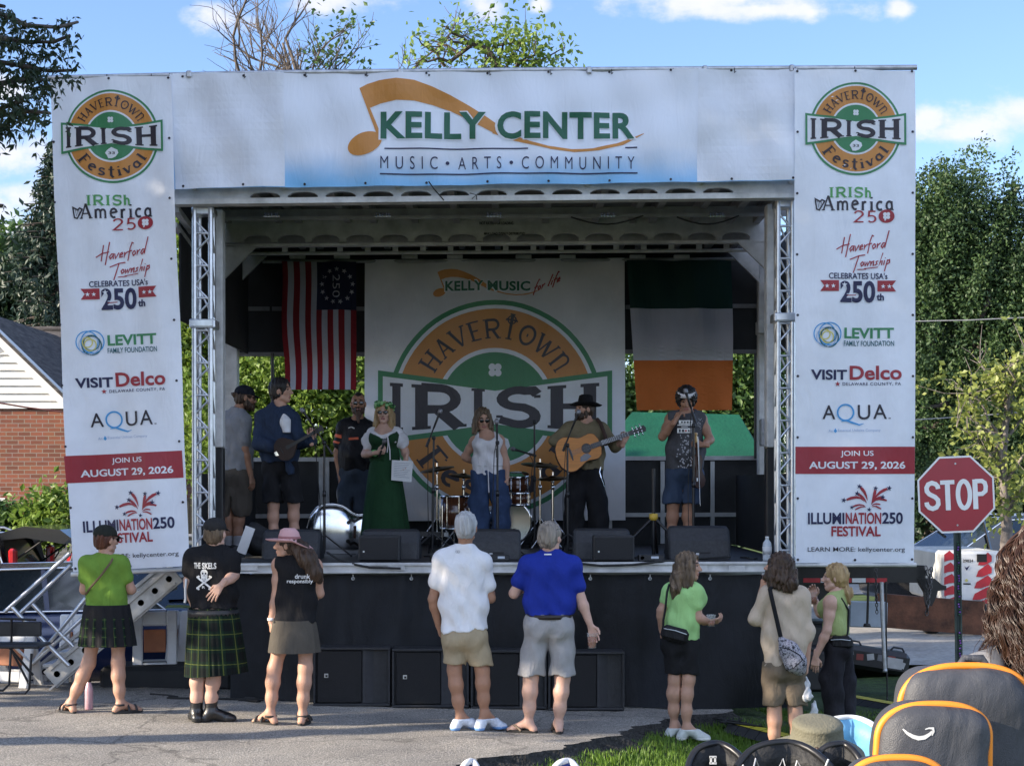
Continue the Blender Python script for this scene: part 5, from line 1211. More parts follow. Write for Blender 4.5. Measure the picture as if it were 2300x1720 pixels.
class Person:
    def __init__(s, label, D, J, floor, crop, yaw, head, sc=1.0, build=1.0, belly=0.0, skin=SKIN, female=False, group=None, hscale=1.0):
        """J: joints in the photo, picture left (L) and right (R); each (x, y, dd) in the crop's own pixels, dd metres beyond D"""
        k, ox, oy = crop; s.D = D; s.skin = skin; s.b = build; s.female = female; s.belly = belly; s.sc = sc
        W = lambda q: np.array(P(ox+q[0]*k, oy+q[1]*k, D+(q[2] if len(q) > 2 else 0)))
        s.W = W; s.px = lambda x, y, dd=0: W((x,y,dd)); s.J = {n: W(q) for n, q in J.items()}
        a = R(yaw); s.f = np.array([math.sin(a), -math.cos(a), 0]); s.side = nrm(s.J['SR']-s.J['SL']); s.side_h = nrm([s.side[0],s.side[1],0])
        s.floor = floor; c = (s.J['AL']+s.J['AR'])/2; s.base = Vector((c[0],c[1],floor)); s.root = empty('person', s.base, label, 'person', group)
        s.hc = s.J['head']; s.hy = head; s.HF = head_frame(*head); s.hs = sc*hscale; s.extra = []; s.kids = []
        z = s.base.z
        for n in ('AL','AR'): s.J[n][2] = max(min(s.J[n][2], floor+.14), floor+.075)
        allp = np.array(list(s.J.values())); s.lo = allp.min(0)-.22; s.hi = allp.max(0)+.22; s.lo[2] = floor-.02
    def H(s, x, y, z): return s.hc+s.HF @ (np.array([x,y,z])*s.hs)
    def torso(s, F, g=0.0, k=.05, low=True, loose=0.0):
        J = s.J; b = s.b; nb = J['neck']; pm = (J['HL']+J['HR'])/2; hw = s.side_h
        for q, sg in (('L',-1),('R',1)):
            S = J['S'+q]; Hh = J['H'+q]; S2 = S-hw*sg*.078*b+np.array([0,0,-.055]); w = S*.40+Hh*.60; wc = (nb*.40+pm*.60); w = w+(wc-w)*(.30 if s.female else .22); w[2] = S[2]*.40+Hh[2]*.60
            F.chain([S2, w, Hh-hw*sg*.015], [.083*b+g, (.072 if s.female else .080)*b+g+loose*.5, (.088 if s.female else .083)*b+g+loose*.7], k)
            F.cone(S+np.array([0,0,-.02]), S2, .055*b+g, .075*b+g, k)
            F.cone(nb+np.array([0,0,-.01]), S-hw*sg*.02, .05+g, .052*b+g, .05)
        ch = nb*.78+pm*.22; be = nb*.35+pm*.65
        F.chain([ch+s.f*.015, be+s.f*(.02+s.belly), pm], [.098*b+g, .094*b+g+s.belly*.5+loose*.5, .096*b+g+loose*.5], k)
        if s.female:
            for sg in (-1,1): F.ell(nb*.70+pm*.30+s.f*.095*b+hw*sg*.075*b, np.array([.07,.07,.072])*b+g, None, .05)
        if low:
            for q, sg in (('L',-1),('R',1)): F.ell(J['H'+q]-s.f*.045-hw*sg*.01+np.array([0,0,-.03]), np.array([.078,.076 if s.female else .088,.095])*b+g, None, .05)
    def legs(s, F, g=0.0, k=.03):
        J = s.J; b = .5+.5*s.b
        for q in 'LR':
            h, kn, an = J['H'+q], J['K'+q], J['A'+q]; F.chain([h, h*.5+kn*.5+s.f*.012, kn], [.080*b+g, .068*b+g, .049*b+g], k)
            d = an-kn; F.chain([kn, kn+d*.30-s.f*.012, kn+d*.65-s.f*.007, an], [.049*b+g, .050*b+g, .040*b+g, .032+g], .06)
    def foot(s, F, q, g=0.0, fine=True):
        an, to = s.J['A'+q], s.J['T'+q]; d = to-an; d[2] = 0; L = np.linalg.norm(d); d = nrm(d) if L > .02 else s.f; fl = s.floor
        ball = np.array([an[0],an[1],fl+.028])+d*.135*s.sc; toe = np.array([an[0],an[1],fl+.020])+d*.185*s.sc; heel = np.array([an[0],an[1],fl+.032])-d*.045
        F.cone(an, heel, .036+g, .032+g, .03); F.cone(an+d*.02, ball, .036+g, .030+g, .03); sd = np.cross(d,[0,0,1.])
        for t in (-.018,0,.02): F.cone(ball+sd*t, toe+sd*t*1.2-d*abs(t)*.5, .026+g, .016+g, .02)
        return d, ball, toe, heel
    def arms(s, F, g=0, k=.025):
        J = s.J; b = .45+.55*s.b
        for q in 'LR':
            S, E, Wr = J['S'+q], J['E'+q], J['W'+q]; F.ell(S-np.array([0,0,.015]), np.array([.058,.058,.06])*b+g, None, .04)
            F.chain([S-np.array([0,0,.01]), S*.5+E*.5, E], [.052*b+g, .047*b+g, .038*b+g], k); d = Wr-E; F.chain([E, E+d*.28, Wr], [.038*b+g, .040*b+g, .026*(.6+.4*b)+g], k)
    def head(s):
        c = 5.5e-3*s.hs; r = .19*s.hs; F = Field(s.hc-r-np.array([0,0,.05]), s.hc+r, c); m = s.HF; H = s.H; u = s.hs
        F.ell(H(0,-.012,.028), np.array([.074,.093,.086])*u, m, .01).ell(H(0,.028,-.03), np.array([.058,.062,.082])*u, m, .03).ell(H(0,.058,-.098), np.array([.026,.024,.02])*u, m, .03)
        F.cone(H(-.05,.02,-.075), H(0,.06,-.095), .018*u, .02*u, .02).cone(H(.05,.02,-.075), H(0,.06,-.095), .018*u, .02*u, .02)
        F.cone(H(0,.088,.012), H(0,.112,-.028), .009*u, .013*u, .012).cone(H(-.013,.096,-.034), H(.013,.096,-.034), .009*u, .009*u, .01)
        F.cone(H(-.036,.079,.026), H(.036,.079,.026), .012*u, .012*u, .015).cone(H(-.045,.062,-.018), H(-.03,.07,-.02), .016*u, .014*u, .02).cone(H(.045,.062,-.018), H(.03,.07,-.02), .016*u, .014*u, .02)
        for sg in (-1,1):
            F.ell(H(sg*.031,.098,.008), np.array([.016,.014,.011])*u, m, .012, cut=True); F.ell(H(sg*.078,-.006,-.008), np.array([.011,.020,.032])*u, m, .008)
        F.cone(H(-.02,.088,-.058), H(.02,.088,-.058), .0075*u, .0075*u, .008).cone(H(-.016,.087,-.070), H(.016,.087,-.070), .0085*u, .0085*u, .008)
        nb = s.J['neck']; nk = .052*(.7+.3*s.b) if not s.female else .046; F.cone(H(0,-.028,-.05), nb+np.array([0,0,.0]), nk*u, nk*1.08*u, .025)
        v, f = F.mesh(); ce = v[f].mean(1); loc = (ce-s.hc) @ m/u; mi = np.zeros(len(f), int)
        mi[(abs(loc[:,2]+.064) < .013) & (abs(loc[:,0]) < .024) & (loc[:,1] > .083)] = 1
        for sg in (-1,1):
            e = (loc[:,0]-sg*.031)**2/.0135**2+(loc[:,2]-.008)**2/.0065**2 < 1; mi[e & (loc[:,1] > .06)] = 2
            br = (abs(loc[:,0]-sg*.034) < .02) & (abs(loc[:,2]-.031-.004*np.cos((loc[:,0]-sg*.034)*60)) < .006) & (loc[:,1] > .055); mi[br] = 3
        return v, f, mi
    def hand(s, q, fingers, palm, curl=(.35,.4,.3), grip=None, thumb=1, spread=.012):
        """fingers: direction the hand points; palm: the way the palm faces"""
        Wr = s.J['W'+q]; d = nrm(fingers); p = np.array(palm, float); p = nrm(p-d*(p@d)); x = np.cross(d, p)*thumb; u = s.sc*.95
        F = Field(Wr-.21*u, Wr+.21*u, .0042)
        kn = []
        for i, t in enumerate((-.030,-.010,.010,.029)):
            k_ = Wr+d*(.082-.004*abs(i-1.3))*u-x*t*u; F.cone(Wr+d*.006-x*t*.45*u, k_, .015*u, .0125*u, .010); kn.append(k_)
        F.cone(Wr-d*.05, Wr+d*.012, .0265*u, .024*u, .012, flat=(p,1.15))
        for i, k_ in enumerate(kn):
            L = (.040,.046,.043,.033)[i]*u; a = 0; dd = nrm(d-x*(i-1.5)*spread*4); pt = k_
            for j in range(3):
                a += curl[j]*(1+.10*(i-1)); e = dd*math.cos(a)+p*math.sin(a); nx = pt+e*L*(1,.66,.52)[j]; F.cone(pt, nx, (.0095,.0085,.0078)[j]*u, (.0085,.0078,.0066)[j]*u, .003); pt = nx
        b0 = Wr+d*.022*u+x*.020*u; b1 = b0+nrm(d*.62+x*.72+p*.35)*.042*u; b2 = b1+nrm(d*.75+x*.25+p*.55)*.032*u; b3 = b2+nrm(d*.8-x*.1+p*.5)*.026*u
        F.chain([b0,b1,b2,b3],[.0145*u,.0115*u,.0095*u,.008*u],.006)
        v, f = F.mesh(); s.extra.append((v, f, 0))
    def body(s, hands=(), bare_feet=True, brow=H_BRN, h=.0095):
        F = Field(s.lo, s.hi, h); s.torso(F); s.legs(F); s.arms(F)
        for q in 'LR': s.foot(F, q)
        J = s.J; pm = (J['HL']+J['HR'])/2; km = (J['KL']+J['KR'])/2; am = (J['AL']+J['AR'])/2; X, Y, Z = np.meshgrid(*F.ax, indexing='ij', sparse=True)
        mx_ = np.where(Z > km[2], pm[0]+(km[0]-pm[0])*(pm[2]-Z)/(pm[2]-km[2]), km[0]+(am[0]-km[0])*(km[2]-Z)/(km[2]-am[2])); my_ = np.where(Z > km[2], pm[1]+(km[1]-pm[1])*(pm[2]-Z)/(pm[2]-km[2]), km[1]+(am[1]-km[1])*(km[2]-Z)/(km[2]-am[2]))
        gap = np.clip((pm[2]-.24-Z)*.1,-.05,.005)-np.abs((X-mx_)*s.side_h[0]+(Y-my_)*s.side_h[1]); F.d = -F._smin(-F.d, -gap, .012)
        nb = s.J['neck']; F.cone(s.H(0,-.028,-.05), nb, .046, .054, .03)
        v, f = F.mesh(); parts = [(v, f, 0)]; parts.append(s.head()); parts += s.extra
        V, Fc, M_ = join(parts); link('body', np_mesh('body', V, Fc, [s.skin, LIP, EYE, brow], M_), s.root)
    def part(s, name, F_or, m, label=None, h=None):
        v, f = F_or.mesh() if isinstance(F_or, Field) else F_or
        o = link(name, np_mesh(name, v, f, [m] if not isinstance(m, list) else m), s.root)
        if label: o['label'] = label
        return o
    # ------------------------------------------------ clothes
    def shirt(s, m, hem, sleeve=.55, g=.016, loose=.015, neck=.03, folds=.006, name='shirt', slant=0.0, scoop=None, sleeveless=False, cuff=.0, seed=0, ret=False):
        """hem: height of the lower edge; sleeve: share of the upper arm covered (above 1 runs down the forearm)"""
        J = s.J; F = Field(s.lo, s.hi, .0105); s.torso(F, g, loose=loose); b = .45+.55*s.b
        for q in 'LR':
            S, E, Wr = J['S'+q], J['E'+q], J['W'+q]
            if sleeveless: continue
            F.ell(S-np.array([0,0,.015]), np.array([.058,.058,.06])*b+g, None, .04)
            t = min(sleeve, 1); e = S+(E-S)*t; F.cone(S, e, .052*b+g, (.043*b+g)*(1.14 if sleeve < 1 else 1), .03)
            if sleeve > 1: F.cone(E, E+(Wr-E)*(sleeve-1), .046*b+g, .036*b+g+cuff, .03)
        nb = J['neck']; F.plane((nb[0],nb[1],hem), (slant,0,-1), .004)
        F.cone(nb+np.array([0,0,.035])+s.f*(neck*.4+.02), nb+np.array([0,0,.15])+s.f*.02, .050+neck, .10+neck, .01, cut=True)
        if scoop: F.ell(nb+s.f*.09+np.array([0,0,-.01]), (scoop,scoop,scoop), None, .01, cut=True)
        if sleeveless:
            for q, sg in (('L',-1),('R',1)): S = J['S'+q]; F.cone(S+s.side_h*sg*(.06 if sleeveless is True else sleeveless), S+s.side_h*sg*.05+np.array([0,0,-.06]), .062, .058, .012, cut=True)
        r = np.random.default_rng(seed+7); p = r.uniform(0,6,6); cx, cy = nb[0], nb[1]; zt = nb[2]; zh = hem
        def fold(X, Y, Z):
            t = np.clip((zt-Z)/(zt-zh+1e-6), 0, 1); th = np.arctan2(Y-cy, X-cx)
            return folds*(np.sin(th*9+p[0]+2.2*np.sin(Z*9+p[1]))*t*.6+.8*np.sin(Z*34+(X-cx)*24+p[2]+2*np.sin((X-cx)*9))*(.35+.5*t)+.6*np.sin(Z*21-(X-cx)*30+p[3])*.6)
        F.disp(fold)
        return F if ret else s.part(name, F, m)
    def shorts(s, m, waist, hem, g=.018, flare=.02, name='shorts', folds=.005, hems=None, seed=0):
        J = s.J; F = Field(s.lo, s.hi, .0105); b = .5+.5*s.b; pm = (J['HL']+J['HR'])/2
        for q, sg in (('L',-1),('R',1)):
            h, kn, an = J['H'+q], J['K'+q], J['A'+q]; z = (hems or {}).get(q, hem)
            F.ell(h-s.f*.045-s.side_h*sg*.01+np.array([0,0,-.03]), np.array([.080,.090,.097])*s.b+g, None, .05); F.cone(h, h+np.array([0,0,.10])-s.side_h*sg*.02, .086*s.b+g, .080*s.b+g, .04)
            if z > kn[2]-.02: t = (h[2]-z)/(h[2]-kn[2]+1e-6); e = h+(kn-h)*t*1.06; F.cone(h, e, .084*b+g, .062*b+g+flare*.75, .03)
            else:
                F.cone(h, kn, .084*b+g, .064*b+g+flare, .03); d = an-kn; t = (kn[2]-z)/(kn[2]-an[2]+1e-6); F.cone(kn, kn+d*min(t,1.0)*1.03, .064*b+g+flare, .052*b+g+flare, .02)
        F.cone(pm+np.array([0,0,.06])+s.f*s.belly, pm, .10*s.b+g+s.belly*.4, .105*s.b+g, .05)
        zl = min(hems.values()) if hems else hem; F.plane((0,0,waist), (0,0,1), .004); X, Y, Z = np.meshgrid(*F.ax, indexing='ij', sparse=True)
        if hems:
            mid = pm; sd = s.side_h; lr = (X-mid[0])*sd[0]+(Y-mid[1])*sd[1]; zh = np.where(lr < 0, hems['L'], hems['R']); F.d = np.maximum(F.d, zh-Z)
        else: F.d = np.maximum(F.d, hem-Z)
        cz = min(J['HL'][2],J['HR'][2])-.21; km = (J['KL']+J['KR'])/2-pm; sl_ = float(km @ s.side_h)/float(km[2]); lr2 = (X-pm[0])*s.side_h[0]+(Y-pm[1])*s.side_h[1]-(Z-pm[2])*sl_
        gap = np.clip((cz-Z)*.10,-.05,.012)-np.abs(lr2); F.d = -F._smin(-F.d, -gap, .02)
        r = np.random.default_rng(seed+17); p = r.uniform(0,6,5)
        F.disp(lambda X, Y, Z: folds*(np.sin(X*38+Z*14+p[0])+np.sin(Z*32-X*22+p[1]+2*np.sin(X*11))*.8+.5*np.sin(Y*40+Z*25+p[2])))
        return s.part(name, F, m)
    def skirt(s, m, waist, hem, w0, w1, d0, d1, name='skirt', pleats=0, amp=.05, cx=None, tilt=0.0, n=120, sway=0.0, mats=None, mfn=None):
        """hanging skirt: half widths and half depths at waist and hem, pleated"""
        pm = (s.J['HL']+s.J['HR'])/2; ax = nrm(s.side_h); ay = np.array([-ax[1],ax[0],0]); v = []; f = []; mi = []; nz = 20
        if cx is None: cx = (pm[0],pm[0])
        for j in range(nz+1):
            t = j/nz; w = w0+(w1-w0)*t**.8; d = d0+(d1-d0)*t**.8; c = np.array([cx[0]+(cx[1]-cx[0])*t, pm[1], waist+(hem-waist)*t])
            for k in range(n):
                a = 2*math.pi*k/n; q = 1.0
                if pleats: ph = a*pleats/(2*math.pi) % 1; q = 1+amp*(.25+t)*((2*abs(ph-.5))**.7-.5)
                else: q = 1+amp*t*(math.sin(a*7+1)+.6*math.sin(a*12+t*2))
                p = c+ax*w*q*math.cos(a)+ay*d*q*math.sin(a); p[2] += tilt*t*math.cos(a)+sway*t*math.sin(a*3); v.append(p)
        for j in range(nz):
            for k in range(n):
                k2 = (k+1) % n; f.append((j*n+k,(j+1)*n+k,(j+1)*n+k2,j*n+k2)); mi.append(mfn(k/n, j/nz) if mfn else 0)
        f = [q[::-1] for q in f]
        o = link(name, np_mesh(name, v, f, mats or [m], mi), s.root); return o
    def shoe(s, m, sole, name='shoe', high=0.0, up=.012):
        for q in 'LR':
            lo = s.J['A'+q]-.30; hi = s.J['A'+q]+.30; lo[2] = s.floor-.01; hi[2] = s.floor+.14+high; F = Field(lo, hi, .007); d, ball, toe, heel = s.foot(F, q, up)
            an = s.J['A'+q]; kn = s.J['K'+q]
            if high: F.cone(an, an+nrm(kn-an)*high, .05, .058, .02)
            top = s.floor+.10+high; F.plane((0,0,top),(0,0,1),.004); F.plane((0,0,s.floor+.004),(0,0,-1)); v, f = F.mesh(); z = v[f].mean(1)[:,2]
            link(name, np_mesh(name, v, f, [m, sole], (z < s.floor+.026).astype(int)), s.root)
    def sandal(s, m, name='sandal', straps=2, sole=None):
        for q in 'LR':
            an, to = s.J['A'+q], s.J['T'+q]; d = nrm([to[0]-an[0],to[1]-an[1],0]); sd = np.cross(d,[0,0,1.]); c = np.array([an[0],an[1],s.floor]); b = MB(); n = 18; out = []
            for k in range(n):
                a = 2*math.pi*k/n; out.append(c+d*(.065+.145*math.cos(a)*s.sc)+sd*(.048*math.sin(a)*(1+.15*math.cos(a))))
            vs = [Vector(o)+Vector((0,0,.001)) for o in out]+[Vector(o)+Vector((0,0,.022)) for o in out]
            b.add(vs,[tuple(range(n))[::-1],tuple(range(n,2*n))]+[(i,(i+1)%n,n+(i+1)%n,n+i) for i in range(n)],0)
            if straps == 1:
                for sg in (-1,1): b.tube([Vector(c+d*.16+np.array([0,0,.05])),Vector(c+d*.11+sd*sg*.035+np.array([0,0,.06])),Vector(c+d*.05+sd*sg*.048+np.array([0,0,.02]))],.009,1,6)
            else:
                for y in (.13,.06): b.tube([Vector(c+d*y+sd*.052*math.cos(R(t))+np.array([0,0,.02+(.055 if y < .1 else .045)*math.sin(R(t))])) for t in range(0,181,22)],.011,1,6)
                b.tube([Vector(c-d*.045*math.cos(R(t))+d*.0+sd*.045*math.sin(R(t))+np.array([0,0,.075])) for t in range(-110,111,22)],.010,1,6)
            b.build(name, [sole or m, m], s.root)
    # ------------------------------------------------ hair, hats, glasses
    def hair(s, m, kind='short', length=.0, puff=.014, name='hair', seed=0, front=.052, rough=.003, fringe=.062, under=None):
        u = s.hs; r = .27*u+length; lo = s.hc-np.array([.22,.22,.16+length])*u; hi = s.hc+np.array([.22,.22,.22])*u; F = Field(lo, hi, .0062); H = s.H; mm = s.HF
        F.ell(H(0,-.016,.034), (np.array([.078,.096,.088])+puff)*u, mm, .01)
        if kind in ('short','curly','long','bob','tail','bun'): F.ell(H(0,-.045,-.02), (np.array([.070,.062,.075])+puff*.7)*u, mm, .03)
        if kind in ('long','bob'):
            z = s.hc[2]; L = length; dn = np.array([0,0,-1.])
            for t in np.linspace(-1,1,13):
                a = t*R(118); x, y = math.sin(a), -math.cos(a); p0 = H(.082*x,.088*y-.01,-.01); p1 = p0+dn*L*.5*u+(p0-H(0,-.01,-.01))*.10; p2 = p1+dn*L*.5*u+(p0-H(0,-.01,-.01))*(.15)+np.array([.012*math.sin(t*9+seed),.01*math.sin(t*7),0])
                F.chain([p0,p1,p2],[.030*u,.030*u,.014*u],.022)
        if kind == 'bun': F.ell(H(0,-.115,.02), np.array([.035,.035,.035])*u, mm, .012)
        # face, nape and ears left free
        F.ell(H(0,.085,-.045), np.array([.068,.078,.105+.0])*u, mm, .01, cut=True)
        F.ell(H(0,.115,fringe-.035), np.array([.064,.066,.068])*u, mm, .012, cut=True)
        if kind in ('short','curly','bun'):
            F.plane(H(0,-.10,-.075), -mm[:,2]+.35*mm[:,1]*-1, .006)
            for sg in (-1,1): F.ell(H(sg*.09,.012,-.03), np.array([.030,.026,.045])*u, mm, .008, cut=True)
        if under is not None: F.plane(H(0,0,under), mm[:,2]-.1*mm[:,1], .006)
        g = np.random.default_rng(seed+3); p = g.uniform(0,6,8)
        if kind == 'curly': F.disp(lambda X,Y,Z: .010*np.sin(X*95+p[0]+2*np.sin(Z*60))*np.sin(Y*90+p[1])*np.sin(Z*88+p[2])+.004*np.sin(X*190)*np.sin(Z*170))
        else:
            w = 1.6 if kind in ('long','bob') else 1
            F.disp(lambda X,Y,Z: rough*w*(np.sin(X*170+3*np.sin(Z*11+p[0])+p[1])+np.sin(Y*150+3*np.sin(Z*13+p[2])+p[3])+.7*np.sin(X*310+Y*260+2*np.sin(Z*20)+p[4])))
        return s.part(name, F, m)
    def beard(s, m, length=.03, name='beard'):
        u = s.hs; H = s.H; lo = s.hc-.2*u-np.array([0,0,length]); F = Field(lo, s.hc+.2*u, .006); mm = s.HF
        F.ell(H(0,.045,-.078), np.array([.062,.060,.052])*u, mm, .01); F.cone(H(0,.085,-.10), H(0,.10,-.10-length), .034*u, .016*u, .03); F.ell(H(-.058,.01,-.05), np.array([.018,.03,.05])*u, mm, .02).ell(H(.058,.01,-.05), np.array([.018,.03,.05])*u, mm, .02)
        F.cone(H(-.026,.093,-.048), H(.026,.093,-.048), .008*u, .008*u, .01); F.ell(H(0,.098,-.064), np.array([.021,.02,.010])*u, mm, .005, cut=True); F.ell(H(0,.095,-.005), np.array([.052,.05,.036])*u, mm, .012, cut=True)
        F.disp(lambda X,Y,Z: .0035*(np.sin(X*160+3*np.sin(Z*20))+np.sin(Y*150+X*90))); return s.part(name, F, m)
    def glasses(s, m=None, up=0.0, back=0.0):
        b = MB(); H = lambda x,y,z: Vector(s.H(x,y-back,z+up)); rm = Matrix(s.HF.tolist()); u = s.hs
        for sg in (-1,1):
            b.sphere(H(sg*.031,.100,.004),.026*u,0,14,(1,.22,.80),rm); b.tube([H(sg*.056,.090,.012),H(sg*.080,.02,.014),H(sg*.083,-.015,.006)],.003,0,5)
        b.tube([H(-.012,.108,.010),H(.012,.108,.010)],.003,0,5); return b.build('sunglasses', m or SUNG, s.root)
    def cap(s, m, brim_yaw=0, m2=None, flatcap=False):
        u = s.hs; H = s.H; mm = s.HF; F = Field(s.hc-.24*u, s.hc+.26*u, .0062)
        F.ell(H(0,-.014,.048), np.array([.090,.108,.082])*u, mm, .01); F.plane(H(0,0,.030), -(mm[:,2]-.10*mm[:,1])); F.disp(lambda X,Y,Z: .0012*np.sin(np.arctan2(Y-s.hc[1],X-s.hc[0])*6*2))
        a = R(brim_yaw); dx, dy = math.sin(a), math.cos(a)
        if not flatcap:
            for t in np.linspace(-.055,.055,9): F.cone(H(dx*.07+dy*t,dy*.07-dx*t,.038), H(dx*(.165-t*t*9)+dy*t*1.05,dy*(.165-t*t*9)-dx*t*1.05,.022-abs(t)*.12), .006*u, .005*u, .006)
        else: F.cone(H(-.04,.085,.035), H(.04,.085,.035), .010, .010, .01)
        F.ell(H(0,-.014,.125), (.009,.009,.006), mm, .002); return s.part('cap', F, m)
    def brimhat(s, prof, m, mod=None, dz=0.0, tilt=0.0, band=None, sx=.9, warp=None):
        rm = Matrix(s.HF.tolist()) @ Matrix.Rotation(R(tilt),3,'X'); b = MB(); b.lathe(s.H(0,-.012,.045+dz),[(r*s.hs,z*s.hs) for r,z in prof],0,40,sx,1,rm,True,mod)
        if warp: b.v = [tuple(warp(Vector(v))) for v in b.v]
        o = b.build('hat', m, s.root); return o
    def belt(s, m, z, w, d, h=.04, name='belt'):
        pm = (s.J['HL']+s.J['HR'])/2; b = MB(); ang = math.atan2(s.side_h[1], s.side_h[0]); b.lathe((pm[0],pm[1]-0,z),[(1,-h/2),(1.02,-h/2),(1.02,h/2),(1,h/2)],0,36,w,d,None); cs, sn = math.cos(ang), math.sin(ang); return b.build(name, m, s.root)
def strap_line(F_pts, w, m, name, root=None, label=None, cat=None, t=.004):
    """flat band along points"""
    b = MB(); pts = [Vector(p) for p in F_pts]
    for a, c in zip(pts, pts[1:]): b.beam(a, c, t*2, w, 0, up=(0,-1,0.001)) if False else b.tube([a, c], w/2, 0, 8)
    return b
# ---------------------------------------------------------------- the people watching
def Dg(px, py):
    D = 15.0
    for _ in range(6): D = (CAMZ-ground_z(XD(px,D),D))*FPX/(py-HZ)
    return D
AUD, BAND = 'people watching the stage', 'people on the stage'
c5, c6, c7, c8 = (.3446,0,1150), (.3446,500,1150), (.3446,900,1150), (.3446,1400,1150); s2, s3, s4 = (.2721,400,820), (.2721,900,820), (.2721,1300,820)
dn = (0,0,-1)
LIME = fabric('grass green jersey',(.16,.29,.045)); KB = fabric('black twill',(.014,.014,.016)); BLKT = fabric('black cotton',(.012,.012,.014)); KHAKI = fabric('khaki',(.36,.29,.19)); GREYS = fabric('grey chino',(.34,.33,.33))
def tartan(name, base, l1, l2, sc=1.0):
    m = bpy.data.materials.new(name); m.use_nodes = True; nt = m.node_tree; N = nt.nodes; L = nt.links; b = N['Principled BSDF']; b.inputs['Roughness'].default_value = .9; b.inputs['Specular IOR Level'].default_value = .15
    tc = N.new('ShaderNodeTexCoord'); sp = N.new('ShaderNodeSeparateXYZ'); L.new(tc.outputs['Object'], sp.inputs[0])
    def M(op, a, c=None):
        n = N.new('ShaderNodeMath'); n.operation = op
        for i, v in enumerate((a, c)):
            if v is None: continue
            if isinstance(v, (int,float)): n.inputs[i].default_value = v
            else: L.new(v, n.inputs[i])
        return n.outputs[0]
    ang = M('MULTIPLY', M('ARCTAN2', sp.outputs[1], sp.outputs[0]), .21)
    def bars(c, per, w, off): return M('LESS_THAN', M('FRACT', M('ADD', M('DIVIDE', c, per), off)), w)
    def mix(f, a, c):
        n = N.new('ShaderNodeMix'); n.data_type = 'RGBA'; L.new(f, n.inputs[0])
        for i, v in ((6,a),(7,c)):
            if isinstance(v, tuple): n.inputs[i].default_value = (*v,1)
            else: L.new(v, n.inputs[i])
        return n.outputs[2]
    col = mix(M('MULTIPLY', M('ADD', bars(ang,.085*sc,.45,.2), bars(sp.outputs[2],.125*sc,.45,.2)), .5), base, l1)
    col = mix(M('MULTIPLY', M('MAXIMUM', bars(ang,.085*sc,.05,.0), bars(sp.outputs[2],.125*sc,.05,.0)), .75), col, l2); L.new(col, b.inputs['Base Color']); return m
TART = tartan('green black tartan',(.006,.008,.008),(.007,.020,.012),(.10,.12,.028))
# woman in green
D = Dg(200,1601); q = Person('person in bright green top, pleated black skirt and dark cap, seen from behind', D,
  dict(head=(692,178),neck=(690,288),SL=(568,332),SR=(788,335),EL=(550,505,.04),ER=(856,505,.04),WL=(625,520,.30),WR=(775,500,.30),HL=(632,665),HR=(765,665),KL=(578,985,.02),KR=(770,985,.02),AL=(462,1245),AR=(785,1255),TL=(405,1285,.13),TR=(880,1285,.08)),
  ground_z(XD(200,D),D), c5, 175, (138,-4), 1.0, 1.0, 0, SKIN, True, AUD)
q.hand('L',(1,.6,.3),(0,.3,1),thumb=-1); q.hand('R',(-1,.6,.3),(0,.3,1)); q.body(); hemz = q.px(690,620)[2]
q.shirt(LIME, hemz, .52, .013, .012, .035, .006, seed=1); z0, z1 = q.px(690,600)[2], q.px(690,868)[2]
PLT = tartan('tartan pleat inset',(.008,.010,.010),(.010,.03,.016),(.12,.16,.04),.6)
q.skirt(KB, z0, z1, .195, .245, .15, .20, 'pleated_skirt', 16, .10, cx=(q.px(697,0)[0],q.px(700,0)[0]), mats=[KB,PLT], mfn=lambda a,t: 1 if (a*16 % 1) < .30 and t > .25 else 0)
q.sandal(BLKP, 'clog', 2); q.hair(H_RED,'short',seed=2,puff=.006,under=.05); q.cap(fabric('dark green cap',(.022,.025,.020)), 0); q.glasses()
b = MB(); b.tube([q.px(735,300,-.05),q.px(720,330,-.145),q.px(660,410,-.155),q.px(590,490,-.14),q.px(558,535,-.06)],.010,0,8); tag(b.build('bag_strap', fabric('tan strap',(.16,.11,.07)), None, q.px(735,300)), 'thin tan bag strap slanting across the bright green top', 'strap')
# man in kilt
D = Dg(480,1620); q = Person('person in black skull T-shirt and green tartan kilt with black boots, hand on hip', D,
  dict(head=(1405,138),neck=(1398,232),SL=(1258,292),SR=(1500,298),EL=(1230,445,.03),ER=(1527,410,-.03),WL=(1240,565,.18),WR=(1442,475,-.20),HL=(1325,660),HR=(1455,660),KL=(1292,1020),KR=(1398,1020),AL=(1280,1325),AR=(1372,1335),TL=(1268,1360,.15),TR=(1500,1350,.05)),
  ground_z(XD(480,D),D), c5, 172, (162,0), 1.02, 1.12, .03, SKINP, False, AUD, 1.03)
q.hand('L',(.2,.5,-1),(1,0,0),thumb=-1); q.hand('R',(-.62,-.05,-.8),(.15,1,0),(.15,.2,.2),thumb=-1,spread=.03); q.body()
SKT = BLKT; q.shirt(SKT, q.px(1390,625)[2], .62, .016, .02, .03, .007, seed=3)
z0, z1 = q.px(1400,622)[2], q.px(1400,1052)[2]
q.skirt(TART, z0, z1, .205, .262, .17, .235, 'kilt', 34, .07, cx=(q.px(1390,0)[0],q.px(1410,0)[0]), tilt=.02)
q.belt(BLKP, q.px(1390,655)[2], .212, .178, .06); q.shoe(mat('black boot leather',(.012,.012,.013),.35,0,.1,10,.1,60,coat=.3), RUBBER, 'boot', .19, .016); q.hair(hairmat('light brown',(.06,.038,.022),(.20,.14,.09)),'short',seed=4,puff=.006,under=.05); q.cap(fabric('charcoal cap',(.026,.025,.025)), 0)
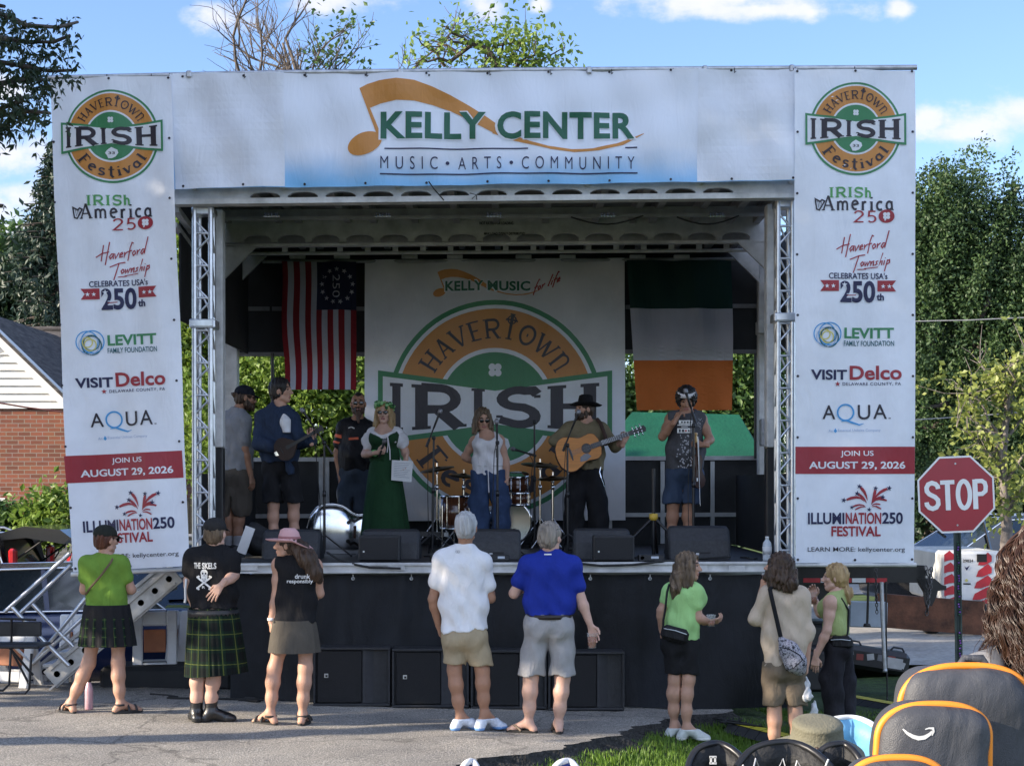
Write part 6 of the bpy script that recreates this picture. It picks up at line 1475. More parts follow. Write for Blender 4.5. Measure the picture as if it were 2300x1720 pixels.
def decal(name, q, draw, dd, m, parent=None):
    """print on cloth: small raised shapes, wrapped onto the garment"""
    pr = Print(q.D+dd); k, ox, oy = .3446, 0, 0; draw(pr); o = pr.build(name, parent or q.root, None, maxe=.03)
    shirt = [c for c in q.root.children if c.name.startswith('shirt') or c.name.startswith('tank')][0]
    import mathutils
    from mathutils.bvhtree import BVHTree
    bv = BVHTree.FromPolygons([v.co.copy() for v in shirt.data.vertices], [tuple(p.vertices) for p in shirt.data.polygons])
    off = wloc(shirt)-wloc(o)
    for v in o.data.vertices:
        p = v.co-off; h = bv.ray_cast(Vector((p.x,-5,p.z)), Vector((0,1,0)))
        lay = (q.D+dd)-(v.co.y+wloc(o).y)
        if h[0] is not None: v.co.y = h[0].y+off.y-.0035-lay*.5
    o.data.update(); return o
INKW = mat('white shirt ink',(.72,.72,.70),.8,0,.15,30)
def skull(pr):
    C = lambda x, y: (x*.3446, 1150+y*.3446)
    pr.text('THE', *(C(1243,0)[0],C(1288,0)[0],1150+333*.3446,1150+372*.3446), INKW, 1, .035); pr.text('SKELS', C(1298,0)[0],C(1393,0)[0],1150+333*.3446,1150+374*.3446, INKW, 1, .035)
    x, y = C(1312,400); pr.disc(x,y,8.2,INKW,1,20); pr.poly([C(1290,415),C(1334,415),C(1330,450),C(1296,450)],INKW,1.5)
    for d_ in (-3.3,3.3): pr.disc(x+d_,y+1.5,2.1,BLKT,3,10)
    pr.poly([(x,y+4),(x+1.3,y+7),(x-1.3,y+7)],BLKT,3)
    for d_ in (-3,0,3): pr.line([(x+d_,y+12.2),(x+d_,y+16)],.45,BLKT,3)
    pr.line([C(1272,432),C(1352,496)],2.0,INKW,2); pr.line([C(1352,432),C(1272,496)],2.0,INKW,2.4)
    for e in ((1268,428),(1276,424),(1356,428),(1348,424),(1268,500),(1276,505),(1356,500),(1348,505)): pr.disc(*C(*e),2.6,INKW,2.6,10)
    pr.text('NEVER MIND', C(1262,0)[0],C(1358,0)[0],1150+516*.3446,1150+532*.3446, INKW, 1, .02) if False else pr.text('R', C(1300,0)[0],C(1320,0)[0],1150+486*.3446,1150+502*.3446, INKW, 1, .02)
decal('shirt_print', q, skull, -.25, INKW)
b = MB(); b.tube([q.px(1215,435,-.02),q.px(1208,500,-.03),q.px(1210,560,-.02),q.px(1205,590,-.03)],.011,0,6); tag(b.build('ribbon', fabric('white ribbon',(.7,.7,.7)), None, q.px(1215,435)), 'white ribbon hanging at the arm of the person in kilt', 'ribbon')
# woman in pink hat
D = Dg(610,1627); q = Person('person in black tank top and olive skirt wearing a pink brimmed hat', D,
  dict(head=(425,212),neck=(492,285),SL=(370,335),SR=(600,342),EL=(350,550,.0),ER=(630,530,.05),WL=(317,720,-.01),WR=(605,525,.28),HL=(408,725),HR=(535,725),KL=(338,1020),KR=(540,1020),AL=(312,1310),AR=(520,1320),TL=(235,1365,.08),TR=(545,1370,.14)),
  ground_z(XD(620,D),D), c6, 172, (-98,2), 1.0, 1.04, .02, SKIN, True, AUD)
q.hand('L',(.05,0,-1),(.8,.3,0),(.25,.3,.2)); q.hand('R',(-.3,.5,.8),(-1,0,0)); q.body()
TANK = q.shirt(BLKT, q.px(470,715)[2], 0, .010, .018, .03, .005, 'tank_top', sleeveless=True, seed=5)
q.skirt(fabric('olive twill',(.085,.075,.062)), q.px(470,700)[2], q.px(470,908)[2], .178, .222, .168, .20, 'skirt', 0, .02, cx=(q.px(467,0)[0],q.px(466,0)[0]), tilt=.0)
q.sandal(mat('black sandal',(.02,.018,.016),.7),'sandal',2); q.hair(H_BRN,'tail',seed=6,puff=.008,under=.06)
F = Field(q.px(420,120,-.2), q.px(690,520,.3)[[0,1,2]], .008) if False else None
def tress(q, pts, rs, m, name='long_hair', seed=1, amp=.006):
    pts = np.array(pts); F = Field(pts.min(0)-.12, pts.max(0)+.12, .008); F.chain(pts, rs, .04); F.disp(lambda X,Y,Z: amp*(np.sin(X*120+4*np.sin(Z*12+seed))+np.sin(Y*110+3*np.sin(Z*10))+.6*np.sin(X*230+5*np.sin(Z*16)))); return q.part(name, F, m)
tress(q, [q.H(0,-.07,.0),q.px(510,250,-.05),q.px(560,310,-.09),q.px(605,400,-.10),q.px(640,455,-.08)], [.06,.07,.075,.062,.02], H_BRN, seed=2)
PINK = fabric('dusty pink felt',(.62,.36,.36),.9,.06); HATP = [(.001,.085),(.05,.083),(.078,.066),(.092,.02),(.098,-.015),(.13,-.022),(.175,-.018),(.20,-.008),(.20,-.014),(.17,-.026),(.12,-.032),(.09,-.028)]
hw = q.hc
q.brimhat(HATP, PINK, dz=.012, tilt=0, sx=.95, warp=lambda v: Vector((v.x,v.y,v.z-.9*max(0,(v.x-hw[0])-.06)**1.0*.55-.04*max(0,-(v.x-hw[0])-.08))))
o = MB().lathe(q.H(0,-.012,.045+.016),[(.0945,-.012),(.0965,-.012),(.0945,.012),(.092,.012)],0,36,.95,1,Matrix(q.HF.tolist())).build('hat_band', fabric('hat band',(.35,.16,.16)), q.root)
w = MB(); w.lathe(q.J['WL']+np.array([0,0,.03]),[(.031,-.012),(.033,-.012),(.033,.012),(.031,.012)],0,20); tag(w.build('wristband', WHITE, q.root))
def drunk(pr):
    C = lambda x, y: (500+x*.3446, 1150+y*.3446); f = lambda x0,x1,y0,y1: (lambda a,y: (C(x0+(x1-x0)*a,0)[0], C(0,y1-(y1-y0)*y+6*a)[1]))
    pr.text('drunk', C(472,0)[0],C(572,0)[0],C(0,402)[1],C(0,432)[1],INKW,1,.015); pr.text('responsibly', C(420,0)[0],C(590,0)[0],C(0,436)[1],C(0,468)[1],INKW,1,.015)
decal('shirt_print', q, drunk, -.25, INKW)
# man in white
D = Dg(1042,1640); q = Person('person in white T-shirt, khaki shorts and white trainers with short grey hair', D,
  dict(head=(425,100),neck=(420,228),SL=(274,300),SR=(530,318),EL=(210,565,.03),ER=(586,560,.03),WL=(247,742,.1),WR=(565,460,.26),HL=(352,800),HR=(478,795),KL=(350,1030),KR=(532,1030),AL=(388,1335),AR=(545,1305),TL=(500,1400,.07),TR=(640,1360,.08)),
  ground_z(XD(1042,D),D), c7, 176, (176,-2), 1.03, 1.04, 0, SKINT, False, AUD, 1.04)
q.hand('L',(.15,.3,-1),(.9,.2,0),thumb=-1); q.hand('R',(0,.3,1),(-1,0,0)); q.body(brow=H_GRY)
q.shirt(fabric('white jersey',(.72,.72,.74),.8,.04), q.px(400,770)[2], .62, .018, .022, .028, .008, seed=8, slant=.10)
q.shorts(KHAKI, q.px(410,735)[2], 0, .016, .028, hems={'L':q.px(350,985)[2],'R':q.px(500,998)[2]}, seed=9)
q.shoe(mat('white mesh trainer',(.62,.68,.78),.6,0,.12,30), mat('blue foam sole',(.16,.32,.62),.5), 'trainer', 0, .014); q.hair(H_GRY,'short',seed=9,puff=.008)
decal('shirt_logo', q, lambda pr: (pr.ring(900+362*.3446,1150+262*.3446,2.2,3.0,mat('grey ink',(.28,.28,.30),.7),1,n=16), pr.ring(900+374*.3446,1150+262*.3446,2.2,3.0,MATS['grey ink'],1,n=16)), -.25, None)
# man in blue
D = Dg(1230,1645); q = Person('person in royal blue T-shirt, belted grey shorts and flip-flops holding a cup of beer', D,
  dict(head=(975,165),neck=(975,268),SL=(836,340),SR=(1115,342),EL=(740,528,.04),ER=(1172,560,.0),WL=(795,470,.28),WR=(1236,735,-.02),HL=(897,725),HR=(1040,725),KL=(848,1080),KR=(1055,1080),AL=(835,1372),AR=(1028,1392),TL=(740,1415,.06),TR=(1012,1430,.15)),
  ground_z(XD(1230,D),D), c7, 172, (148,-3), 1.02, 1.16, .05, SKINP, False, AUD, 1.04)
q.hand('L',(0,.3,1),(1,0,0)); q.hand('R',(.35,-.05,-1),(-.2,-1,.1),(.35,.5,.4),thumb=-1); q.body(brow=H_SALT)
q.shirt(fabric('royal blue jersey',(.012,.03,.27),.75,.06), q.px(975,668)[2], .62, .016, .016, .028, .007, seed=11)
q.shorts(GREYS, q.px(970,664)[2], q.px(970,1062)[2], .018, .035, seed=12); q.belt(mat('brown belt',(.02,.012,.01),.5), q.px(970,676)[2], .186, .165, .036)
q.sandal(mat('tan flip-flop strap',(.22,.16,.11),.7),'flip_flop',1,sole=mat('black flip-flop sole',(.018,.016,.015),.8)); q.hair(H_SALT,'short',seed=12,puff=.009)
q.glasses(up=.055, back=.03)
decal('shirt_logo', q, lambda pr: pr.line([(900+938*.3446,1150+280*.3446),(900+986*.3446,1150+279*.3446)],1.4,INKW,1), -.25, None)
def cup(loc, h, r, label, fill=(.30,.065,.018), lvl=.75, tilt=None):
    t = empty('cup', loc, label, 'cup'); b = MB(); rm = tilt or Matrix.Identity(3)
    b.lathe(loc,[(.001,0),(r*.74,0),(r,h),(r*1.05,h),(r*1.05,h-.006),(r*.97,h-.006),(r*.72,.003),(.001,.003)],0,20,rot=rm); b.build('tumbler', glass('clear plastic',(.9,.92,.92),.08,.15), t)
    if fill: b = MB(); b.lathe(loc,[(.001,.005),(r*.70,.005),(r*(.70+.25*lvl),h*lvl),(.001,h*lvl)],0,20,rot=rm); b.build('drink', mat('drink %d'%int(fill[0]*1000),fill,.15,0,.05,9,coat=.4), t)
    return t
cup(Vector(q.px(1248,885,-.06)), .125, .043, 'clear plastic cup of red-brown beer held low by the person in blue')
# woman in lime top
D = 14.6; fl = -.175; q = Person('person in pale lime top and black shorts with streaked long hair, smiling to the right', D,
  dict(head=(425,352),neck=(385,448),SL=(312,508,.02),SR=(468,512,-.04),EL=(247,640,.0),ER=(488,690,-.06),WL=(248,762,.06),WR=(562,715,.0),HL=(328,850),HR=(430,850),KL=(335,1090),KR=(425,1090,-.04),AL=(332,1390,.05),AR=(412,1405,-.03),TL=(440,1430,.08),TR=(540,1440,-.02)),
  fl, c8, 112, (78,-2), .97, .90, 0, SKIN, True, AUD)
q.hand('L',(.05,.2,-1),(1,0,0),thumb=-1); q.hand('R',(1,.1,.15),(0,.5,.6),(.5,.6,.4),thumb=-1); q.body(brow=H_BRN)
q.shirt(fabric('lime jersey',(.36,.62,.24),.8,.05), q.px(390,825)[2], .50, .014, .016, .035, .006, seed=14, slant=-.06)
q.shorts(KB, q.px(380,815)[2], q.px(380,1052)[2], .016, .016, seed=15); q.shoe(mat('pale grey trainer',(.55,.58,.56),.6,0,.12,20), WHITE, 'trainer', 0, .014)
q.hair(H_MIX,'long',.16,seed=15); tress(q,[q.H(-.0,-.06,.02),q.px(360,430,-.04),q.px(345,500,-.07),q.px(330,548,-.08)],[.06,.06,.05,.02],H_MIX,seed=4)
cup(Vector(q.px(572,742,-.02)), .10, .042, 'clear plastic cup held at the waist by the person in lime top', (.30,.33,.36), .5)
def pouch(name, c, size, rz, m, label, strap, tilt=0, cat='bag', zipm=None, r=.010, bev=.035):
    t = empty(name, c, label, cat); b = MB(); rm = Matrix.Rotation(rz,3,'Z') @ Matrix.Rotation(tilt,3,'Y'); b.box(c,size,0,rm,bev=bev); b.build('pouch', m, t)
    b = MB(); f = rm @ Vector((0,-1,0)); b.tube([Vector(c)+rm @ Vector((-size[0]*.42,-size[1]/2-.002,size[2]*.22)),Vector(c)+rm @ Vector((0,-size[1]/2-.003,size[2]*.28)),Vector(c)+rm @ Vector((size[0]*.42,-size[1]/2-.002,size[2]*.22))],.004,0,5); b.build('zip', zipm or ALU, t)
    b = MB(); b.tube(strap,r,0,8); b.build('strap', m if not zipm else BLKT, t); return t
pouch('belt_bag', Vector(q.px(335,795,-.15)), (.24,.075,.13), R(-8), fabric('black nylon',(.012,.012,.014),.5), 'black belt bag slung low behind the person in lime top', [q.px(300,470,-.06),q.px(285,520,-.11),q.px(275,620,-.11),q.px(262,700,-.08),q.px(258,770,-.12)], R(14))
# man in beige
D = 14.18; fl = -.235; q = Person('person in loose beige shirt and brown shorts with long brown hair, drinking', D,
  dict(head=(1012,362),neck=(1050,475),SL=(940,530),SR=(1160,538),EL=(868,695,.02),ER=(1200,770,.0),WL=(905,500,.14),WR=(1195,985,-.01),HL=(985,1000),HR=(1110,1000),KL=(985,1290),KR=(1120,1290),AL=(980,1580),AR=(1128,1580),TL=(965,1600,.15),TR=(1140,1600,.15)),
  fl, c8, 188, (-118,10), 1.02, .98, 0, SKIN, False, AUD)
q.hand('L',(.15,.1,1),(.8,.2,.1),(.6,.6,.5),thumb=-1); q.hand('R',(-.05,0,-1),(-.8,0,0),(.5,.6,.4)); q.body()
q.shirt(fabric('oatmeal linen',(.52,.42,.32),.9,.05), q.px(1040,995)[2], 1.18, .014, .018, .028, .009, seed=18, cuff=.012)
q.shorts(fabric('dark khaki',(.16,.125,.09)), q.px(1040,965)[2], q.px(1040,1258)[2], .018, .03, seed=19); q.sandal(BLKP,'sandal',2)
q.hair(H_BRN,'long',.15,seed=19); tress(q,[q.H(0,-.07,.02),q.px(1075,420,-.02),q.px(1090,470,-.08),q.px(1080,508,-.10)],[.07,.075,.06,.02],H_BRN,seed=6); q.beard(H_BRN,.01)
cup(Vector(q.px(928,452,.14)), .07, .036, 'small dark cup raised to the lips of the person in beige', (.10,.012,.02), .8)
m = ramp_mat('patterned nylon',[(.38,(.02,.02,.03)),(.48,(.34,.33,.37)),(.56,(.42,.40,.44)),(.60,(.06,.05,.09)),(.66,(.30,.28,.33))],34,.7,0,50,3)
t = empty('sling_bag', Vector(q.px(1110,930,-.17)), 'grey patterned sling bag hanging across the beige shirt', 'bag'); F = Field(q.px(960,1120,-.34), q.px(1250,760,.0), .008)
F.chain([q.px(1030,830,-.15),q.px(1080,900,-.18),q.px(1125,980,-.18),q.px(1150,1025,-.15)],[.03,.075,.085,.05],.05,flat=((0,1,0),1.35)); v, f = F.mesh(); link('pouch', np_mesh('pouch',v,f,[m]), t)
b = MB(); b.tube([q.px(1020,880,-.255),q.px(1080,890,-.275),q.px(1150,930,-.265),q.px(1185,985,-.22)],.005,0,6); b.tube([q.px(1060,1030,-.24),q.px(1110,1015,-.265),q.px(1165,965,-.25)],.004,0,6); b.build('zip', BLKT, t)
b = MB(); b.tube([q.px(985,470,-.04),q.px(955,500,-.11),q.px(972,580,-.14),q.px(1000,700,-.15),q.px(1025,810,-.15)],.019,0,8); b.build('strap', BLKT, t)
def plasticbag(c, r, h, label):
    F = Field(np.array(c)-[.12,.12,h+.12], np.array(c)+[.12,.12,.06], .007); F.chain([np.array(c),np.array(c)-[0,0,h*.35],np.array(c)-[.005,0,h*.8]],[.008,.022,r],.03); F.disp(lambda X,Y,Z: .004*np.sin(X*130+4*np.sin(Z*30))+.003*np.sin(Y*110+Z*60)); v, f = F.mesh()
    o = link('plastic_bag', np_mesh('plastic_bag', v, f, [mat('thin white plastic',(.72,.72,.74),.3,0,.05,9,0,60,.3)]), None, c); return tag(o, label, 'bag')
plasticbag(q.px(1195,1070,-.05), .055, .20, 'knotted white plastic bag hanging from the hand of the person in beige'); plasticbag(q.px(1245,1235,.03), .035, .14, 'small translucent bag dangling beside the knotted white plastic bag')
# blonde woman
D = 14.9; fl = -.235; q = Person('person with blonde ponytail in sage green tank top and black trousers', D,
  dict(head=(1378,425),neck=(1395,520),SL=(1352,578,-.14),SR=(1400,578,.14),EL=(1328,770,-.17),ER=(1285,660,.2),WL=(1255,940,-.15),WR=(1245,560,.22),HL=(1395,870,-.085),HR=(1408,870,.085),KL=(1355,1090,-.08),KR=(1440,1090,.08),AL=(1385,1400,-.06),AR=(1462,1395,.07),TL=(1290,1410,-.06),TR=(1370,1400,.07)),
  fl, c8, -98, (-100,0), .97, .95, 0, SKINP, True, AUD)
q.hand('L',(-.1,.0,-1),(.2,1,0)); q.hand('R',(-.2,.1,1),(-.2,-.8,0),(.6,.6,.4)); q.body(brow=H_BLD)
q.shirt(fabric('sage rib',(.34,.40,.16),.8,.05), q.px(1390,795)[2], 0, .010, .006, .03, .004, 'tank_top', sleeveless=.05, seed=22); q.shorts(fabric('charcoal trousers',(.020,.019,.024)), q.px(1390,815)[2], fl+.03, .016, .02, 'trousers', .006, seed=23)
q.hair(H_BLD,'tail',seed=24); tress(q,[q.H(0,-.09,.02),q.px(1440,470,-.0),q.px(1455,530,-.02),q.px(1468,600,-.03)],[.04,.035,.045,.012],H_BLD,'ponytail',seed=7); q.shoe(BLKP,RUBBER,'shoe',0,.012)
pouch('shoulder_bag', Vector(q.px(1420,850,-.16)), (.20,.09,.12), R(-15), fabric('black nylon',(.012,.012,.014),.5), 'black bag on the hip of the person with blonde ponytail', [q.px(1420,560,-.12),q.px(1470,640,-.06),q.px(1465,760,-.10),q.px(1455,820,-.13)])
cup(Vector(q.px(1238,600,.2)), .11, .045, 'cup of amber drink held by the person with blonde ponytail', (.30,.09,.04), .6)
# ---------------------------------------------------------------- the band and hosts on the deck
D = 18.0; q = Person('person in grey T-shirt and brown cargo shorts with a dark cap and bun, turned away', D,
  dict(head=(555,268),neck=(495,372),SL=(390,440,.03),SR=(545,448,-.06),EL=(355,600,.05),ER=(550,690,-.1),WL=(365,750,.08),WR=(602,915,-.08),HL=(430,905),HR=(540,905),KL=(415,1190),KR=(520,1190),AL=(412,1490),AR=(490,1500,-.04),TL=(480,1530,.12),TR=(580,1530,.05)),
  DZ, s2, 128, (105,-8), 1.02, 1.0, 0, SKINT, False, BAND)
q.hand('L',(.1,.1,-1),(.9,.2,0),thumb=-1); q.hand('R',(.2,0,-1),(-.6,.4,0)); q.body()
q.shirt(fabric('heather grey',(.25,.26,.28)), q.px(470,865)[2], .75, .018, .022, .028, .008, seed=31); q.shorts(fabric('brown cargo',(.10,.085,.07)), q.px(470,855)[2], q.px(470,1250)[2], .018, .03, seed=32)
q.shoe(BLKP,RUBBER,'shoe',0,.014); F = None; q.shoe(mat('grey sock',(.36,.36,.38),.9),mat('grey sock',(.36,.36,.38),.9),'sock',.09,.006)
q.hair(H_BRN,'bun',seed=33,puff=.006,under=.05); q.cap(fabric('navy cap',(.012,.014,.022)),0); q.glasses(); q.beard(H_BRN,.01)
# mandolin player
D = 17.6; q = Person('person in open blue striped shirt and black shorts playing a mandolin', D,
  dict(head=(852,212),neck=(840,322),SL=(700,425,.04),SR=(935,432,-.04),EL=(662,640,-.08),ER=(1020,640,-.12),WL=(815,690,-.24),WR=(1108,610,-.27),HL=(778,830),HR=(905,830),KL=(788,1160),KR=(955,1150),AL=(792,1470),AR=(965,1460),TL=(830,1500,-.14),TR=(1040,1490,-.12)),
  DZ, s2, 35, (78,2), 1.04, 1.02, 0, SKIN, False, BAND)
q.hand('L',(1,-.1,-.12),(0,1,-.2),(.4,.5,.4),thumb=-1); q.hand('R',(.15,.1,1),(-.2,.8,.2),(.7,.8,.6)); q.body()
DEN = mat('fabric blue striped',(.022,.036,.070),.85,0,.12,60,.2,200,stretch=(1,1,.02),spec=.2,wr=.45)
q.shirt(DEN, q.px(840,800)[2], 1.75, .022, .03, .03, .009, 'open_shirt', seed=36, cuff=.016); q.shorts(KB, q.px(840,780)[2], q.px(840,1132)[2], .018, .04, seed=37); q.shoe(BLKP,RUBBER,'shoe',0,.012)
F = Field(q.px(820,560,-.26),q.px(950,370,.05),.008); F.chain([q.px(868,400,-.09),q.px(885,470,-.12),q.px(905,560,-.14)],[.034,.056,.046],.03); q.part('undershirt',F,fabric('white vest',(.70,.70,.72)))
o = MB().tube([q.px(905,800,-.15),q.px(925,860,-.17),q.px(935,900,-.17)],[.03,.05,.03],0,10).build('shirt_tail', DEN, q.root)
q.hair(H_BLK,'short',seed=38,puff=.018); q.beard(H_BRN,.0,'goatee') if False else None
# bearded man at the back
D = 19.5; q = Person('person with shaved sides, sunglasses and long beard in black sports jersey', D,
  dict(head=(1487,318),neck=(1482,440),SL=(1370,505),SR=(1562,505),EL=(1312,720,.0),ER=(1625,720),WL=(1338,925,-.04),WR=(1605,925),HL=(1395,905),HR=(1505,905),KL=(1380,1200),KR=(1500,1200),AL=(1375,1490),AR=(1505,1490),TL=(1360,1500,-.15),TR=(1520,1500,-.15)),
  DZ, s2, 5, (6,0), 1.0, 1.08, .03, SKINT, False, BAND, 1.06)
q.hand('L',(.15,-.1,-1),(.6,.6,0)); q.hand('R',(0,0,-1),(-.8,0,0),thumb=-1); q.body(brow=H_BLK)
JB = fabric('black jersey',(.012,.012,.015),.5); q.shirt(JB, q.px(1450,868)[2], .68, .018, .02, .028, .008, seed=41); ORJ = mat('orange jersey print',(.72,.13,.05),.6)
for y0, y1 in ((.34,.46),(.60,.68)):
    S, E = q.J['SL'], q.J['EL']; b = MB(); b.tube([S+(E-S)*y0,S+(E-S)*y1],[.077,.076],0,20); b.build('sleeve_band', ORJ, q.root)
decal('shirt_logo', q, lambda pr: (pr.text('GAA',400+1395*.2721,400+1445*.2721,820+500*.2721,820+520*.2721,INKW,1,.02), pr.text('GALLAGHER',400+1398*.2721,400+1480*.2721,820+590*.2721,820+615*.2721,ORJ,1,.02)) if False else (pr.line([(400+1392*.2721,820+514*.2721),(400+1418*.2721,820+506*.2721),(400+1446*.2721,820+518*.2721)],1.2,INKW,1), pr.line([(400+1398*.2721,820+605*.2721),(400+1480*.2721,820+600*.2721)],2.6,ORJ,1)), -.3, None)
q.shorts(fabric('dark jeans',(.045,.06,.085)), q.px(1450,855)[2], DZ+.03, .016, .02, 'jeans', .006, seed=42); q.shoe(BLKP,RUBBER,'shoe',0,.012); q.glasses(); q.beard(hairmat('rust beard',(.022,.010,.007),(.085,.036,.02)),.10)
F = Field(q.hc-.2,q.hc+.2,.006); F.ell(q.H(0,-.02,.06),np.array([.05,.088,.068])*q.hs,q.HF,.01); F.plane(q.H(0,0,.055),-q.HF[:,2]); q.part('hair',F,H_BLK)
# woman in green dress
D = 18.6; q = Person('person in long dark green dress with white puff sleeves and flower wreath', D,
  dict(head=(1702,398),neck=(1702,500),SL=(1612,562),SR=(1805,562),EL=(1542,735,-.02),ER=(1872,705,.02),WL=(1640,722,-.22),WR=(1882,775,-.10),HL=(1645,850),HR=(1765,850),KL=(1645,1150),KR=(1765,1150),AL=(1645,1470),AR=(1765,1470),TL=(1635,1490,-.15),TR=(1780,1490,-.15)),
  DZ, s2, -4, (-6,2), .98, 1.02, 0, SKINP, True, BAND)
q.hand('L',(.85,-.2,.15),(.1,.6,.6),(1.0,.9,.6)); q.hand('R',(-.15,-.1,-1),(-.3,-.9,0),(.45,.5,.3)); q.body(brow=H_BLD)
DG = fabric('forest green',(.015,.052,.021)); WB = fabric('white blouse',(.72,.70,.72))
q.shirt(WB, q.px(1700,640)[2], .0, .008, .0, .05, .004, 'blouse', scoop=.105, seed=45); q.shirt(DG, q.px(1700,800)[2], 0, .012, .0, .06, .004, 'bodice', scoop=.145, sleeveless=.03, seed=46)
for sg, S_, E_ in (('L',q.J['SL'],q.J['EL']),('R',q.J['SR'],q.J['ER'])):
    F = Field(np.minimum(S_,E_)-.16,np.maximum(S_,E_)+.16,.0085); F.chain([S_+np.array([0,0,-.02]),S_*.68+E_*.32,S_*.42+E_*.58],[.065,.088,.066],.04); F.disp(lambda X,Y,Z: .006*np.sin(X*60+3*np.sin(Z*22))+.005*np.sin(Y*55+Z*50)); q.part('puff_sleeve',F,WB)
q.skirt(DG, q.px(1700,790)[2], DZ+.03, .155, .285, .125, .25, 'long_skirt', 0, .05, n=140)
o = MB().tube([q.px(1728,585,-.17),q.px(1738,640,-.19),q.px(1748,700,-.19),q.px(1750,780,-.17)],.007,0,6).tube([q.px(1728,585,-.17),q.px(1732,660,-.19),q.px(1726,720,-.19)],.006,0,6).build('lace', WB, q.root)
q.hair(H_BLD,'long',.20,seed=47); q.glasses(); G1, G2, G3 = mat('wreath leaf',(.03,.16,.03),.6), mat('wreath bloom',(.30,.60,.26),.6), mat('wreath ribbon',(.02,.06,.03),.6)
t = q; b = MB(); r = np.random.default_rng(48)
for k in range(70):
    a = r.uniform(0,2*math.pi); c = q.H(.098*math.cos(a),.105*math.sin(a)-.012,.078+r.normal()*.018+.015*math.sin(a)); b.sphere(c,r.uniform(.012,.026),int(r.integers(0,3)),6,(1,1,.6),Matrix.Rotation(r.uniform(0,3),3,'X'))
b.build('flower_wreath',[G1,G2,G3],q.root)
o = MB().lathe(q.J['WL']*.8+q.J['EL']*.2,[(.034,-.014),(.036,-.014),(.036,.014),(.034,.014)],0,18,rot=(Vector(q.J['WL']-q.J['EL']).to_track_quat('Z','Y').to_matrix())).build('wristband', mat('green wristband',(.18,.55,.16),.5), q.root)
def microphone(c, d, name='microphone', parent=None, label=None):
    rm = Vector(d).to_track_quat('Z','Y').to_matrix(); t = parent or empty(name, c, label, 'microphone'); o = MB().lathe(c,[(.001,-.17),(.010,-.17),(.012,-.05),(.016,-.01),(.018,-.005)],0,14,rot=rm).build('handle', BLKP, t); o = MB().lathe(c,[(.018,-.005),(.024,.004),(.026,.02),(.022,.038),(.012,.048),(.001,.050)],0,14,rot=rm).build('grille', mat('mic mesh',(.16,.16,.17),.4,.8,.1,40,.4,300), t); return t
microphone(Vector(q.px(1700,640,-.26)),(.35,-.1,1),label='black microphone in the hand of the person in green dress')
b = MB(); A, B2, C2, D2_ = q.px(1765,782,-.16), q.px(1940,792,-.14), q.px(1925,965,-.17), q.px(1760,948,-.19); n = 8; vs = []
for j in range(n+1):
    for i in range(n+1):
        a, c = i/n, j/n; p = (A*(1-a)+B2*a)*(1-c)+(D2_*(1-a)+C2*a)*c; p = p+np.array([0,-.012*math.sin(a*3+c*2),0]); vs.append(p)
b.add(vs+[np.array(p)+np.array([0,.002,0]) for p in vs],[(j*(n+1)+i,(j+1)*(n+1)+i,(j+1)*(n+1)+i+1,j*(n+1)+i+1) for j in range(n) for i in range(n)]+[((n+1)**2+j*(n+1)+i,(n+1)**2+j*(n+1)+i+1,(n+1)**2+(j+1)*(n+1)+i+1,(n+1)**2+(j+1)*(n+1)+i) for j in range(n) for i in range(n)],0)
LN = mat('grey print lines',(.35,.36,.42),.7)
for k in range(9):
    c = .12+k*.085; f = lambda a: (A*(1-a)+B2*a)*(1-c)+(D2_*(1-a)+C2*a)*c+np.array([0,-.012*math.sin(a*3+c*2)-.004,0]); x1 = .88-(k*37%4)*.07; dz = np.array([0,0,.0018]); ps = [f(.12+(x1-.12)*i/5) for i in range(6)]
    for i in range(5): b.add([ps[i]-dz,ps[i+1]-dz,ps[i+1]+dz,ps[i]+dz],[(0,1,2,3)],1)
tag(b.build('paper_sheets',[PAPER,LN],None,A),'white printed paper sheets held by the person in green dress','paper')
# singer in white
D = 18.6; q = Person('person in white sleeveless lace top and wide blue jeans singing at a microphone stand', D,
  dict(head=(678,448),neck=(705,555),SL=(612,622),SR=(812,612),EL=(528,755,.08),ER=(868,785,.0),WL=(600,800,.14),WR=(878,935,-.02),HL=(658,905),HR=(785,895),KL=(662,1130),KR=(808,1130),AL=(660,1460),AR=(822,1460),TL=(650,1480,-.15),TR=(840,1480,-.15)),
  DZ, s3, 5, (12,-14), .98, .96, 0, SKIN, True, BAND)
q.hand('L',(.8,.4,-.2),(0,1,0)); q.hand('R',(0,-.1,-1),(-.8,.2,0),thumb=-1); q.body()
q.shirt(WB, q.px(710,905)[2], 0, .012, .014, .045, .006, 'tank_top', scoop=.095, sleeveless=.03, seed=51); q.shorts(fabric('blue denim',(.036,.060,.125),.9,.14), q.px(710,870)[2], DZ+.03, .018, .05, 'jeans', .007, seed=52)
o = MB().lathe(((q.J['HL']+q.J['HR'])/2+np.array([0,0,.10])),[(.165,-.012),(.17,-.012),(.17,.012),(.165,.012)],0,30,1,.78).tube([q.px(715,805,-.16),q.px(722,880,-.17),q.px(728,1050,-.15)],.006,0,6).build('tie_belt', WB, q.root)
q.hair(H_MIX,'long',.14,seed=53); q.glasses(); q.shoe(BLKP,RUBBER,'shoe',0,.012)
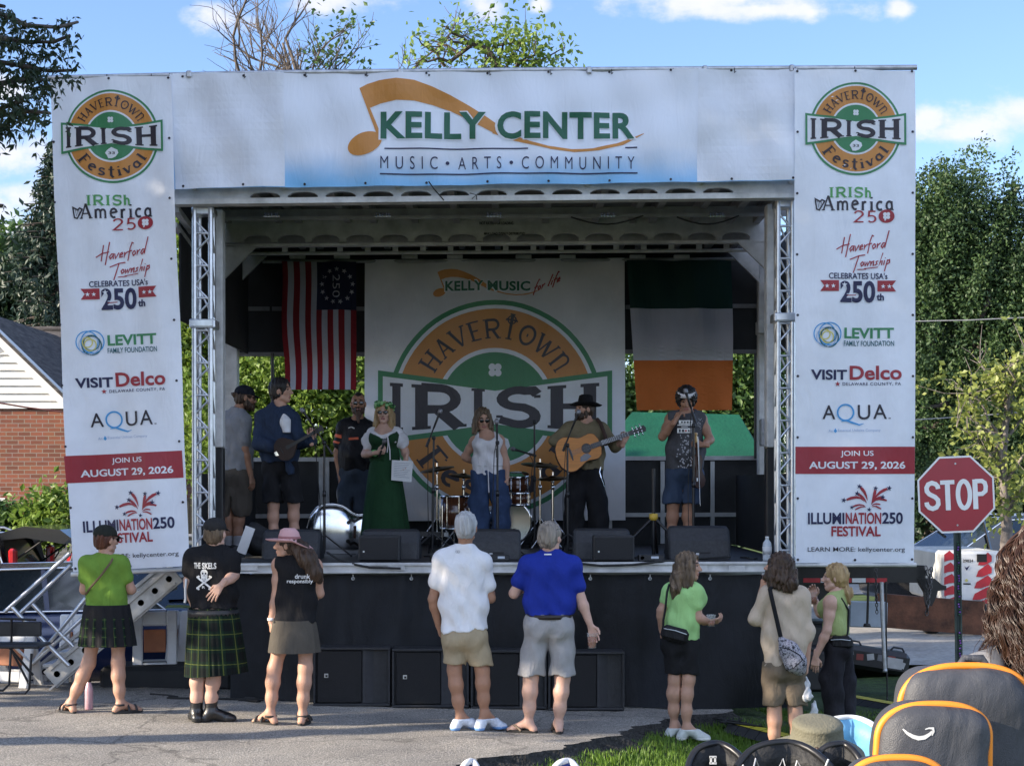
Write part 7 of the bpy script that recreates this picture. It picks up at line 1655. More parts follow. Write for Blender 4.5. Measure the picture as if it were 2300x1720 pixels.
# guitarist
D = 18.9; q = Person('person in khaki shirt and black wide-brimmed hat playing an acoustic guitar', D,
  dict(head=(1518,362),neck=(1535,462),SL=(1392,520),SR=(1660,528),EL=(1275,620,-.06),ER=(1770,668,-.06),WL=(1415,690,-.25),WR=(1845,632,-.22),HL=(1465,885),HR=(1590,885),KL=(1445,1090),KR=(1612,1090),AL=(1435,1420),AR=(1640,1420),TL=(1415,1440,-.14),TR=(1680,1440,-.12)),
  DZ, s3, -12, (-62,2), 1.0, 1.02, 0, SKIN, False, BAND)
q.hand('L',(.92,-.15,-.28),(.0,1,-.2),(.5,.5,.4),thumb=-1); q.hand('R',(.25,.1,.6),(-.3,.8,.1),(.8,.8,.6)); q.body()
q.shirt(fabric('khaki drab',(.20,.165,.10)), q.px(1530,860)[2], 1.2, .018, .024, .03, .009, seed=55, cuff=.012); q.shorts(KB, q.px(1530,850)[2], DZ+.03, .018, .045, 'trousers', .006, seed=56); q.hair(H_BRN,'short',seed=57,puff=.008,under=.06); q.beard(H_BRN,.01); q.shoe(BLKP,RUBBER,'boot',0,.012)
q.brimhat([(.001,.105),(.05,.112),(.075,.10),(.086,.05),(.093,-.008),(.13,-.012),(.17,-.006),(.185,.002),(.185,-.004),(.165,-.016),(.12,-.022),(.085,-.018)], fabric('black felt',(.010,.010,.012)), dz=.005, sx=1.0, warp=lambda v: Vector((v.x,v.y,v.z+.35*max(0,abs(v.y-q.hc[1])-.09))))
o = MB().tube([q.px(1650,840,-.13),q.px(1640,880,-.15),q.px(1655,930,-.16)],.007,0,6).tube([q.px(1655,930,-.16),q.px(1680,1000,-.14),q.px(1700,1080,-.10)],.005,0,6).build('key_chain', CHROME, q.root)
GP = q
# fiddler
D = 17.9; q = Person('person with curly dark hair, white headband and sleeveless grey shirt holding a fiddle', D,
  dict(head=(888,290),neck=(892,388),SL=(765,440),SR=(1005,440),EL=(690,590,-.10),ER=(1085,615,-.05),WL=(800,450,-.26),WR=(1025,658,-.22),HL=(805,895),HR=(940,895),KL=(778,1160),KR=(905,1160),AL=(762,1470),AR=(905,1460),TL=(745,1490,-.15),TR=(930,1490,-.15)),
  DZ, s4, -3, (-6,-20), 1.03, 1.16, .04, SKINT, False, BAND)
q.hand('L',(.45,.25,.85),(.7,.5,0),(.7,.8,.5)); q.hand('R',(-.75,-.1,.1),(-.1,.7,-.3),(.7,.8,.5),thumb=-1); q.body(brow=H_BLK)
GT = mat('fabric paint-spattered grey',(.075,.075,.082),.85,0,.1,30,.2,200,spec=.2)
q.shirt(GT, q.px(890,868)[2], 0, .014, .02, .028, .008, 'tank_top', sleeveless=True, seed=61); q.shorts(fabric('denim shorts',(.042,.062,.105),.9,.12), q.px(880,850)[2], q.px(880,1142)[2], .018, .045, seed=62); q.shoe(BLKP,RUBBER,'shoe',0,.012)
q.hair(H_BLK,'curly',seed=63,puff=.034); o = MB().lathe(q.H(0,-.008,.074),[(.108,-.024),(.114,-.022),(.114,.022),(.108,.024)],0,30,.88,1.08,Matrix(q.HF.tolist())).build('headband', WB, q.root)
def fidd(pr):
    C = lambda x, y: (1300+x*.2721, 820+y*.2721)
    for (x0,y0,x1,y1) in ((825,455,937,487),(812,520,927,560)): pr.poly([C(x0,y0),C(x1,y0),C(x1,y1),C(x0,y1)],INKW,1)
    for k in range(4): pr.disc(*C(850+k*24,471),2.2,GT,3,10)
    pr.poly([C(825,530),C(840,530),C(840,552),C(825,552)],GT,3); pr.poly([C(850,530),C(868,530),C(868,552),C(850,552)],GT,3); pr.disc(*C(883,541),2.2,mat('red ink',(.4,.03,.03),.7),3,10); pr.poly([C(900,530),C(918,541),C(900,552)],GT,3)
    pr.line([C(815,495),C(930,495)],1.1,INKW,1); pr.line([C(845,508),C(900,508)],.7,INKW,1)
    r = np.random.default_rng(64)
    for k in range(60):
        x, y = r.normal(880,38), r.uniform(580,850); pr.poly([C(x+r.uniform(2,11)*math.cos(a*1.047+r.uniform(-.3,.3)),y+r.uniform(2,12)*math.sin(a*1.047)) for a in range(6)],mat('spatter paint',(.32,.32,.34),.8),1)
    for k in range(16): x, y = r.normal(1000,14), r.uniform(430,530); pr.disc(*C(x,y),r.uniform(.6,1.6),MATS['spatter paint'],1,6)
decal('shirt_print', q, fidd, -.35, None)
FD = q
# ---------------------------------------------------------------- instruments and gear on the deck
def xf(b, M): b.v = [tuple(M @ Vector(v)) for v in b.v]; return b
def axes(o, x, y, z): return Matrix.Translation(Vector(o)) @ Matrix((Vector(x).normalized(), Vector(y).normalized(), Vector(z).normalized())).transposed().to_4x4()
def plate(b, outline, t0, t1, m=0):
    """outline in local x,y; thickness along local z"""
    n = len(outline); vs = [(x,y,t0) for x,y in outline]+[(x,y,t1) for x,y in outline]
    b.add(vs,[tuple(range(n))[::-1],tuple(range(n,2*n))],m); b.add(vs,[(i,(i+1)%n,n+(i+1)%n,n+i) for i in range(n)],m); return b
def bouts(kn, n=48):
    """smooth outline through (x, half width) knots, mirrored"""
    kn = sorted(kn); xs = [k[0] for k in kn]; top = []
    for i in range(n+1):
        x = xs[0]+(xs[-1]-xs[0])*(.5-.5*math.cos(math.pi*i/n)); j = max(k for k in range(len(kn)-1) if xs[k] <= x+1e-9); p0, p1, p2, p3 = [kn[min(max(j+d,0),len(kn)-1)][1] for d in (-1,0,1,2)]; t = (x-xs[j])/(xs[j+1]-xs[j])
        y = .5*((2*p1)+(-p0+p2)*t+(2*p0-5*p1+4*p2-p3)*t*t+(-p0+3*p1-3*p2+p3)*t**3); top.append((x,max(y,.001)))
    return top+[(x,-y) for x,y in top[::-1]]
SPR = mat('spruce top',(.60,.24,.055),.45,0,.10,3,0,60,spec=.3,stretch=(1,1,14)); DWOOD = mat('dark tonewood',(.06,.022,.010),.5,0,.25,7,spec=.25); EBONY = mat('ebony',(.012,.010,.010),.4)
g0, g1 = GP.px(1290,770,-.30), GP.px(2035,512,-.22); ux = Vector(g1-g0).normalized(); uz = Vector((.05,-1,.12)); uy = uz.cross(ux).normalized(); uz = ux.cross(uy).normalized(); Mg = axes(g0,ux,uy,uz)
t = empty('acoustic_guitar', Mg @ Vector((.25,0,0)), 'natural wood acoustic guitar held by the person in khaki shirt', 'guitar')
ol = bouts([(0,.03),(.015,.11),(.07,.18),(.14,.2),(.22,.175),(.30,.138),(.37,.142),(.43,.148),(.48,.12),(.505,.06)])
xf(plate(plate(MB(),ol,-.10,-.004,1),[(x*.985+.004,y*.975) for x,y in ol],-.004,.0,0),Mg).build('body',[SPR,DWOOD],t)
ci = lambda cx,cy,r,n=24: [(cx+r*math.cos(2*math.pi*i/n),cy+r*math.sin(2*math.pi*i/n)) for i in range(n)]
xf(plate(plate(MB(),ci(.345,0,.056),.0005,.0012,1),ci(.345,0,.05),.0013,.002,0),Mg).build('sound_hole',[EBONY,DWOOD],t)
xf(plate(MB(),[(.34,-.058),(.37,-.10),(.30,-.13),(.23,-.12),(.25,-.07),(.30,-.052)],.001,.003,0),Mg).build('pickguard',mat('grey pickguard',(.10,.10,.11),.2),t)
xf(plate(MB(),[(.155,-.08),(.165,-.08),(.175,-.03),(.175,.03),(.165,.08),(.155,.08),(.15,.0)],.001,.010,0),Mg).build('bridge',EBONY,t)
b = MB(); plate(b,[(.40,-.028),(.86,-.022),(.86,.022),(.40,.028)],.003,.010,0); plate(b,[(.50,-.027),(.86,-.021),(.86,.021),(.50,.027)],-.02,.003,1)
for k in range(15): x = .86-.36*(1-.944**(k+1))*1.6; plate(b,[(x,-.026),(x+.002,-.026),(x+.002,.026),(x,.026)],.0102,.0115,2)
xf(b,Mg).build('neck',[EBONY,DWOOD,ALU],t)
b = MB(); plate(b,[(.86,-.025),(1.03,-.037),(1.045,0),(1.03,.037),(.86,.025)],-.018,.0,0); b = xf(b,Mg); hs = b.build('headstock',EBONY,t)
for k in range(3):
    for sg in (-1,1): b = MB(); b.tube([(.90+k*.045,sg*.03,-.008),(.90+k*.045,sg*.052,-.008)],.004,0,6); b.sphere((.90+k*.045,sg*.058,-.008),.011,0,8,(1,.6,1)); b.tube([(.90+k*.045,sg*.018,0),(.90+k*.045,sg*.018,.012)],.004,0,6); xf(b,Mg).build('tuner',CHROME,hs)
b = MB()
for k in range(6): y = (k-2.5)*.0075; b.tube([(.165,y*1.3,.012),(.86,y,.013),(.92+k%3*.04,y*.9,.010)],.0009,0,4)
xf(b,Mg).build('strings',STEEL,t)
b = MB(); b.tube([GP.px(1620,445,-.10),GP.px(1650,480,-.15),GP.px(1690,590,-.19),GP.px(1690,660,-.22)],.022,0,8); b.build('strap',mat('brown strap',(.05,.022,.014),.7),t)
# mandolin
q = [c for c in bpy.data.objects if c.get('label','').startswith('person in open blue')][0]
A_, B2 = Vector(P(400+800*.2721,820+735*.2721,17.26)), Vector(P(400+1195*.2721,820+515*.2721,17.22)); ux = (B2-A_).normalized(); uz = Vector((.1,-1,.1)); uy = uz.cross(ux).normalized(); uz = ux.cross(uy).normalized(); Mm = axes(A_,ux,uy,uz); Lm = (B2-A_).length
t = empty('mandolin', Mm @ Vector((.12,0,0)), 'small dark round-bodied mandolin held by the person in blue striped shirt', 'mandolin')
xf(plate(MB(),bouts([(0,.02),(.03,.085),(.09,.118),(.15,.11),(.22,.05),(.25,.02)]),-.045,0,0),Mm).build('body',mat('near black varnish',(.026,.012,.008),.45,0,.2,7,spec=.3),t); xf(plate(MB(),ci(.15,0,.022),.001,.002,0),Mm).build('sound_hole',EBONY,t)
xf(plate(plate(MB(),[(.16,-.016),(Lm-.12,-.014),(Lm-.12,.014),(.16,.016)],-.014,.005,0),[(.075,-.035),(.085,-.035),(.085,.035),(.075,.035)],.001,.012,0),Mm).build('neck',EBONY,t)
b = MB(); plate(b,[(Lm-.12,-.018),(Lm,-.03),(Lm,.03),(Lm-.12,.018)],-.014,0,0)
for k in range(4):
    for sg in (-1,1): b.sphere((Lm-.10+k*.026,sg*.038,-.006),.007,1,6)
xf(b,Mm).build('headstock',[EBONY,CHROME],t); xf(plate(MB(),[(.0,-.02),(.03,-.03),(.03,.02),(.0,.02)],.001,.004,0),Mm).build('tailpiece',CHROME,t)
# fiddle and bow
A_, B2 = Vector(FD.px(1005,1015,-.24)), Vector(FD.px(968,560,-.30)); ux = (B2-A_).normalized(); uz = Vector((.75,-.65,0)); uy = uz.cross(ux).normalized(); uz = ux.cross(uy).normalized(); Mv = axes(A_,ux,uy,uz); Lv = (B2-A_).length
t = empty('fiddle', A_, 'dark fiddle hanging upside down from the hand of the person with headband', 'violin')
xf(plate(MB(),bouts([(0,.02),(.02,.075),(.08,.102),(.15,.07),(.19,.055),(.23,.06),(.29,.083),(.34,.06),(.355,.02)]),-.035,0,0),Mv).build('body',DWOOD,t)
b = MB(); plate(b,[(.20,-.013),(Lv-.09,-.011),(Lv-.09,.011),(.20,.013)],.008,.014,0); plate(b,[(.33,-.012),(Lv-.1,-.011),(Lv-.1,.011),(.33,.012)],-.012,.008,1); xf(b,Mv).build('neck',[EBONY,DWOOD],t)
b = MB(); plate(b,[(Lv-.10,-.012),(Lv-.02,-.010),(Lv-.02,.010),(Lv-.10,.012)],-.016,.006,0); b.lathe((Lv-.01,0,-.006),[(.006,-.02),(.017,-.016),(.017,.016),(.006,.02)],0,14,rot=Matrix.Rotation(R(90),3,'X')); xf(b,Mv).build('scroll',mat('honey wood',(.42,.24,.08),.3,0,.1,9,coat=.4),t)
t = empty('fiddle_bow', FD.px(985,600,-.33), 'slim pale fiddle bow pointing down beside the fiddle', 'bow'); MB().tube([FD.px(982,590,-.33),FD.px(992,880,-.335),FD.px(1003,1160,-.33)],[.0045,.004,.003],0,6).build('stick',WHITE,t); MB().tube([FD.px(988,610,-.345),FD.px(1000,1150,-.345)],.003,0,4).build('hair',PAPER,t); MB().box(FD.px(978,945,-.335),(.012,.02,.035),0).build('frog',WHITE,t)
# microphone stands
def micstand(crop, D, base, top, tail, mic, label, cable=True):
    k, ox, oy = crop; W = lambda p: Vector(P(ox+p[0]*k, oy+p[1]*k, D)); tp, tl, mc = W(top), W(tail), W(mic); bs = Vector((W(base).x,D,DZ)); tp.x = tp.x*.5+bs.x*.5
    t = empty('microphone_stand', bs, label, 'microphone stand', 'microphone stands on the deck')
    b = MB(); b.tube([bs+Vector((0,0,.03)),tp],.011,0,8); b.tube([bs+Vector((0,0,.05)),bs*.45+tp*.55],.014,0,8); b.lathe(bs*.45+tp*.55,[(.018,-.03),(.02,0),(.018,.03)],0,10); b.build('pole', BLKM, t)
    b = MB()
    for a in (100,220,340): e = bs+Vector((.30*math.cos(R(a)),.30*math.sin(R(a)),.012)); b.tube([bs+Vector((0,0,.22)),e],.009,0,6); b.sphere(e,.014,0,6)
    b.build('tripod', BLKM, t); b = MB(); d = (mc-tl).normalized(); b.tube([tl,mc-d*.12],.008,0,8); b.tube([tl,tl+d*.09],.014,0,8); b.lathe(tp,[(.018,-.02),(.022,0),(.018,.02)],0,10); b.build('boom', BLKM, t)
    m = empty('microphone', mc-d*.1); m.parent = t; m.location = (mc-d*.1)-bs; del m
    o = [c for c in t.children if c.name.startswith('microphone')][0]; rm = d.to_track_quat('Z','Y').to_matrix()
    MB().lathe(mc,[(.001,-.17),(.010,-.17),(.012,-.05),(.016,-.01),(.018,-.005)],0,12,rot=rm).build('handle', BLKP, o); MB().lathe(mc,[(.018,-.005),(.024,.004),(.026,.02),(.022,.038),(.012,.048),(.001,.05)],0,12,rot=rm).build('grille', mat('mic mesh light',(.26,.26,.28),.35,.8,.1,40,.4,300), o)
    if cable: b = MB(); b.tube([mc-d*.17,mc-d*.25+Vector((-.03,.02,-.06)),Vector((bs.x-.05,D+.03,(tp.z+DZ)/2)),Vector((bs.x-.04,D+.05,DZ+.02)),Vector((bs.x+.3,D+.2,DZ+.012))],.0045,0,5); b.build('cable', RUBBER, t)
micstand(s2,17.2,(1208,1560),(1205,640),(1275,735),(1035,385),'boom microphone stand in front of the mandolin player')
micstand(s3,17.7,(262,1440),(285,600),(212,675),(320,395),'boom microphone stand left of the singer in white top')
micstand(s3,17.4,(800,1420),(797,640),(797,760),(793,480),'straight microphone stand directly before the singer in white top')
micstand(s3,19.2,(1105,1440),(1104,470),(1120,750),(940,695),'tall stand over the drums, with its microphone lying sideways')
micstand(s3,17.6,(1380,1500),(1372,660),(1340,710),(1460,402),'boom microphone stand reaching to the guitarist with black hat')
micstand(s4,17.1,(945,1480),(952,500),(965,470),(886,228),'microphone stand in front of the fiddler with headband')
# wedges and small front speakers
def wedge(x0, x1, ytop, label, D=16.45):
    xa, xb = XD(x0,D), XD(x1,D); h = ZD(ytop,D)-DZ; t = empty('monitor_wedge', ((xa+xb)/2,D,DZ), label, 'monitor speaker', 'wedge monitors along the deck front')
    pr_ = [(0,.0),(.02,h*.55),(.10,h*.93),(.17,h),(.24,h*.96),(.46,h*.25),(.46,0)]
    b = MB(); n = len(pr_); vs = []; st = [(0,.90),(.02,.985),(.05,1),(xb-xa-.05,1),(xb-xa-.02,.985),(xb-xa,.90)]
    for (x, q) in st: vs += [(xa+x, D+.2+(y-.2)*q, DZ+.004+z*(q if z > 0 else 1)) for y,z in pr_]
    fs = [(i*n+k,i*n+(k+1)%n,(i+1)*n+(k+1)%n,(i+1)*n+k) for i in range(len(st)-1) for k in range(n)]+[tuple(range(n))[::-1],tuple((len(st)-1)*n+k for k in range(n))]
    b.add(vs,fs,0); b.build('cabinet', mat('speaker paint',(.028,.029,.033),.55,0,.2,30,.25,160), t); cx = (xa+xb)/2
    MB().box((cx+.03,D+.012,DZ+.05),(.16,.012,.05),0,bev=.004).build('handle_recess', RUBBER, t)
    MB().box((cx,D+.36,DZ+h*.62),(xb-xa-.1,.012,.34),0,Matrix.Rotation(R(-52),3,'X')).build('grille', GRILLE, t)
    MB().box((cx-.02,D-.001,DZ+.055),(.03,.004,.02),0).build('connector', STEEL, t)
for x0, x1, y, lab in ((587,717,1191,'black floor monitor in front of the mandolin player'),(811,941,1190,'black floor monitor behind the small speaker, before the person in green dress'),(1045,1170,1190,'black floor monitor in front of the singer in white top'),(1289,1416,1188,'black floor monitor behind the small speaker, before the guitarist'),(1502,1641,1182,'black floor monitor in front of the fiddler with headband')): wedge(x0,x1,y,lab)
for x0, x1, y, lab in ((805,897,1204,'small square speaker on the deck edge before the person in green dress'),(1333,1425,1204,'small square speaker on the deck edge before the guitarist')):
    D = 15.98; xa, xb = XD(x0,D), XD(x1,D); h = ZD(y,D)-DZ; t = empty('front_fill_speaker', ((xa+xb)/2,D,DZ), lab, 'speaker', 'small speakers on the deck edge')
    MB().box(((xa+xb)/2,D+.16,DZ+h/2+.003),(xb-xa,.3,h),0,bev=.012).build('cabinet', BLKP, t); MB().box(((xa+xb)/2,D+.005,DZ+h/2+.003),(xb-xa-.03,.012,h-.03),0,bev=.004).build('grille', GRILLE, t); MB().box((xa+.05,D-.003,DZ+h*.40),(.016,.004,.016),0).build('badge', ALU, t)
# subwoofers on the ground
SUBP = mat('sub paint',(.022,.023,.027),.5,0,.2,20,.25,150)
for i, (x0, x1, yt, yb, lab) in enumerate(((703,876,1439,1569,'black subwoofer on the tarmac, leftmost of the row under the deck'),(880,1053,1445,1574,'black subwoofer second from the left, behind the person in white T-shirt'),(1057,1228,1449,1579,'black subwoofer third from the left, between the white and blue shirts'),(1231,1403,1453,1583,'black subwoofer rightmost of the row, with its curved port showing'))):
    D = 15.46; xa, xb = XD(x0,D), XD(x1,D); z0 = ground_z((xa+xb)/2,D)+.006; h = .535; w = xb-xa; t = empty('subwoofer', ((xa+xb)/2,D,z0), lab, 'subwoofer', 'subwoofers in a row under the deck'); y1 = min(D+.5,DF-.06)+.0
    b = MB(); b.box(((xa+xb)/2,(D+.05+y1)/2,z0+h/2),(w,y1-D-.05,h),0,bev=.01)
    for (a, c, e, f) in ((xa,xb,z0+h-.022,z0+h),(xa,xb,z0,z0+.022)): b.box(((a+c)/2,D+.03,(e+f)/2),(c-a,.058,f-e),0,bev=.004)
    for (a, c) in ((xa,xa+.022),(xb-.022,xb)): b.box(((a+c)/2,D+.03,z0+h/2),(c-a,.058,h-.046),0,bev=.004)
    b.build('cabinet', SUBP, t); MB().box((xa+.03+w*.30,D+.028,z0+h/2),(w*.58,.03,h-.06),0,bev=.005).build('grille', GRILLE, t)
    b = MB(); x = xa+.03+w*.60; xe = xb-.026; n = 8
    for k in range(n):
        a, c = k/n, (k+1)/n; f = lambda q: (x+(xe-x)*q, D+.012+.085*math.sin(q*math.pi/2)**.8*q**.5)
        (ax_,ay_),(bx_,by_) = f(a),f(c); b.add([(ax_,ay_,z0+.025),(bx_,by_,z0+.025),(bx_,by_,z0+h-.025),(ax_,ay_,z0+h-.025)],[(0,1,2,3)],0,True)
    b.build('port', mat('port grey',(.030,.031,.037),.5,0,.1,20), t); b = MB(); b.box((xa+w*.17,D+.010,z0+h*.52),(.036,.004,.036),0); b.box((xa+w*.17+.003,D+.007,z0+h*.52-.003),(.020,.004,.020),1); b.build('badge',[ALU,BLKP],t)
# drums
SHELL = mat('brown drum shell',(.09,.032,.014),.2,0,.25,5,coat=.7,stretch=(6,6,.6)); HEADM = mat('drum head',(.62,.62,.60),.5,0,.08,4,trans=.2)
def drum(name, crop, D, c, r, h, label, rot=None, cat='drum', legs=False):
    k, ox, oy = crop; o = Vector(P(ox+c[0]*k,oy+c[1]*k,D)); t = empty(name, o, label, cat); rm = rot or Matrix.Identity(3); Mx = Matrix.Translation(o) @ rm.to_4x4(); T = lambda b: xf(b, Mx)
    T(MB().lathe((0,0,0),[(r,-h/2),(r,h/2)],0,36)).build('shell',SHELL,t)
    for s_ in (-1,1): T(MB().lathe((0,0,s_*h/2),[(r*.95,-.012),(r*1.03,-.014),(r*1.045,0),(r*1.03,.014),(r*.95,.012)],0,36)).build('hoop',CHROME,t); T(MB().lathe((0,0,s_*(h/2+.001)),[(.001,s_*.002),(r*.97,s_*.002)],0,32)).build('head',HEADM,t)
    b = MB()
    for k_ in range(8): a = 2*math.pi*(k_+.3)/8; x, y = r*1.03*math.cos(a), r*1.03*math.sin(a); b.tube([(x,y,-h/2),(x,y,h/2)],.006,0,6); b.tube([(x,y,-h*.28),(x,y,-h*.12)],.012,0,6); b.tube([(x,y,h*.12),(x,y,h*.28)],.012,0,6)
    T(b).build('lugs',CHROME,t)
    if legs:
        b = MB()
        for k_ in range(3): a = 2*math.pi*(k_+.1)/3-.6; b.tube([(o.x+r*1.06*math.cos(a),o.y+r*1.06*math.sin(a),o.z+.08),(o.x+r*1.08*math.cos(a),o.y+r*1.08*math.sin(a),DZ+.02)],.010,0,6)
        b.build('leg',CHROME,t)
    return t
drum('floor_tom',s3,19.0,(455,1215),.175,.36,'brown floor tom with chrome hoops left of the singer',legs=True)
drum('rack_tom',s3,19.35,(962,980),.132,.21,'small brown rack tom right of the singer in white',Matrix.Rotation(R(14),3,'X'))
drum('snare_drum',s3,19.05,(965,1105),.135,.13,'shallow snare drum with chrome hoops below the rack tom')
drum('bass_drum',s3,19.6,(900,1290),.25,.36,'large bass drum on its side behind the singer, hoop catching light',Matrix.Rotation(R(90),3,'X'))
def cymbal(c, D, r, tilt, label, zt=None):
    o = Vector(P(900+c[0]*.2721,820+c[1]*.2721,D)); t = empty('cymbal', (o.x,o.y,DZ), label, 'cymbal', 'cymbals on stands'); rm = Matrix.Rotation(R(tilt),3,'Y') @ Matrix.Rotation(R(8),3,'X')
    MB().lathe(o,[(.001,.022),(.03,.018),(.045,.004),(r*.6,.0),(r,-.014),(r,-.016),(r*.6,-.003),(.045,0),(.001,.018)],0,32,rot=rm).build('plate',mat('dark bronze',(.09,.065,.035),.3,.9,.2,20),t)
    b = MB(); b.tube([(o.x,o.y,DZ+.2),(o.x,o.y,o.z+.06)],.010,0,8); b.tube([(o.x,o.y,DZ+.1),(o.x,o.y,DZ+.7)],.014,0,8); b.lathe((o.x,o.y,DZ+.7),[(.018,-.03),(.022,0),(.018,.03)],0,10); b.lathe((o.x,o.y,o.z-.05),[(.014,-.02),(.018,0),(.014,.02)],0,8)
    for a in (90,210,330): b.tube([(o.x,o.y,DZ+.35),(o.x+.28*math.cos(R(a)),o.y+.28*math.sin(R(a)),DZ+.012)],.008,0,6)
    b.build('stand',CHROME,t)
cymbal((1150,815),19.5,.22,4,'dark cymbal edge-on right of the singer'); cymbal((1255,925),19.3,.18,-3,'lower cymbal behind the guitar body'); cymbal((300,850),19.4,.20,-9,'dark cymbal left of the singer, behind the boom stand'); cymbal((520,905),19.5,.17,5,'small cymbal beside the singer, above the floor tom')
# chrome double bass on its side
Mb = axes(P(400+1062*.2721,820+1345*.2721,19.05)+Vector((0,0,-.03)),(1,.10,-.03),(0.03,0,1),(0,-1,.06)); t = empty('double_bass', Mb @ Vector((.4,0,-.1)), 'shiny aluminium double bass lying on its side among the monitors', 'double bass'); ALB = mat('polished aluminium',(.75,.78,.82),.16,1.0,.12,3)
ob = bouts([(0,.04),(.03,.17),(.12,.28),(.26,.31),(.40,.29),(.52,.215),(.60,.20),(.68,.225),(.80,.255),(.92,.22),(1.02,.10),(1.06,.03)])
hb = lambda x, y: .085*math.sqrt(max(0,1-(y/max(wb(x),.02))**2))*min(1,.35+wb(x)*2.6)-.085*.3
half = ob[:len(ob)//2]
def wb(x):
    for (xa,ya),(xb,yb) in zip(half,half[1:]):
        if x <= xb: return ya+(yb-ya)*(x-xa)/max(xb-xa,1e-6)
    return half[-1][1]
b = MB(); plate(b,ob,-.19,-.026,0); n = len(half); vs = [(x,y*math.sin(math.pi/2*s_/9),hb(x,y*math.sin(math.pi/2*s_/9)*.999)) for x,y in half for s_ in range(-9,10)]
b.add(vs,[(i*19+k,(i+1)*19+k,(i+1)*19+k+1,i*19+k+1) for i in range(n-1) for k in range(18)],0,True); xf(b,Mb).build('body',ALB,t)
b = MB(); b.tube([(x,y,-.003) for x,y in ob]+[(ob[0][0],ob[0][1],-.003)],.009,0,6); xf(b,Mb).build('rim',CHROME,t)
for sg in (-1,1):
    b = MB(); pts = [(.47,sg*.105),(.50,sg*.135),(.54,sg*.12),(.57,sg*.14),(.62,sg*.17),(.655,sg*.16)]
    for st in strip([(a[0]+(c[0]-a[0])*q_/3,a[1]+(c[1]-a[1])*q_/3) for a,c in zip(pts,pts[1:]) for q_ in range(3)]+[pts[-1]],.014): b.add([(p.x,p.y,hb(p.x,p.y)+.003) for p in st],[(0,1,2,3)],0)
    for p in (pts[0],pts[-1]): c_ = ci(*p,.022,12); b.add([(x,y,hb(x,y)+.0045) for x,y in c_],[tuple(range(12))],0)
    xf(b,Mb).build('sound_hole',EBONY,t)
b = MB(); plate(b,[(.54,-.07),(.56,-.07),(.56,.07),(.54,.07)],.001,.12,0); xf(b,Mb).build('bridge',DWOOD,t); b = MB(); plate(b,[(.62,-.045),(1.55,-.022),(1.55,.022),(.62,.045)],.06,.08,0); plate(b,[(1.05,-.03),(1.6,-.024),(1.6,.024),(1.05,.03)],-.03,.06,1); plate(b,[(.12,-.05),(.42,-.03),(.42,.03),(.12,.05)],.03,.05,0); xf(b,Mb).build('fingerboard',[EBONY,ALB],t)
# bits on the deck
o = Vector((XD(1723,16.1),16.1,DZ)); t = empty('water_bottle', o, 'clear plastic water bottle standing at the deck edge by the right truss', 'bottle'); MB().lathe(o,[(.001,0),(.040,.002),(.043,.02),(.041,.07),(.043,.10),(.043,.15),(.036,.18),(.018,.205),(.016,.215)],0,20).build('bottle',glass('bottle plastic',(.80,.86,.92),.12,.55),t); MB().lathe(o,[(.0445,.07),(.0445,.14)],0,20).build('label',PAPER,t); MB().lathe(o,[(.018,.212),(.018,.235),(.001,.236)],0,14).build('cap',WHITE,t)
o = Vector((XD(1468,17.2),17.2,DZ)); t = empty('tripod_stand', o, 'black tripod stand with yellow collar between guitarist and fiddler', 'tripod'); MB().tube([o+Vector((0,0,.02)),Vector((o.x,o.y,ZD(1052,17.2)))],.018,0,8).build('pole',BLKM,t)
MB().lathe(o+Vector((0,0,.40)),[(.03,-.035),(.045,-.03),(.045,.03),(.03,.035)],0,10).build('collar',mat('yellow collar',(.55,.36,.04),.5),t)
for a in (200,330,80): MB().tube([o+Vector((0,0,.40)),o+Vector((.42*math.cos(R(a)),.42*math.sin(R(a)),.02))],.016,0,6).build('leg',BLKM,t)
for x, y, w, lab in ((1092,1244,.22,'low black stage box before the singer in white top'),(1434,1243,.24,'low black stage box beside the right small speaker'),(965,1250,.12,'tiny black junction box on the deck, right of the second monitor')):
    D = 16.05; o = Vector((XD(x,D)+w/2,D,DZ)); t = empty('stage_box', o, lab, 'stage box', 'stage boxes on the deck'); MB().box(o+Vector((0,.06,.032)),(w,.12,.06),0,bev=.006).build('case',BLKP,t); b = MB(); b.lathe(o+Vector((-w*.34,-.003,.034)),[(.001,0),(.018,0)],0,12,rot=Matrix.Rotation(R(90),3,'X')); b.box(o+Vector((w*.15,-.002,.038)),(w*.3,.004,.022),0); b.build('label',mat('pale label',(.55,.6,.66),.5),t)
t = empty('stage_cable', P(740,1245,16.2), 'black cable running over the white deck edge under the chrome bass', 'cable'); MB().tube([P(735,1240,16.3),P(760,1256,16.0),P(800,1268,15.76),P(830,1274,15.75),P(900,1276,15.75)],.011,0,8).build('cable',RUBBER,t)
o = MB().tube([P(1296,1264,15.74),P(1350,1270,15.75),P(1420,1268,15.75),P(1480,1261,15.78),P(1560,1254,15.95),P(1640,1250,16.2)],.011,0,8).build('stage_cable',RUBBER,None,P(1296,1264,15.74)); tag(o,'black cable lying along the white deck edge right of the person in blue','cable')
r = np.random.default_rng(77)
for k, (x, y, D) in enumerate(((960,1236,17.0),(1180,1238,17.2),(1450,1240,16.8),(1660,1246,16.5),(560,1244,16.8))):
    a = np.cumsum(r.normal(size=(9,2))*.10,0); o = MB().tube([(XD(x,D)+p[0],D+p[1]*.5,DZ+.010) for p in a],.008,0,6).build('deck_cable',RUBBER,None,(XD(x,D),D,DZ)); tag(o,'thin black cable on the deck floor '+('left of the singer','behind the drums','near the tripod stand','near the water bottle','near the person in grey T-shirt')[k],'cable')
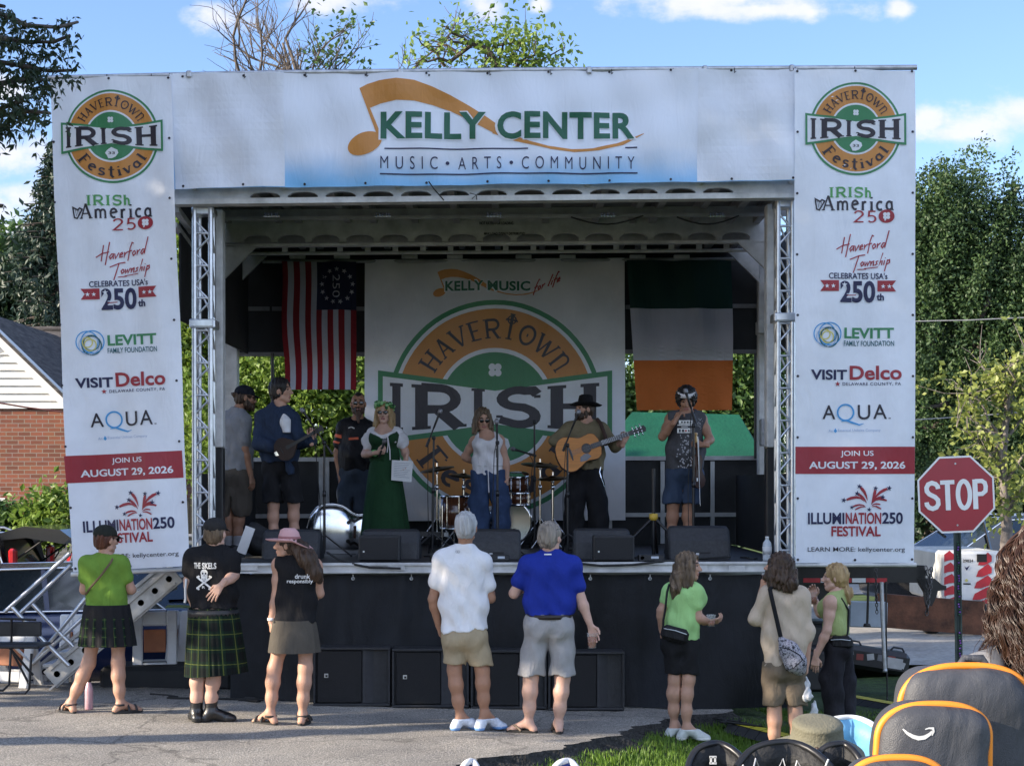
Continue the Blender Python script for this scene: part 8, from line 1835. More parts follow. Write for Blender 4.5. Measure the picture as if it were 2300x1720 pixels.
tag(MB().box((XD(552,17.0),17.0,DZ+.17),(.10,.02,.28),0,Matrix.Rotation(R(20),3,'Y'),bev=.004).build('white_clipboard',WHITE,None,(XD(552,17.0),17.0,DZ)),'white board leaning beside the socks of the person in grey T-shirt','board')
o = MB(); F = Field((XD(560,17.3)-.3,17.1,DZ-.02),(XD(600,17.3)+.3,17.6,DZ+.5),.012); F.ell((XD(588,17.3),17.32,DZ+.14),(.20,.16,.15),None,.02).ell((XD(570,17.3),17.34,DZ+.22),(.10,.12,.12),None,.06); F.plane((0,0,DZ+.004),(0,0,-1)); F.disp(lambda X,Y,Z: .012*np.sin(X*25+Z*30)*np.sin(Y*24+Z*14)); v, f = F.mesh(); tag(link('gear_bag',np_mesh('gear_bag',v,f,[BLACK]),None,(XD(585,17.3),17.3,DZ)),'slumped black gear bag on the deck behind the left monitor','bag')
# green canopy beyond the stage
t = empty('pop_up_canopy', P(1560,1030,25), 'green pop-up canopy roof seen through the stage behind the fiddler', 'canopy'); GC = mat('green canopy cloth',(.005,.085,.042),.6,0,.14,1.1,trans=.10,wr=.3); D = 25
ap = [P(1420,925,D+1.5),P(1660,931,D+1.5)]; cr = [P(1330,1045,D),P(1725,1045,D),P(1725,1035,D+3),P(1330,1035,D+3)]; lo = [c-Vector((0,0,.28)) for c in cr]
b = MB(); b.add([ap[0],ap[1]]+cr,[(2,3,1,0),(3,4,1),(4,5,0,1),(5,2,0)],0); b.add(cr+lo,[(4,5,1,0),(5,6,2,1),(6,7,3,2),(7,4,0,3)],0); b.build('roof',GC,t)
for c in lo: MB().tube([(c.x,c.y,-.35),(c.x,c.y,c.z+.2)],.022,0,6).build('leg',WHITE,t)
# ---------------------------------------------------------------- left of the stage: stairs, barricades, chair, bottle
q5 = lambda x, y, D: P(x*.3446, 1150+y*.3446, D)
t = empty('stage_stairs', q5(600,900,16.3), 'aluminium stairs with round-holed side beams and tube handrails up to the deck', 'stairs')
HOLE = mat('dark hole',(.015,.015,.016),.8)
for (a, c, D) in (((1150,395),(330,1090),16.25),((1080,398),(250,1075),17.0)):
    p0, p1 = q5(*a,D), q5(*c,D); b = MB(); b.beam(p0,p1,.05,.20,0,up=(0,0,1)); b.beam(p0+Vector((0,-.035,.095)),p1+Vector((0,-.035,.095)),.03,.018,0); b.beam(p0+Vector((0,-.035,-.095)),p1+Vector((0,-.035,-.095)),.03,.018,0)
    for k in range(9): c_ = p0.lerp(p1,(k+.5)/9)+Vector((0,-.0285,0)); b.lathe(c_,[(.001,0),(.030,0)],1,14,rot=Matrix.Rotation(R(90),3,'X'))
    b.build('side_beam',[mat('dull aluminium',(.52,.51,.49),.45,.5,.15,8),HOLE],t)
p0, p1 = q5(1120,440,16.3), q5(300,1080,16.3)
for k in range(8): c = p0.lerp(p1,(k+.5)/8); MB().box((c.x+.02,16.63,c.z+.06),(.26,.66,.035),0,bev=.006).build('tread',STEEL,t)
for (pts) in ([(30,650),(455,268)],[(135,655),(462,345)],[(60,838),(210,988),(560,560)],[(215,985),(350,862),(548,680)],[(80,620),(290,842),(450,1000)],[(212,598),(402,800),(520,912)]): MB().tube([q5(x,y,16.1 if pts[0][0] in (30,80) else 16.35) for x,y in pts],.021,0,10).build('handrail',ALU,t)
ORG = mat('faded orange reflector',(.42,.15,.06),.6,0,.12,6)
def barricade(x0, x1, y0, y1, D, label, rz=0.0):
    """white plastic A-frame: two slotted leg panels with a reflective board between"""
    xa, xb = q5(x0,0,D).x, q5(x1,0,D).x; zt = q5(0,y0,D).z; zb = ground_z(xa,D)-.1; h = zt-zb; w = xb-xa; c = Vector(((xa+xb)/2,D,zb)); t = empty('barricade', c, label, 'barricade', 'white folding barricades left of the stage'); rm = Matrix.Rotation(rz,3,'Z')
    for sy in (-1,1):
        b = MB(); tl = Matrix.Rotation(R(16*sy),3,'X')
        for sx in (-1,1): b.box((sx*(w/2-.05),0,h/2),(.10,.035,h),0,bev=.012)
        b.box((0,0,h*.9),(w-.2,.035,h*.18),0,bev=.012); b.box((0,0,h*.30),(w-.2,.03,.10),0,bev=.012)
        b.v = [tuple(c+rm @ (tl @ (Vector(v)-Vector((0,0,h)))+Vector((0,0,h)))) for v in b.v]; b.build('leg_panel',WHITE,t)
        b = MB(); b.box((0,-.02*1,h*.62),(w-.22,.02,h*.28),0,bev=.005); b.v = [tuple(c+rm @ (tl @ (Vector(v)-Vector((0,0,h)))+Vector((0,0,h)))) for v in b.v]; b.build('reflective_board',ORG,t)
barricade(868,1150,640,1000,17.0,'white folding barricade with orange board under the stair beams',R(12)); barricade(1105,1245,640,950,17.3,'white folding barricade beside the tartan kilt',R(-8)); barricade(395,545,665,900,17.1,'white folding barricade between the handrails and the pleated skirt',R(10)); barricade(-60,250,800,1140,16.6,'white folding barricade at the left edge behind the black folding chair',R(-15))
# black folding chair
D = 15.9; t = empty('folding_chair', q5(110,1180,D), 'black tube folding chair at the left edge of the lot', 'chair'); V5 = lambda x, y, dd=0: q5(x,y,D+dd); g = .012
for pts in ([(70,900,-.25),(60,1120,-.27),(20,1160,-.28),(-60,1160,-.28)],[(-60,1185,.0),(160,1185,.05),(190,1150,.05),(205,920,.1)],[(75,690,.1),(75,900,.15),(190,1120,.15)],[(215,1060,-.1),(60,880,-.2)],[(-40,690,.1),(235,700,.1)]): MB().tube([V5(*p) for p in pts],g,0,8).build('frame_tube',BLKM,t)
MB().box(V5(105,865,.0),(.55,.42,.03),0,bev=.012).build('seat',BLKP,t); b = MB(); b.box(V5(100,760,.18),(.50,.03,.14),0,bev=.01); b.build('backrest',BLKP,t)
o = q5(580,1292,Dg(200,1594)); o.z = ground_z(o.x,o.y)+.005; t = empty('drink_bottle', o, 'pink steel drink bottle with dark lid standing on the tarmac', 'bottle'); MB().lathe(o,[(.001,0),(.034,.001),(.036,.01),(.036,.17),(.030,.205),(.020,.235),(.019,.245)],0,24).build('flask',mat('pink lacquer',(.58,.28,.36),.3,.2,.1,3,coat=.3,col2=(.55,.42,.44)),t); MB().lathe(o,[(.020,.243),(.021,.246),(.021,.275),(.016,.280),(.001,.281)],0,18).build('lid',RUBBER,t)
r = np.random.default_rng(9)
for k in range(4): a = np.cumsum(r.normal(size=(12,2))*.12,0); x0, y0 = -2.9+k*.35, 15.75+.15*(k%2); o = MB().tube([(x0+p[0]*.8,y0+p[1]*.3,ground_z(x0,y0)+.014) for p in a],.010,0,6).build('ground_cable',RUBBER,None,(x0,y0,0)); tag(o,'black cable snaking over the tarmac '+('behind the kilt','left of the canvas skirt','beside the boots','below the stairs')[k],'cable')
b = MB(); b.box((-3.4,16.9,.12),(1.3,.6,.24),0,bev=.04); tag(b.build('dark_tarp_bundle',BLACK,None,(-3.4,16.9,0)),'dark covered bundle on the ground below the stairs','bundle')
# ---------------------------------------------------------------- right of the stage
q9 = lambda x, y, D: P(1800+x*.3446, 1150+y*.3446, D)
# STOP sign
D = 13.5; cx, cz = XD(2147.5,D), ZD(1110,D); rr = 93*D/FPX; t = empty('stop_sign', (cx+.03,D,lawn_z(cx,D)-.05), 'red octagonal STOP sign on a green steel post', 'sign')
oc = lambda r: [(cx+r*math.cos(R(22.5+45*k+2.4)), cz+r*math.sin(R(22.5+45*k+2.4))) for k in range(8)]
b = MB(); b.prism(oc(rr),D,D+.003,0); po = b.build('sign_panel',mat('sign aluminium',(.5,.5,.5),.4,.6),t)
SR = mat('sign red sheeting',(.30,.008,.022),.35,0,.05,4,coat=.15); SW = mat('sign white sheeting',(.74,.74,.74),.35,0,.03,4)
pr = Print(D-.0); u = lambda pts: [(1150+x*FPX/D, HZ-(z-CAMZ)*FPX/D) for x,z in pts]
pr.poly(u(oc(rr)),SW,0); pr.poly(u(oc(rr*.952)),SR,1)
rot = lambda x, y: (2147.5+(x-2147.5)*.999+(y-1110)*.042, 1110+(y-1110)*.999-(x-2147.5)*.042)
pr.M = rot; cuts = {'S':(2077,2111),'T':(2112,2145),'O':(2148,2181),'P':(2186,2217)}
U = lambda x0, x1, pts: [(x0+(x1-x0)*a, 1140-58*b) for a, b in pts]
W_ = 5.6
pr.line(U(2080,2107,[(1,.76),(.97,.86),(.8,.95),(.5,1),(.2,.95),(.04,.82),(.06,.68),(.25,.57),(.72,.45),(.95,.33),(.97,.17),(.8,.05),(.5,0),(.2,.05),(.02,.16),(0,.26)]),W_*.9,SW,3)
pr.line(U(2112,2144,[(0,1),(1,1)]),W_*.85,SW,3); pr.line(U(2112,2144,[(.5,1),(.5,-.08)]),W_,SW,3.5)
pr.line(U(2151,2178,[(.5+.5*math.sin(R(a)),.5+.52*math.cos(R(a))*(1 if abs(math.cos(R(a)))<.9 else 1)) for a in range(0,361,15)]),W_*.9,SW,3)
pr.line(U(2190,2214,[(0,1.07),(0,-.08)]),W_,SW,3); pr.line(U(2190,2214,[(0,1),(.65,1),(.92,.92),(1,.78),(.95,.6),(.65,.5),(0,.5)]),W_*.85,SW,3.5)
pr.M = lambda x, y: (x,y); pr.disc(2145,1041,2.2,mat('bolt',(.4,.4,.42),.3,.8),4,10); pr.disc(2150,1179,2.2,MATS['bolt'],4,10)
pr.build('sign_face',po,None,maxe=9)
PG = mat('green post paint',(.018,.035,.032),.55,0,.2,8); xb = XD(2158,D); zb = lawn_z(xb,D)-.06
b = MB()
for dx in (-.022,.022): b.beam((cx+.005+dx,D+.012,cz+rr*.8),(xb+dx,D+.012,zb),.012,.02,0,up=(0,1,0))
b.beam((cx+.005,D+.024,cz+rr*.8),(xb,D+.024,zb),.05,.008,0,up=(0,1,0)); b.build('post',PG,t)
b = MB(); r = np.random.default_rng(3)
for k in range(46):
    f = k/46; z = cz-rr-.05-f*.95
    if .62 < f < .75: continue
    b.sphere((cx+.012+(xb-cx)*f*.6+.004*math.sin(k),D-.004,z),.0085,int(r.random() < .55),6)
o = b.build('bead_string',[mat('purple bead',(.12,.03,.25),.25),mat('dark green bead',(.01,.06,.03),.25)],None,(cx,D,cz-rr-.5)); tag(o,'string of purple and dark beads hung on the STOP sign post','beads')
# generator trailer with red and white barrel stripes
D = 25.4; zg = -.245; xa, xb = q9(925,0,D).x, q9(1330,0,D).x; z0, z1 = q9(0,590,D).z, q9(0,255,D).z; t = empty('generator_trailer', ((xa+xb)/2,D,zg), 'white generator trailer with red slanted stripes behind the STOP sign post', 'trailer')
MB().box(((xa+xb)/2,D+1.1,(z0+z1)/2),(xb-xa,2.2,z1-z0),0,bev=.04).build('housing',mat('trailer white',(.70,.70,.68),.45,0,.08,3),t)
pr = Print(D-.006); RD = mat('trailer red',(.48,.02,.03),.4); C9 = lambda x, y: (1800+x*.3446,1150+y*.3446); w_ = [(925,255,1010,600)]
for k in range(5):
    y = 285+k*75; e = 905+k*0
    pr.poly([C9(930,y-10),C9(965+k*8,y-35),C9(1000+k*2,y-5),C9(1005,y+22),C9(960,y+28),C9(930,y+38)],RD,1); pr.poly([C9(1165-k*12,y+20),C9(1215,y-25),C9(1240,y),C9(1240,y+35),C9(1190-k*10,y+60),C9(1150-k*12,y+60)],RD,1)
pr.text('29824',*(C9(1052,0)[0],C9(1120,0)[0],C9(0,306)[1],C9(0,326)[1]),INK,1,.02); pr.poly([C9(1062,350),C9(1075,362),C9(1098,345),C9(1082,372),C9(1078,380),C9(1070,368)],B_NAVY,1); pr.disc(*C9(1076,443),3.4,B_YEL,1,12); pr.line([C9(1055,466),C9(1103,466)],1.5,INK,1)
pr.poly([C9(1143,272),C9(1208,272),C9(1208,325),C9(1143,325)],INK,2); pr.build('stripe_decals',t,None)
MB().box(((xa+xb)/2-.1,D-.05,(q9(0,590,D).z+q9(0,650,D).z)/2),(xb-xa+.5,.2,.13),0,bev=.02).build('bumper',BLKM,t)
for s_ in (q9(905,0,D).x,xb-.1): w = MB().lathe((s_,D+.55,zg+.30),[(.17,-.11),(.28,-.11),(.30,-.07),(.30,.07),(.28,.11),(.17,.11)],0,22,rot=Matrix.Rotation(R(90),3,'Y')).build('wheel',RUBBER,t); MB().lathe((s_,D+.55,zg+.30),[(.001,-.09),(.17,-.07),(.17,.07),(.001,.09)],0,16,rot=Matrix.Rotation(R(90),3,'Y')).build('rim',STEEL,w)
MB().box((q9(1010,0,D).x,D-.16,q9(0,635,D).z),(.12,.05,.10),0,bev=.02).build('lamp',mat('amber lamp',(.6,.36,.05),.3),t)
# trailer tongue of the stage, reflective tape, chains, plank
D = 16.6; t = empty('trailer_tongue', q9(400,400,D), 'black steel trailer tongue with red and white reflective tape running right of the stage', 'trailer tongue')
b = MB(); b.beam(q9(-60,400,D),q9(560,398,D),.12,.20,0); b.beam(q9(555,398,D),q9(800,402,D),.10,.17,0); b.build('beam',BLKM,t)
b = MB(); b.prism([(p.x,p.z) for p in (q9(745,430,D),q9(860,430,D),q9(905,470,D),q9(935,478,D),q9(935,505,D),q9(880,510,D),q9(865,560,D),q9(840,610,D),q9(815,600,D),q9(800,520,D))],D-.06,D+.06,0); b.build('hitch',BLKM,t)
for (a, c, m) in ((5,115,RD),(118,205,WHITE),(208,318,RD),(322,410,WHITE),(414,548,RD)): MB().box((q9((a+c)/2,441,D).x,D-.066,q9(0,441,D).z),(q9(c,0,D).x-q9(a,0,D).x,.004,.028*D/11),0).build('reflective_tape',m,t)
def chain(pts, label, r=.016):
    pts = [Vector(p) for p in pts]; L = sum((b-a).length for a,b in zip(pts,pts[1:])); n = int(L/(r*2.1)); b = MB()
    for k in range(n):
        s_ = L*(k+.5)/n
        for a, c in zip(pts,pts[1:]):
            l = (c-a).length
            if s_ <= l: break
            s_ -= l
        p = a.lerp(c,min(1,s_/l)); d = (c-a).normalized(); u_, w_, _ = frame(d); u_ = u_ if k % 2 else w_; b.tube([p+d*r*1.3*math.cos(R(q))+u_*r*.75*math.sin(R(q)) for q in range(0,361,40)],r*.28,0,5,caps=False)
    o = b.build('chain',mat('rusty chain',(.13,.12,.12),.45,.6,.3,30),None,pts[0]); return tag(o,label,'chain')
chain([q9(485,365,16.4),q9(487,500,16.4),q9(493,660,16.4)],'single chain hanging below the foot of the right banner'); chain([q9(810,350,16.45),q9(822,480,16.4),q9(818,660,16.4),q9(826,560,16.4),q9(845,470,16.4),q9(848,360,16.45)],'doubled chain hanging on the tongue hitch',.020); chain([q9(838,370,16.38),q9(832,520,16.38),q9(822,640,16.38)],'chain knotted around the hitch, ending in a hook',.022)
D = 18.2; b = MB(); b.beam(q9(480,635,D),q9(1180,690,D),.10,.36,0); tag(b.build('rusty_beam',mat('rust painted steel',(.16,.062,.032),.75,0,.3,6,.2,40),None,q9(560,650,D)),'long rust-brown steel beam lying level behind the chains','beam')
D = 17.0; t = empty('outrigger_board', q9(430,760,D), 'pale grey board hung low behind the thin poles', 'board'); MB().box((q9(435,0,D).x,D,(q9(0,580,D).z+q9(0,750,D).z)/2),(q9(556,0,D).x-q9(310,0,D).x,.05,q9(0,580,D).z-q9(0,750,D).z),0,Matrix.Rotation(R(1.5),3,'Y'),bev=.01).build('panel',mat('pale blue grey paint',(.42,.48,.56),.5,0,.1,3),t)
for (pts, r_, m, lab) in (([(437,455),(430,700),(428,745)],.012,BLKM,'thin black leg with round foot right of the person with blonde ponytail'),([(522,455),(530,700),(545,1040)],.020,STEEL,'grey-blue steel prop pole standing on the grass edge'),([(552,450),(553,800),(560,1225)],.008,BLKM,'thin black cord falling from the tongue to the grass')):
    p = [q9(x,y,16.2) for x,y in pts]; o = MB().tube(p,r_,0,8).lathe(p[-1],[(.001,.0),(.04 if r_ == .012 else r_*1.2,0),(.03 if r_ == .012 else r_,.03)],0,12).build('prop_pole',m,None,p[-1]); tag(o,lab,'pole')
D = 19.4; t = empty('instrument_case', q9(430,950,D), 'black instrument case covered in stickers lying on the road edge', 'case'); rm = Matrix.Rotation(R(9),3,'Y'); c = q9(425,948,D); MB().box(c,(.92,.38,.26),0,rm,bev=.05).build('shell',BLKP,t)
b = MB(); rs = np.random.default_rng(4)
for k in range(7): b.box(c+rm @ Vector((-.36+.12*k,-.193,rs.uniform(-.05,.05))),(.08,.006,.07),k % 3,rm @ Matrix.Rotation(rs.uniform(-.4,.4),3,'Y'))
b.box(c+rm @ Vector((.26,-.195,0)),(.22,.006,.12),0,rm); b.build('stickers',[mat('white sticker',(.55,.55,.55),.5),mat('grey sticker',(.2,.2,.22),.5),mat('red sticker',(.3,.06,.05),.5)],t)
for k in range(2): b = MB(); b.tube([c+rm @ Vector((-.25+.5*k,-.03,.13)),c+rm @ Vector((-.22+.5*k,-.03,.17)),c+rm @ Vector((-.12+.5*k,-.03,.17)),c+rm @ Vector((-.09+.5*k,-.03,.13))],.012,0,6); b.build('handle',BLKP,t)
YL = mat('yellow rubber',(.55,.46,.03),.6,0,.1,10)
def cableramp(a, c, w, label):
    t = empty('cable_ramp', a, label, 'cable ramp', 'cable ramps on the ground'); n = 6; a, c = Vector(a), Vector(c); d = (c-a)/n; s_ = d.cross(Vector((0,0,1))).normalized(); b = MB(); l = MB()
    for k in range(n):
        p, q_ = a+d*(k+.03), a+d*(k+.97); b.add([p-s_*w/2,q_-s_*w/2,q_-s_*w*.2+Vector((0,0,.06)),p-s_*w*.2+Vector((0,0,.06)),p+s_*w*.2+Vector((0,0,.06)),q_+s_*w*.2+Vector((0,0,.06)),q_+s_*w/2,p+s_*w/2],[(0,1,2,3),(4,5,6,7),(0,3,4,7),(1,6,5,2)],0); l.add([p-s_*w*.2+Vector((0,0,.066)),q_-s_*w*.2+Vector((0,0,.066)),q_+s_*w*.2+Vector((0,0,.066)),p+s_*w*.2+Vector((0,0,.066))],[(0,1,2,3)],0)
    b.build('ramp',RUBBER,t); l.build('lid',YL,t)
g1 = lambda px, D, dz=0: Vector((XD(px,D),D,lawn_z(XD(px,D),D)-.03+dz))
cableramp(g1(1645,15.35),g1(1790,15.0),.42,'black and yellow cable ramp on the grass before the canvas skirt'); cableramp(g1(1912,18.4,.02),g1(2050,17.2,.02),.36,'dark cable ramp with pale lid on the grass near the prop pole')
r = np.random.default_rng(12)
for k, (x, D) in enumerate(((1850,16.2),(1930,15.8),(1990,17.0),(1600,15.5))):
    a = np.cumsum(r.normal(size=(14,2))*.13,0); x0 = XD(x,D); o = MB().tube([(x0+p[0],D+p[1]*.4,lawn_z(x0+p[0],D)+.01) for p in a],.011,0,6).build('ground_cable',RUBBER,None,(x0,D,lawn_z(x0,D))); tag(o,'black cable across the grass '+('under the right banner','near the thin cord','near the sticker case','below the canvas skirt')[k],'cable')
for k, (x, y, D, s_) in enumerate(((1800,1480,16.6,.5),(1840,1420,17.2,.45))): c = P(x,y,D); tag(MB().box((c.x,c.y,c.z-.1),(s_,.4,.4),0,R(10*k),bev=.03).box((c.x,c.y,c.z+.115),(s_*.9,.36,.03),0,R(10*k),bev=.01).build('gear_case',BLKP,None,(c.x,c.y,c.z-.3)),('black gear case in the shade under the deck end','second black gear case behind the person with blonde ponytail')[k],'case')
from mathutils.bvhtree import BVHTree
# ---------------------------------------------------------------- foreground: backpack wearer, seated person, camp chairs
c1 = (1.0,0,0); D = 3.75; fx = XD(2290,D); fl = lawn_z(fx,D)-.05
q = Person('person with long dark curly hair at the right edge, seen from behind wearing the backpack', D,
  dict(head=(2372,1272,.02),neck=(2345,1440,.04),SL=(2200,1545,.03),SR=(2470,1560,.03),EL=(2125,1860,.02),ER=(2500,1870,.02),WL=(2130,2090,-.12),WR=(2490,2100,-.12),HL=(2225,2080,.0),HR=(2390,2080,.0),KL=(2225,2480),KR=(2390,2480),AL=(2220,2860),AR=(2390,2860),TL=(2210,2870,.15),TR=(2400,2870,.15)),
  fl, c1, 178, (172,0), .96, .95, 0, SKIN, True, None, .95)
q.hand('L',(0,.2,-1),(1,0,0),thumb=-1); q.hand('R',(0,.2,-1),(-1,0,0)); q.body(brow=H_BRN); q.shirt(fabric('grey tee',(.22,.22,.23)), q.px(2300,2120)[2], .6, .014, .012, .03, seed=81); q.shorts(fabric('blue denim',(.036,.060,.125)), q.px(2300,2090)[2], fl+.04, .014, .02, 'jeans', seed=82); q.shoe(BLKP,RUBBER,'shoe',0,.012)
q.hair(mat('hair dark base',(.012,.006,.004),.8,0,.2,30,spec=.1),'short',seed=83,puff=.012)
def curls():
    r = np.random.default_rng(84); V = []; Fc = []; o = 0; H = q.H; n = 22
    for k in range(270):
        a = r.uniform(-2.4,2.4); e = r.uniform(-.2,1.5); x, y = math.sin(a), -math.cos(a); p = H(.088*x*math.cos(e*.95), -.014+.112*y*math.cos(e*.95), .032+.104*math.sin(min(e*.95,1.5))); L = r.uniform(.30,.47)*(.82+.18*abs(math.cos(a))); ph = r.uniform(0,6.3); am = r.uniform(.009,.016); fr = 2*math.pi/r.uniform(.075,.14)
        out = nrm(H(x,y-.1,0)-q.hc); sd = np.cross(out,[0,0,1.]); lean = r.normal()*.10-.10
        for m_ in range(15):
            jo, js, jp, jl = r.normal()*.005, r.normal()*.005, r.normal()*.16, L*r.uniform(.82,1.05); pts = []
            for i in range(n):
                s_ = jl*i/(n-1); g = min(1,s_*8); d = .022*(1-math.exp(-s_*14))*(1-.8*min(1,max(e,0)))+(.075*max(0,e) if e > 0 else 0)*(1-math.exp(-s_*10))+.05*s_+jo*g; pts.append(p+out*(d+am*math.sin(fr*s_+ph+jp)*g)+sd*(am*.9*math.cos(fr*s_+ph+jp)*g+js*(.4+g)+lean*s_*(.5+s_*2))+np.array([0,0,-s_+.35*max(0,e)*(1-math.exp(-s_*9))*.11]))
            pts = np.array(pts); w = r.uniform(.0009,.0017); tg = np.gradient(pts,axis=0); u_ = np.cross(tg,out); u_ /= np.linalg.norm(u_,axis=1)[:,None]; v_ = np.cross(u_,tg); v_ /= np.linalg.norm(v_,axis=1)[:,None]+1e-9; ww = (w*(1-.75*(np.arange(n)/(n-1))**2))[:,None]
            V.append(np.stack([pts+u_*ww*1.6*math.cos(t_*2.094)+v_*ww*math.sin(t_*2.094) for t_ in range(3)],1).reshape(-1,3))
            for i in range(n-1):
                for t_ in range(3): Fc.append((o+i*3+t_,o+i*3+(t_+1)%3,o+(i+1)*3+(t_+1)%3,o+(i+1)*3+t_))
            o += n*3
    link('curly_hair',np_mesh('curly_hair',np.concatenate(V),np.array(Fc),[mat('hair strands',(.075,.034,.017),.36,0,.15,14,col2=(.016,.007,.004),spec=.6)]),q.root)
curls()
PK = mat('backpack nylon',(.060,.062,.070),.5,0,.12,5,.22,420,spec=.45,wr=.22); OZ = mat('orange zip tape',(.90,.28,.02),.5,0,.06,8); t = empty('backpack', P(2140,1720,3.45), 'dark grey backpack with orange zip arcs and a white curved arrow mark', 'backpack')
def pocket(cx, ytop, hw, D, dep, drop, name, lean=.0, zips=True, seed=0):
    """rounded pocket: front outline from photo pixels"""
    s_ = D/FPX; c = P(cx,ytop,D); w = hw*s_; zt = c.z; zb = zt-drop; F = Field((c.x-w-.06-abs(lean),D-.06,zb-.03),(c.x+w+.06+abs(lean),D+dep+.06,zt+.05),.0075); X, Y, Z = np.meshgrid(*F.ax,indexing='ij',sparse=True)
    tz = np.clip((zt-Z)/drop,0,1); xx = (X-(c.x+lean*tz))/(w); zz = np.maximum(Z-(zt-w*.62),0)/(w*.62); rr = (np.abs(xx)**3.4+zz**2.3)**(1/2.6); yy = (Y-(D+dep/2))/(dep/2); e = (np.maximum(rr,0)**3+np.abs(yy)**4.5)**(1/3.4)-1; F.d = np.maximum(e*min(w,dep/2)*.9, zb-Z); F.disp(lambda X,Y,Z: .002*np.sin(X*30+Z*24+seed)*np.sin(Z*26-X*14)+.0008*np.sin(X*95-Z*70+seed)*np.sin(Z*40)); v, f = F.mesh(); o = link(name,np_mesh(name,v,f,[PK]),t)
    arc = []
    for k in range(41):
        a = math.pi*(k/40)*1.0; x = -math.cos(a); z = math.sin(a); px_ = c.x+w*.985*np.sign(x)*abs(x)**.80; pz_ = zt-w*.62+w*.62*z**.85; arc.append(Vector((px_+lean*np.clip((zt-pz_)/drop,0,1),D+.045*dep/.13,pz_)))
    arc = [arc[0]+Vector((lean*.25-.004,0,-.14))]+arc+[arc[-1]+Vector((lean*.25+.004,0,-.14))]; bv_ = BVHTree.FromPolygons([Vector(x_) for x_ in v],[tuple(int(i_) for i_ in x_) for x_ in f]); mc = Vector((c.x,0,zt-w*.62)); out = []
    for p in arc: out.append(Vector((p.x,D+dep*.27,p.z)))
    arc = out
    if zips:
        b = MB(); b.tube(arc,.0085,0,8); b.build('zip',OZ,o); b = MB(); b.tube([mc+(p-mc)*.80+Vector((0,(p.y-mc.y)*.2-.004,0)) for p in arc[3:-3]],.0022,0,6); b.build('seam',BLKP,o)
    return o
pocket(2185,1500,150,3.52,.15,.42,'main_compartment',-.02); po = pocket(2112,1588,128,3.36,.15,.36,'front_pocket',-.02,seed=2); pocket(2026,1708,112,3.25,.12,.30,'lower_pocket',-.01,seed=4)
for sx in (-1,1): b = MB(); b.tube([Vector(q.J['S'+('L' if sx < 0 else 'R')])+Vector(p) for p in ((.02*-sx,-.10,.03),(.03*-sx,-.03,.085),(.03*-sx,.06,.06),(.03*-sx,.11,-.05),(.02*-sx,.10,-.22),(0,.02,-.34))],.018,0,8); b.build('shoulder_strap',PK,t)
MB().tube([P(2150,1505,3.62),P(2165,1478,3.62),P(2205,1478,3.62),P(2222,1506,3.62)],.009,0,8).build('grab_loop',PK,t)
pr = Print(3.36); sm = [(2029,1637),(2038,1646),(2050,1653),(2063,1657),(2077,1655),(2088,1648),(2094,1641)]; pr.line(sm,[1.2,3,4.2,4.8,4.4,3.4,2.0],INKW,1); pr.line([(2078,1637),(2087,1634.5),(2096,1635),(2097,1642),(2093,1651)],[1,1.8,2.4,2.2,1.2],INKW,2)
o = pr.build('mark',po,None,maxe=.01)
bv = BVHTree.FromPolygons([v.co.copy() for v in po.data.vertices],[tuple(p.vertices) for p in po.data.polygons]); off = wloc(po)-wloc(o)
for v in o.data.vertices:
    p = v.co-off; h = bv.ray_cast(Vector((p.x,-5,p.z)),Vector((0,1,0)))
    if h[0] is not None: v.co.y = h[0].y+off.y-.0015
# camp chairs and the seated person
def camp_chair(px, yt, D, w, m, label, cord=False, piping=None, rz=0.0):
    c = P(px,yt,D); g = lawn_z(c.x,c.y)-.05; h = c.z-g; t = empty('camp_chair', (c.x,D,g), label, 'chair', 'camp chairs in the foreground'); rm = Matrix.Rotation(rz,4,'Z'); Mx = Matrix.Translation((c.x,D,g)) @ rm; n = 14; v = []; f = []
    for j in range(9):
        for i in range(n+1):
            a, e = i/n*2-1, j/8; ht = h-.05*abs(a)**3*1.0-.02*a*a; z = ht-e*(h-.42)*.98; v.append(Mx @ Vector((a*w/2*(1-.06*e*0),-.02+.07*a*a*-1+.10*e+.01*math.sin(a*6+e*5),z)))
    for j in range(8):
        for i in range(n): k = j*(n+1)+i; f.append((k,k+1,k+n+2,k+n+1))
    b = MB(); nv = len(v); b.add(v+[p+Mx.to_3x3() @ Vector((0,.022,0)) for p in v],f+[tuple(nv+x for x in q_[::-1]) for q_ in f]+[(i,nv+i,nv+i+1,i+1) for i in range(n)],0,True); bo = b.build('backrest',m,t)
    b = MB(); b.tube([v[i]+Vector((0,.011,.004)) for i in range(n+1)],.012,0,8); b.build('top_hem',piping or BLKM,bo)
    MB().box(Mx @ Vector((0,.30,.40)),(w*.95,.44,.03),0,rm.to_3x3(),bev=.012).build('seat',m,t)
    for sx in (-1,1):
        MB().tube([Mx @ Vector((sx*w*.5,-.06,h-.08)),Mx @ Vector((sx*w*.48,.06,.42)),Mx @ Vector((sx*w*.45,.50,.02))],.012,0,8).build('leg',BLKM,t); MB().tube([Mx @ Vector((sx*w*.48,.48,.42)),Mx @ Vector((sx*w*.45,.02,.02))],.012,0,8).build('leg',BLKM,t); MB().box(Mx @ Vector((sx*w*.52,.22,.62)),(.06,.42,.03),0,rm.to_3x3(),bev=.012).build('armrest',BLKP,t)
    if cord:
        b = MB(); z = lambda a, k: Mx @ Vector((a*w/2,-.055-.07*a*a,h-.022-k))
        b.tube([z(-.9+.15*k,.03+(.05 if k % 2 else 0)+.02*math.sin(k*2)) for k in range(13)],.0032,0,6); b.tube([z(-.6+.1*k,.10+.03*math.sin(k*1.3)) for k in range(11)],.0028,0,6); b.build('cord',PAPER,bo)
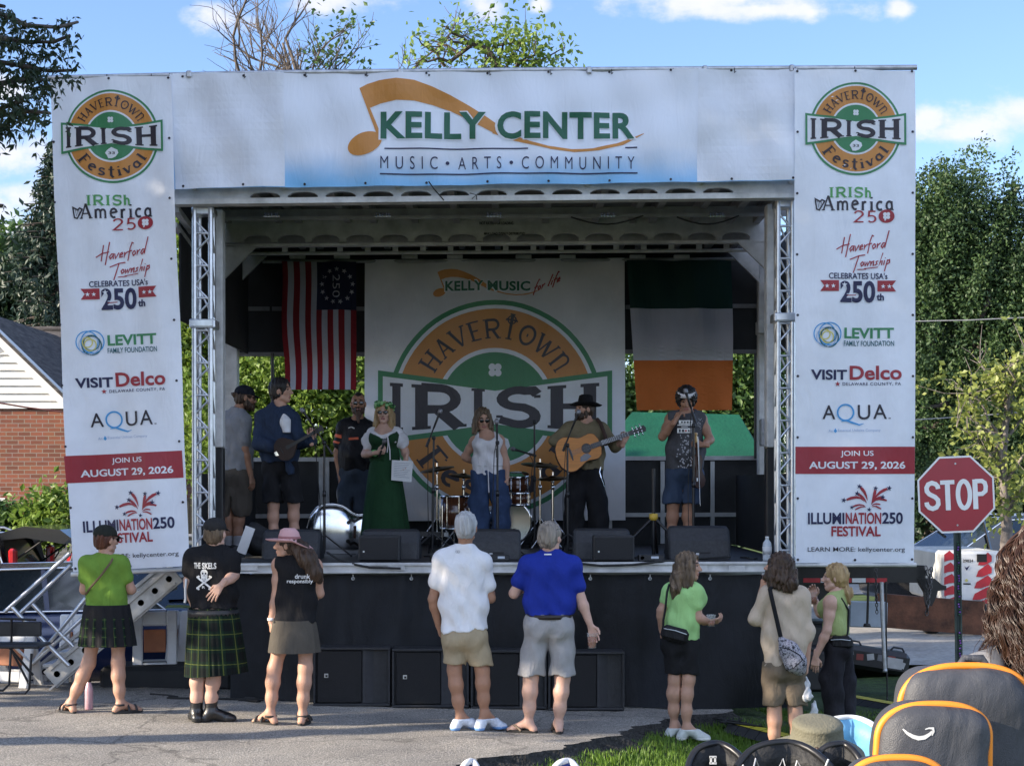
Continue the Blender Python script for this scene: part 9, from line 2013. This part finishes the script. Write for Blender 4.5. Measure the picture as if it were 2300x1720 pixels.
CH = mat('chair canvas',(.016,.016,.017),.7,0,.2,9,.4,50)
camp_chair(1598,1671,5.5,.20,CH,'narrow black camp chair leftmost of the three before the lime top',False,None,R(8)); camp_chair(1752,1668,5.45,.30,CH,'black camp chair with white cord zigzags below the bucket hat',True); camp_chair(1885,1672,5.5,.17,CH,'narrow black camp chair right of the bucket hat',False,None,R(-12))
MB_ = mat('white buckle',(.6,.6,.6),.4); b = MB()
for (x, y) in ((1597,1706),(1606,1706)): c = P(x,y,5.38); b.box(c,(.006,.006,.02),0)
b.box(P(1601.5,1699,5.38),(.022,.006,.006),0); b.box(P(1601.5,1713,5.38),(.022,.006,.006),0); tag(b.build('strap_buckle',MB_,None,P(1601,1706,5.38)),'white strap buckle on the narrow black camp chair','buckle')
camp_chair(1900,1612,6.9,.30,mat('light blue canvas',(.16,.42,.66),.5,0,.12,4,.1,30),'light blue camp chair behind the bucket hat',False,PAPER)
CB = mat('dark blue canvas',(.03,.06,.30),.6,0,.1,6); camp_chair(1056,1711,6.0,.085,CB,'blue-topped chair at the bottom edge nearest the tarmac edge',False,PAPER); camp_chair(1270,1710,6.0,.125,CB,'blue-topped chair at the bottom edge below the flip-flops',False,PAPER)
D = 5.75; g = lawn_z(XD(1832,D),D)-.05
q = Person('person sitting low in a camp chair, only an olive bucket hat showing', D, dict(head=(1834,1700),neck=(1834,1795,.02),SL=(1745,1870,.02),SR=(1925,1870,.02),EL=(1720,2040,.08),ER=(1950,2040,.08),WL=(1745,2090,.32),WR=(1925,2090,.32),HL=(1785,2105,.12),HR=(1885,2105,.12),KL=(1770,2110,.56),KR=(1900,2110,.56),AL=(1765,2420,.60),AR=(1905,2420,.60),TL=(1765,2430,.78),TR=(1905,2430,.78)), g, c1, 180, (180,-4), 1.0, 1.0, 0, SKIN, False, None)
q.hand('L',(0,1,-.2),(0,0,-1)); q.hand('R',(0,1,-.2),(0,0,-1)); q.body(); q.shirt(fabric('grey tee',(.22,.22,.23)), q.px(1836,2090)[2], .6, .016, .01, seed=91); q.shorts(KHAKI, q.px(1836,2060)[2], g+.30, .018, .02, seed=92); q.hair(H_BRN,'short',seed=93,puff=.006,under=.05); q.sandal(BLKP,'sandal',2)
OL = mat('olive canvas hat',(.15,.14,.095),.85,0,.08,8,.3,120); qh = q.hc
o = q.brimhat([(.001,.074),(.06,.073),(.082,.069),(.0885,.062),(.090,.056),(.0885,.052),(.095,.0),(.101,-.006),(.135,-.022),(.168,-.040),(.170,-.044),(.135,-.030),(.099,-.016)], OL, dz=.012, tilt=16, sx=.96, warp=lambda v: Vector((v.x,v.y,v.z+.03*max(0,(qh[0]-v.x)-.07)*6*.5)))
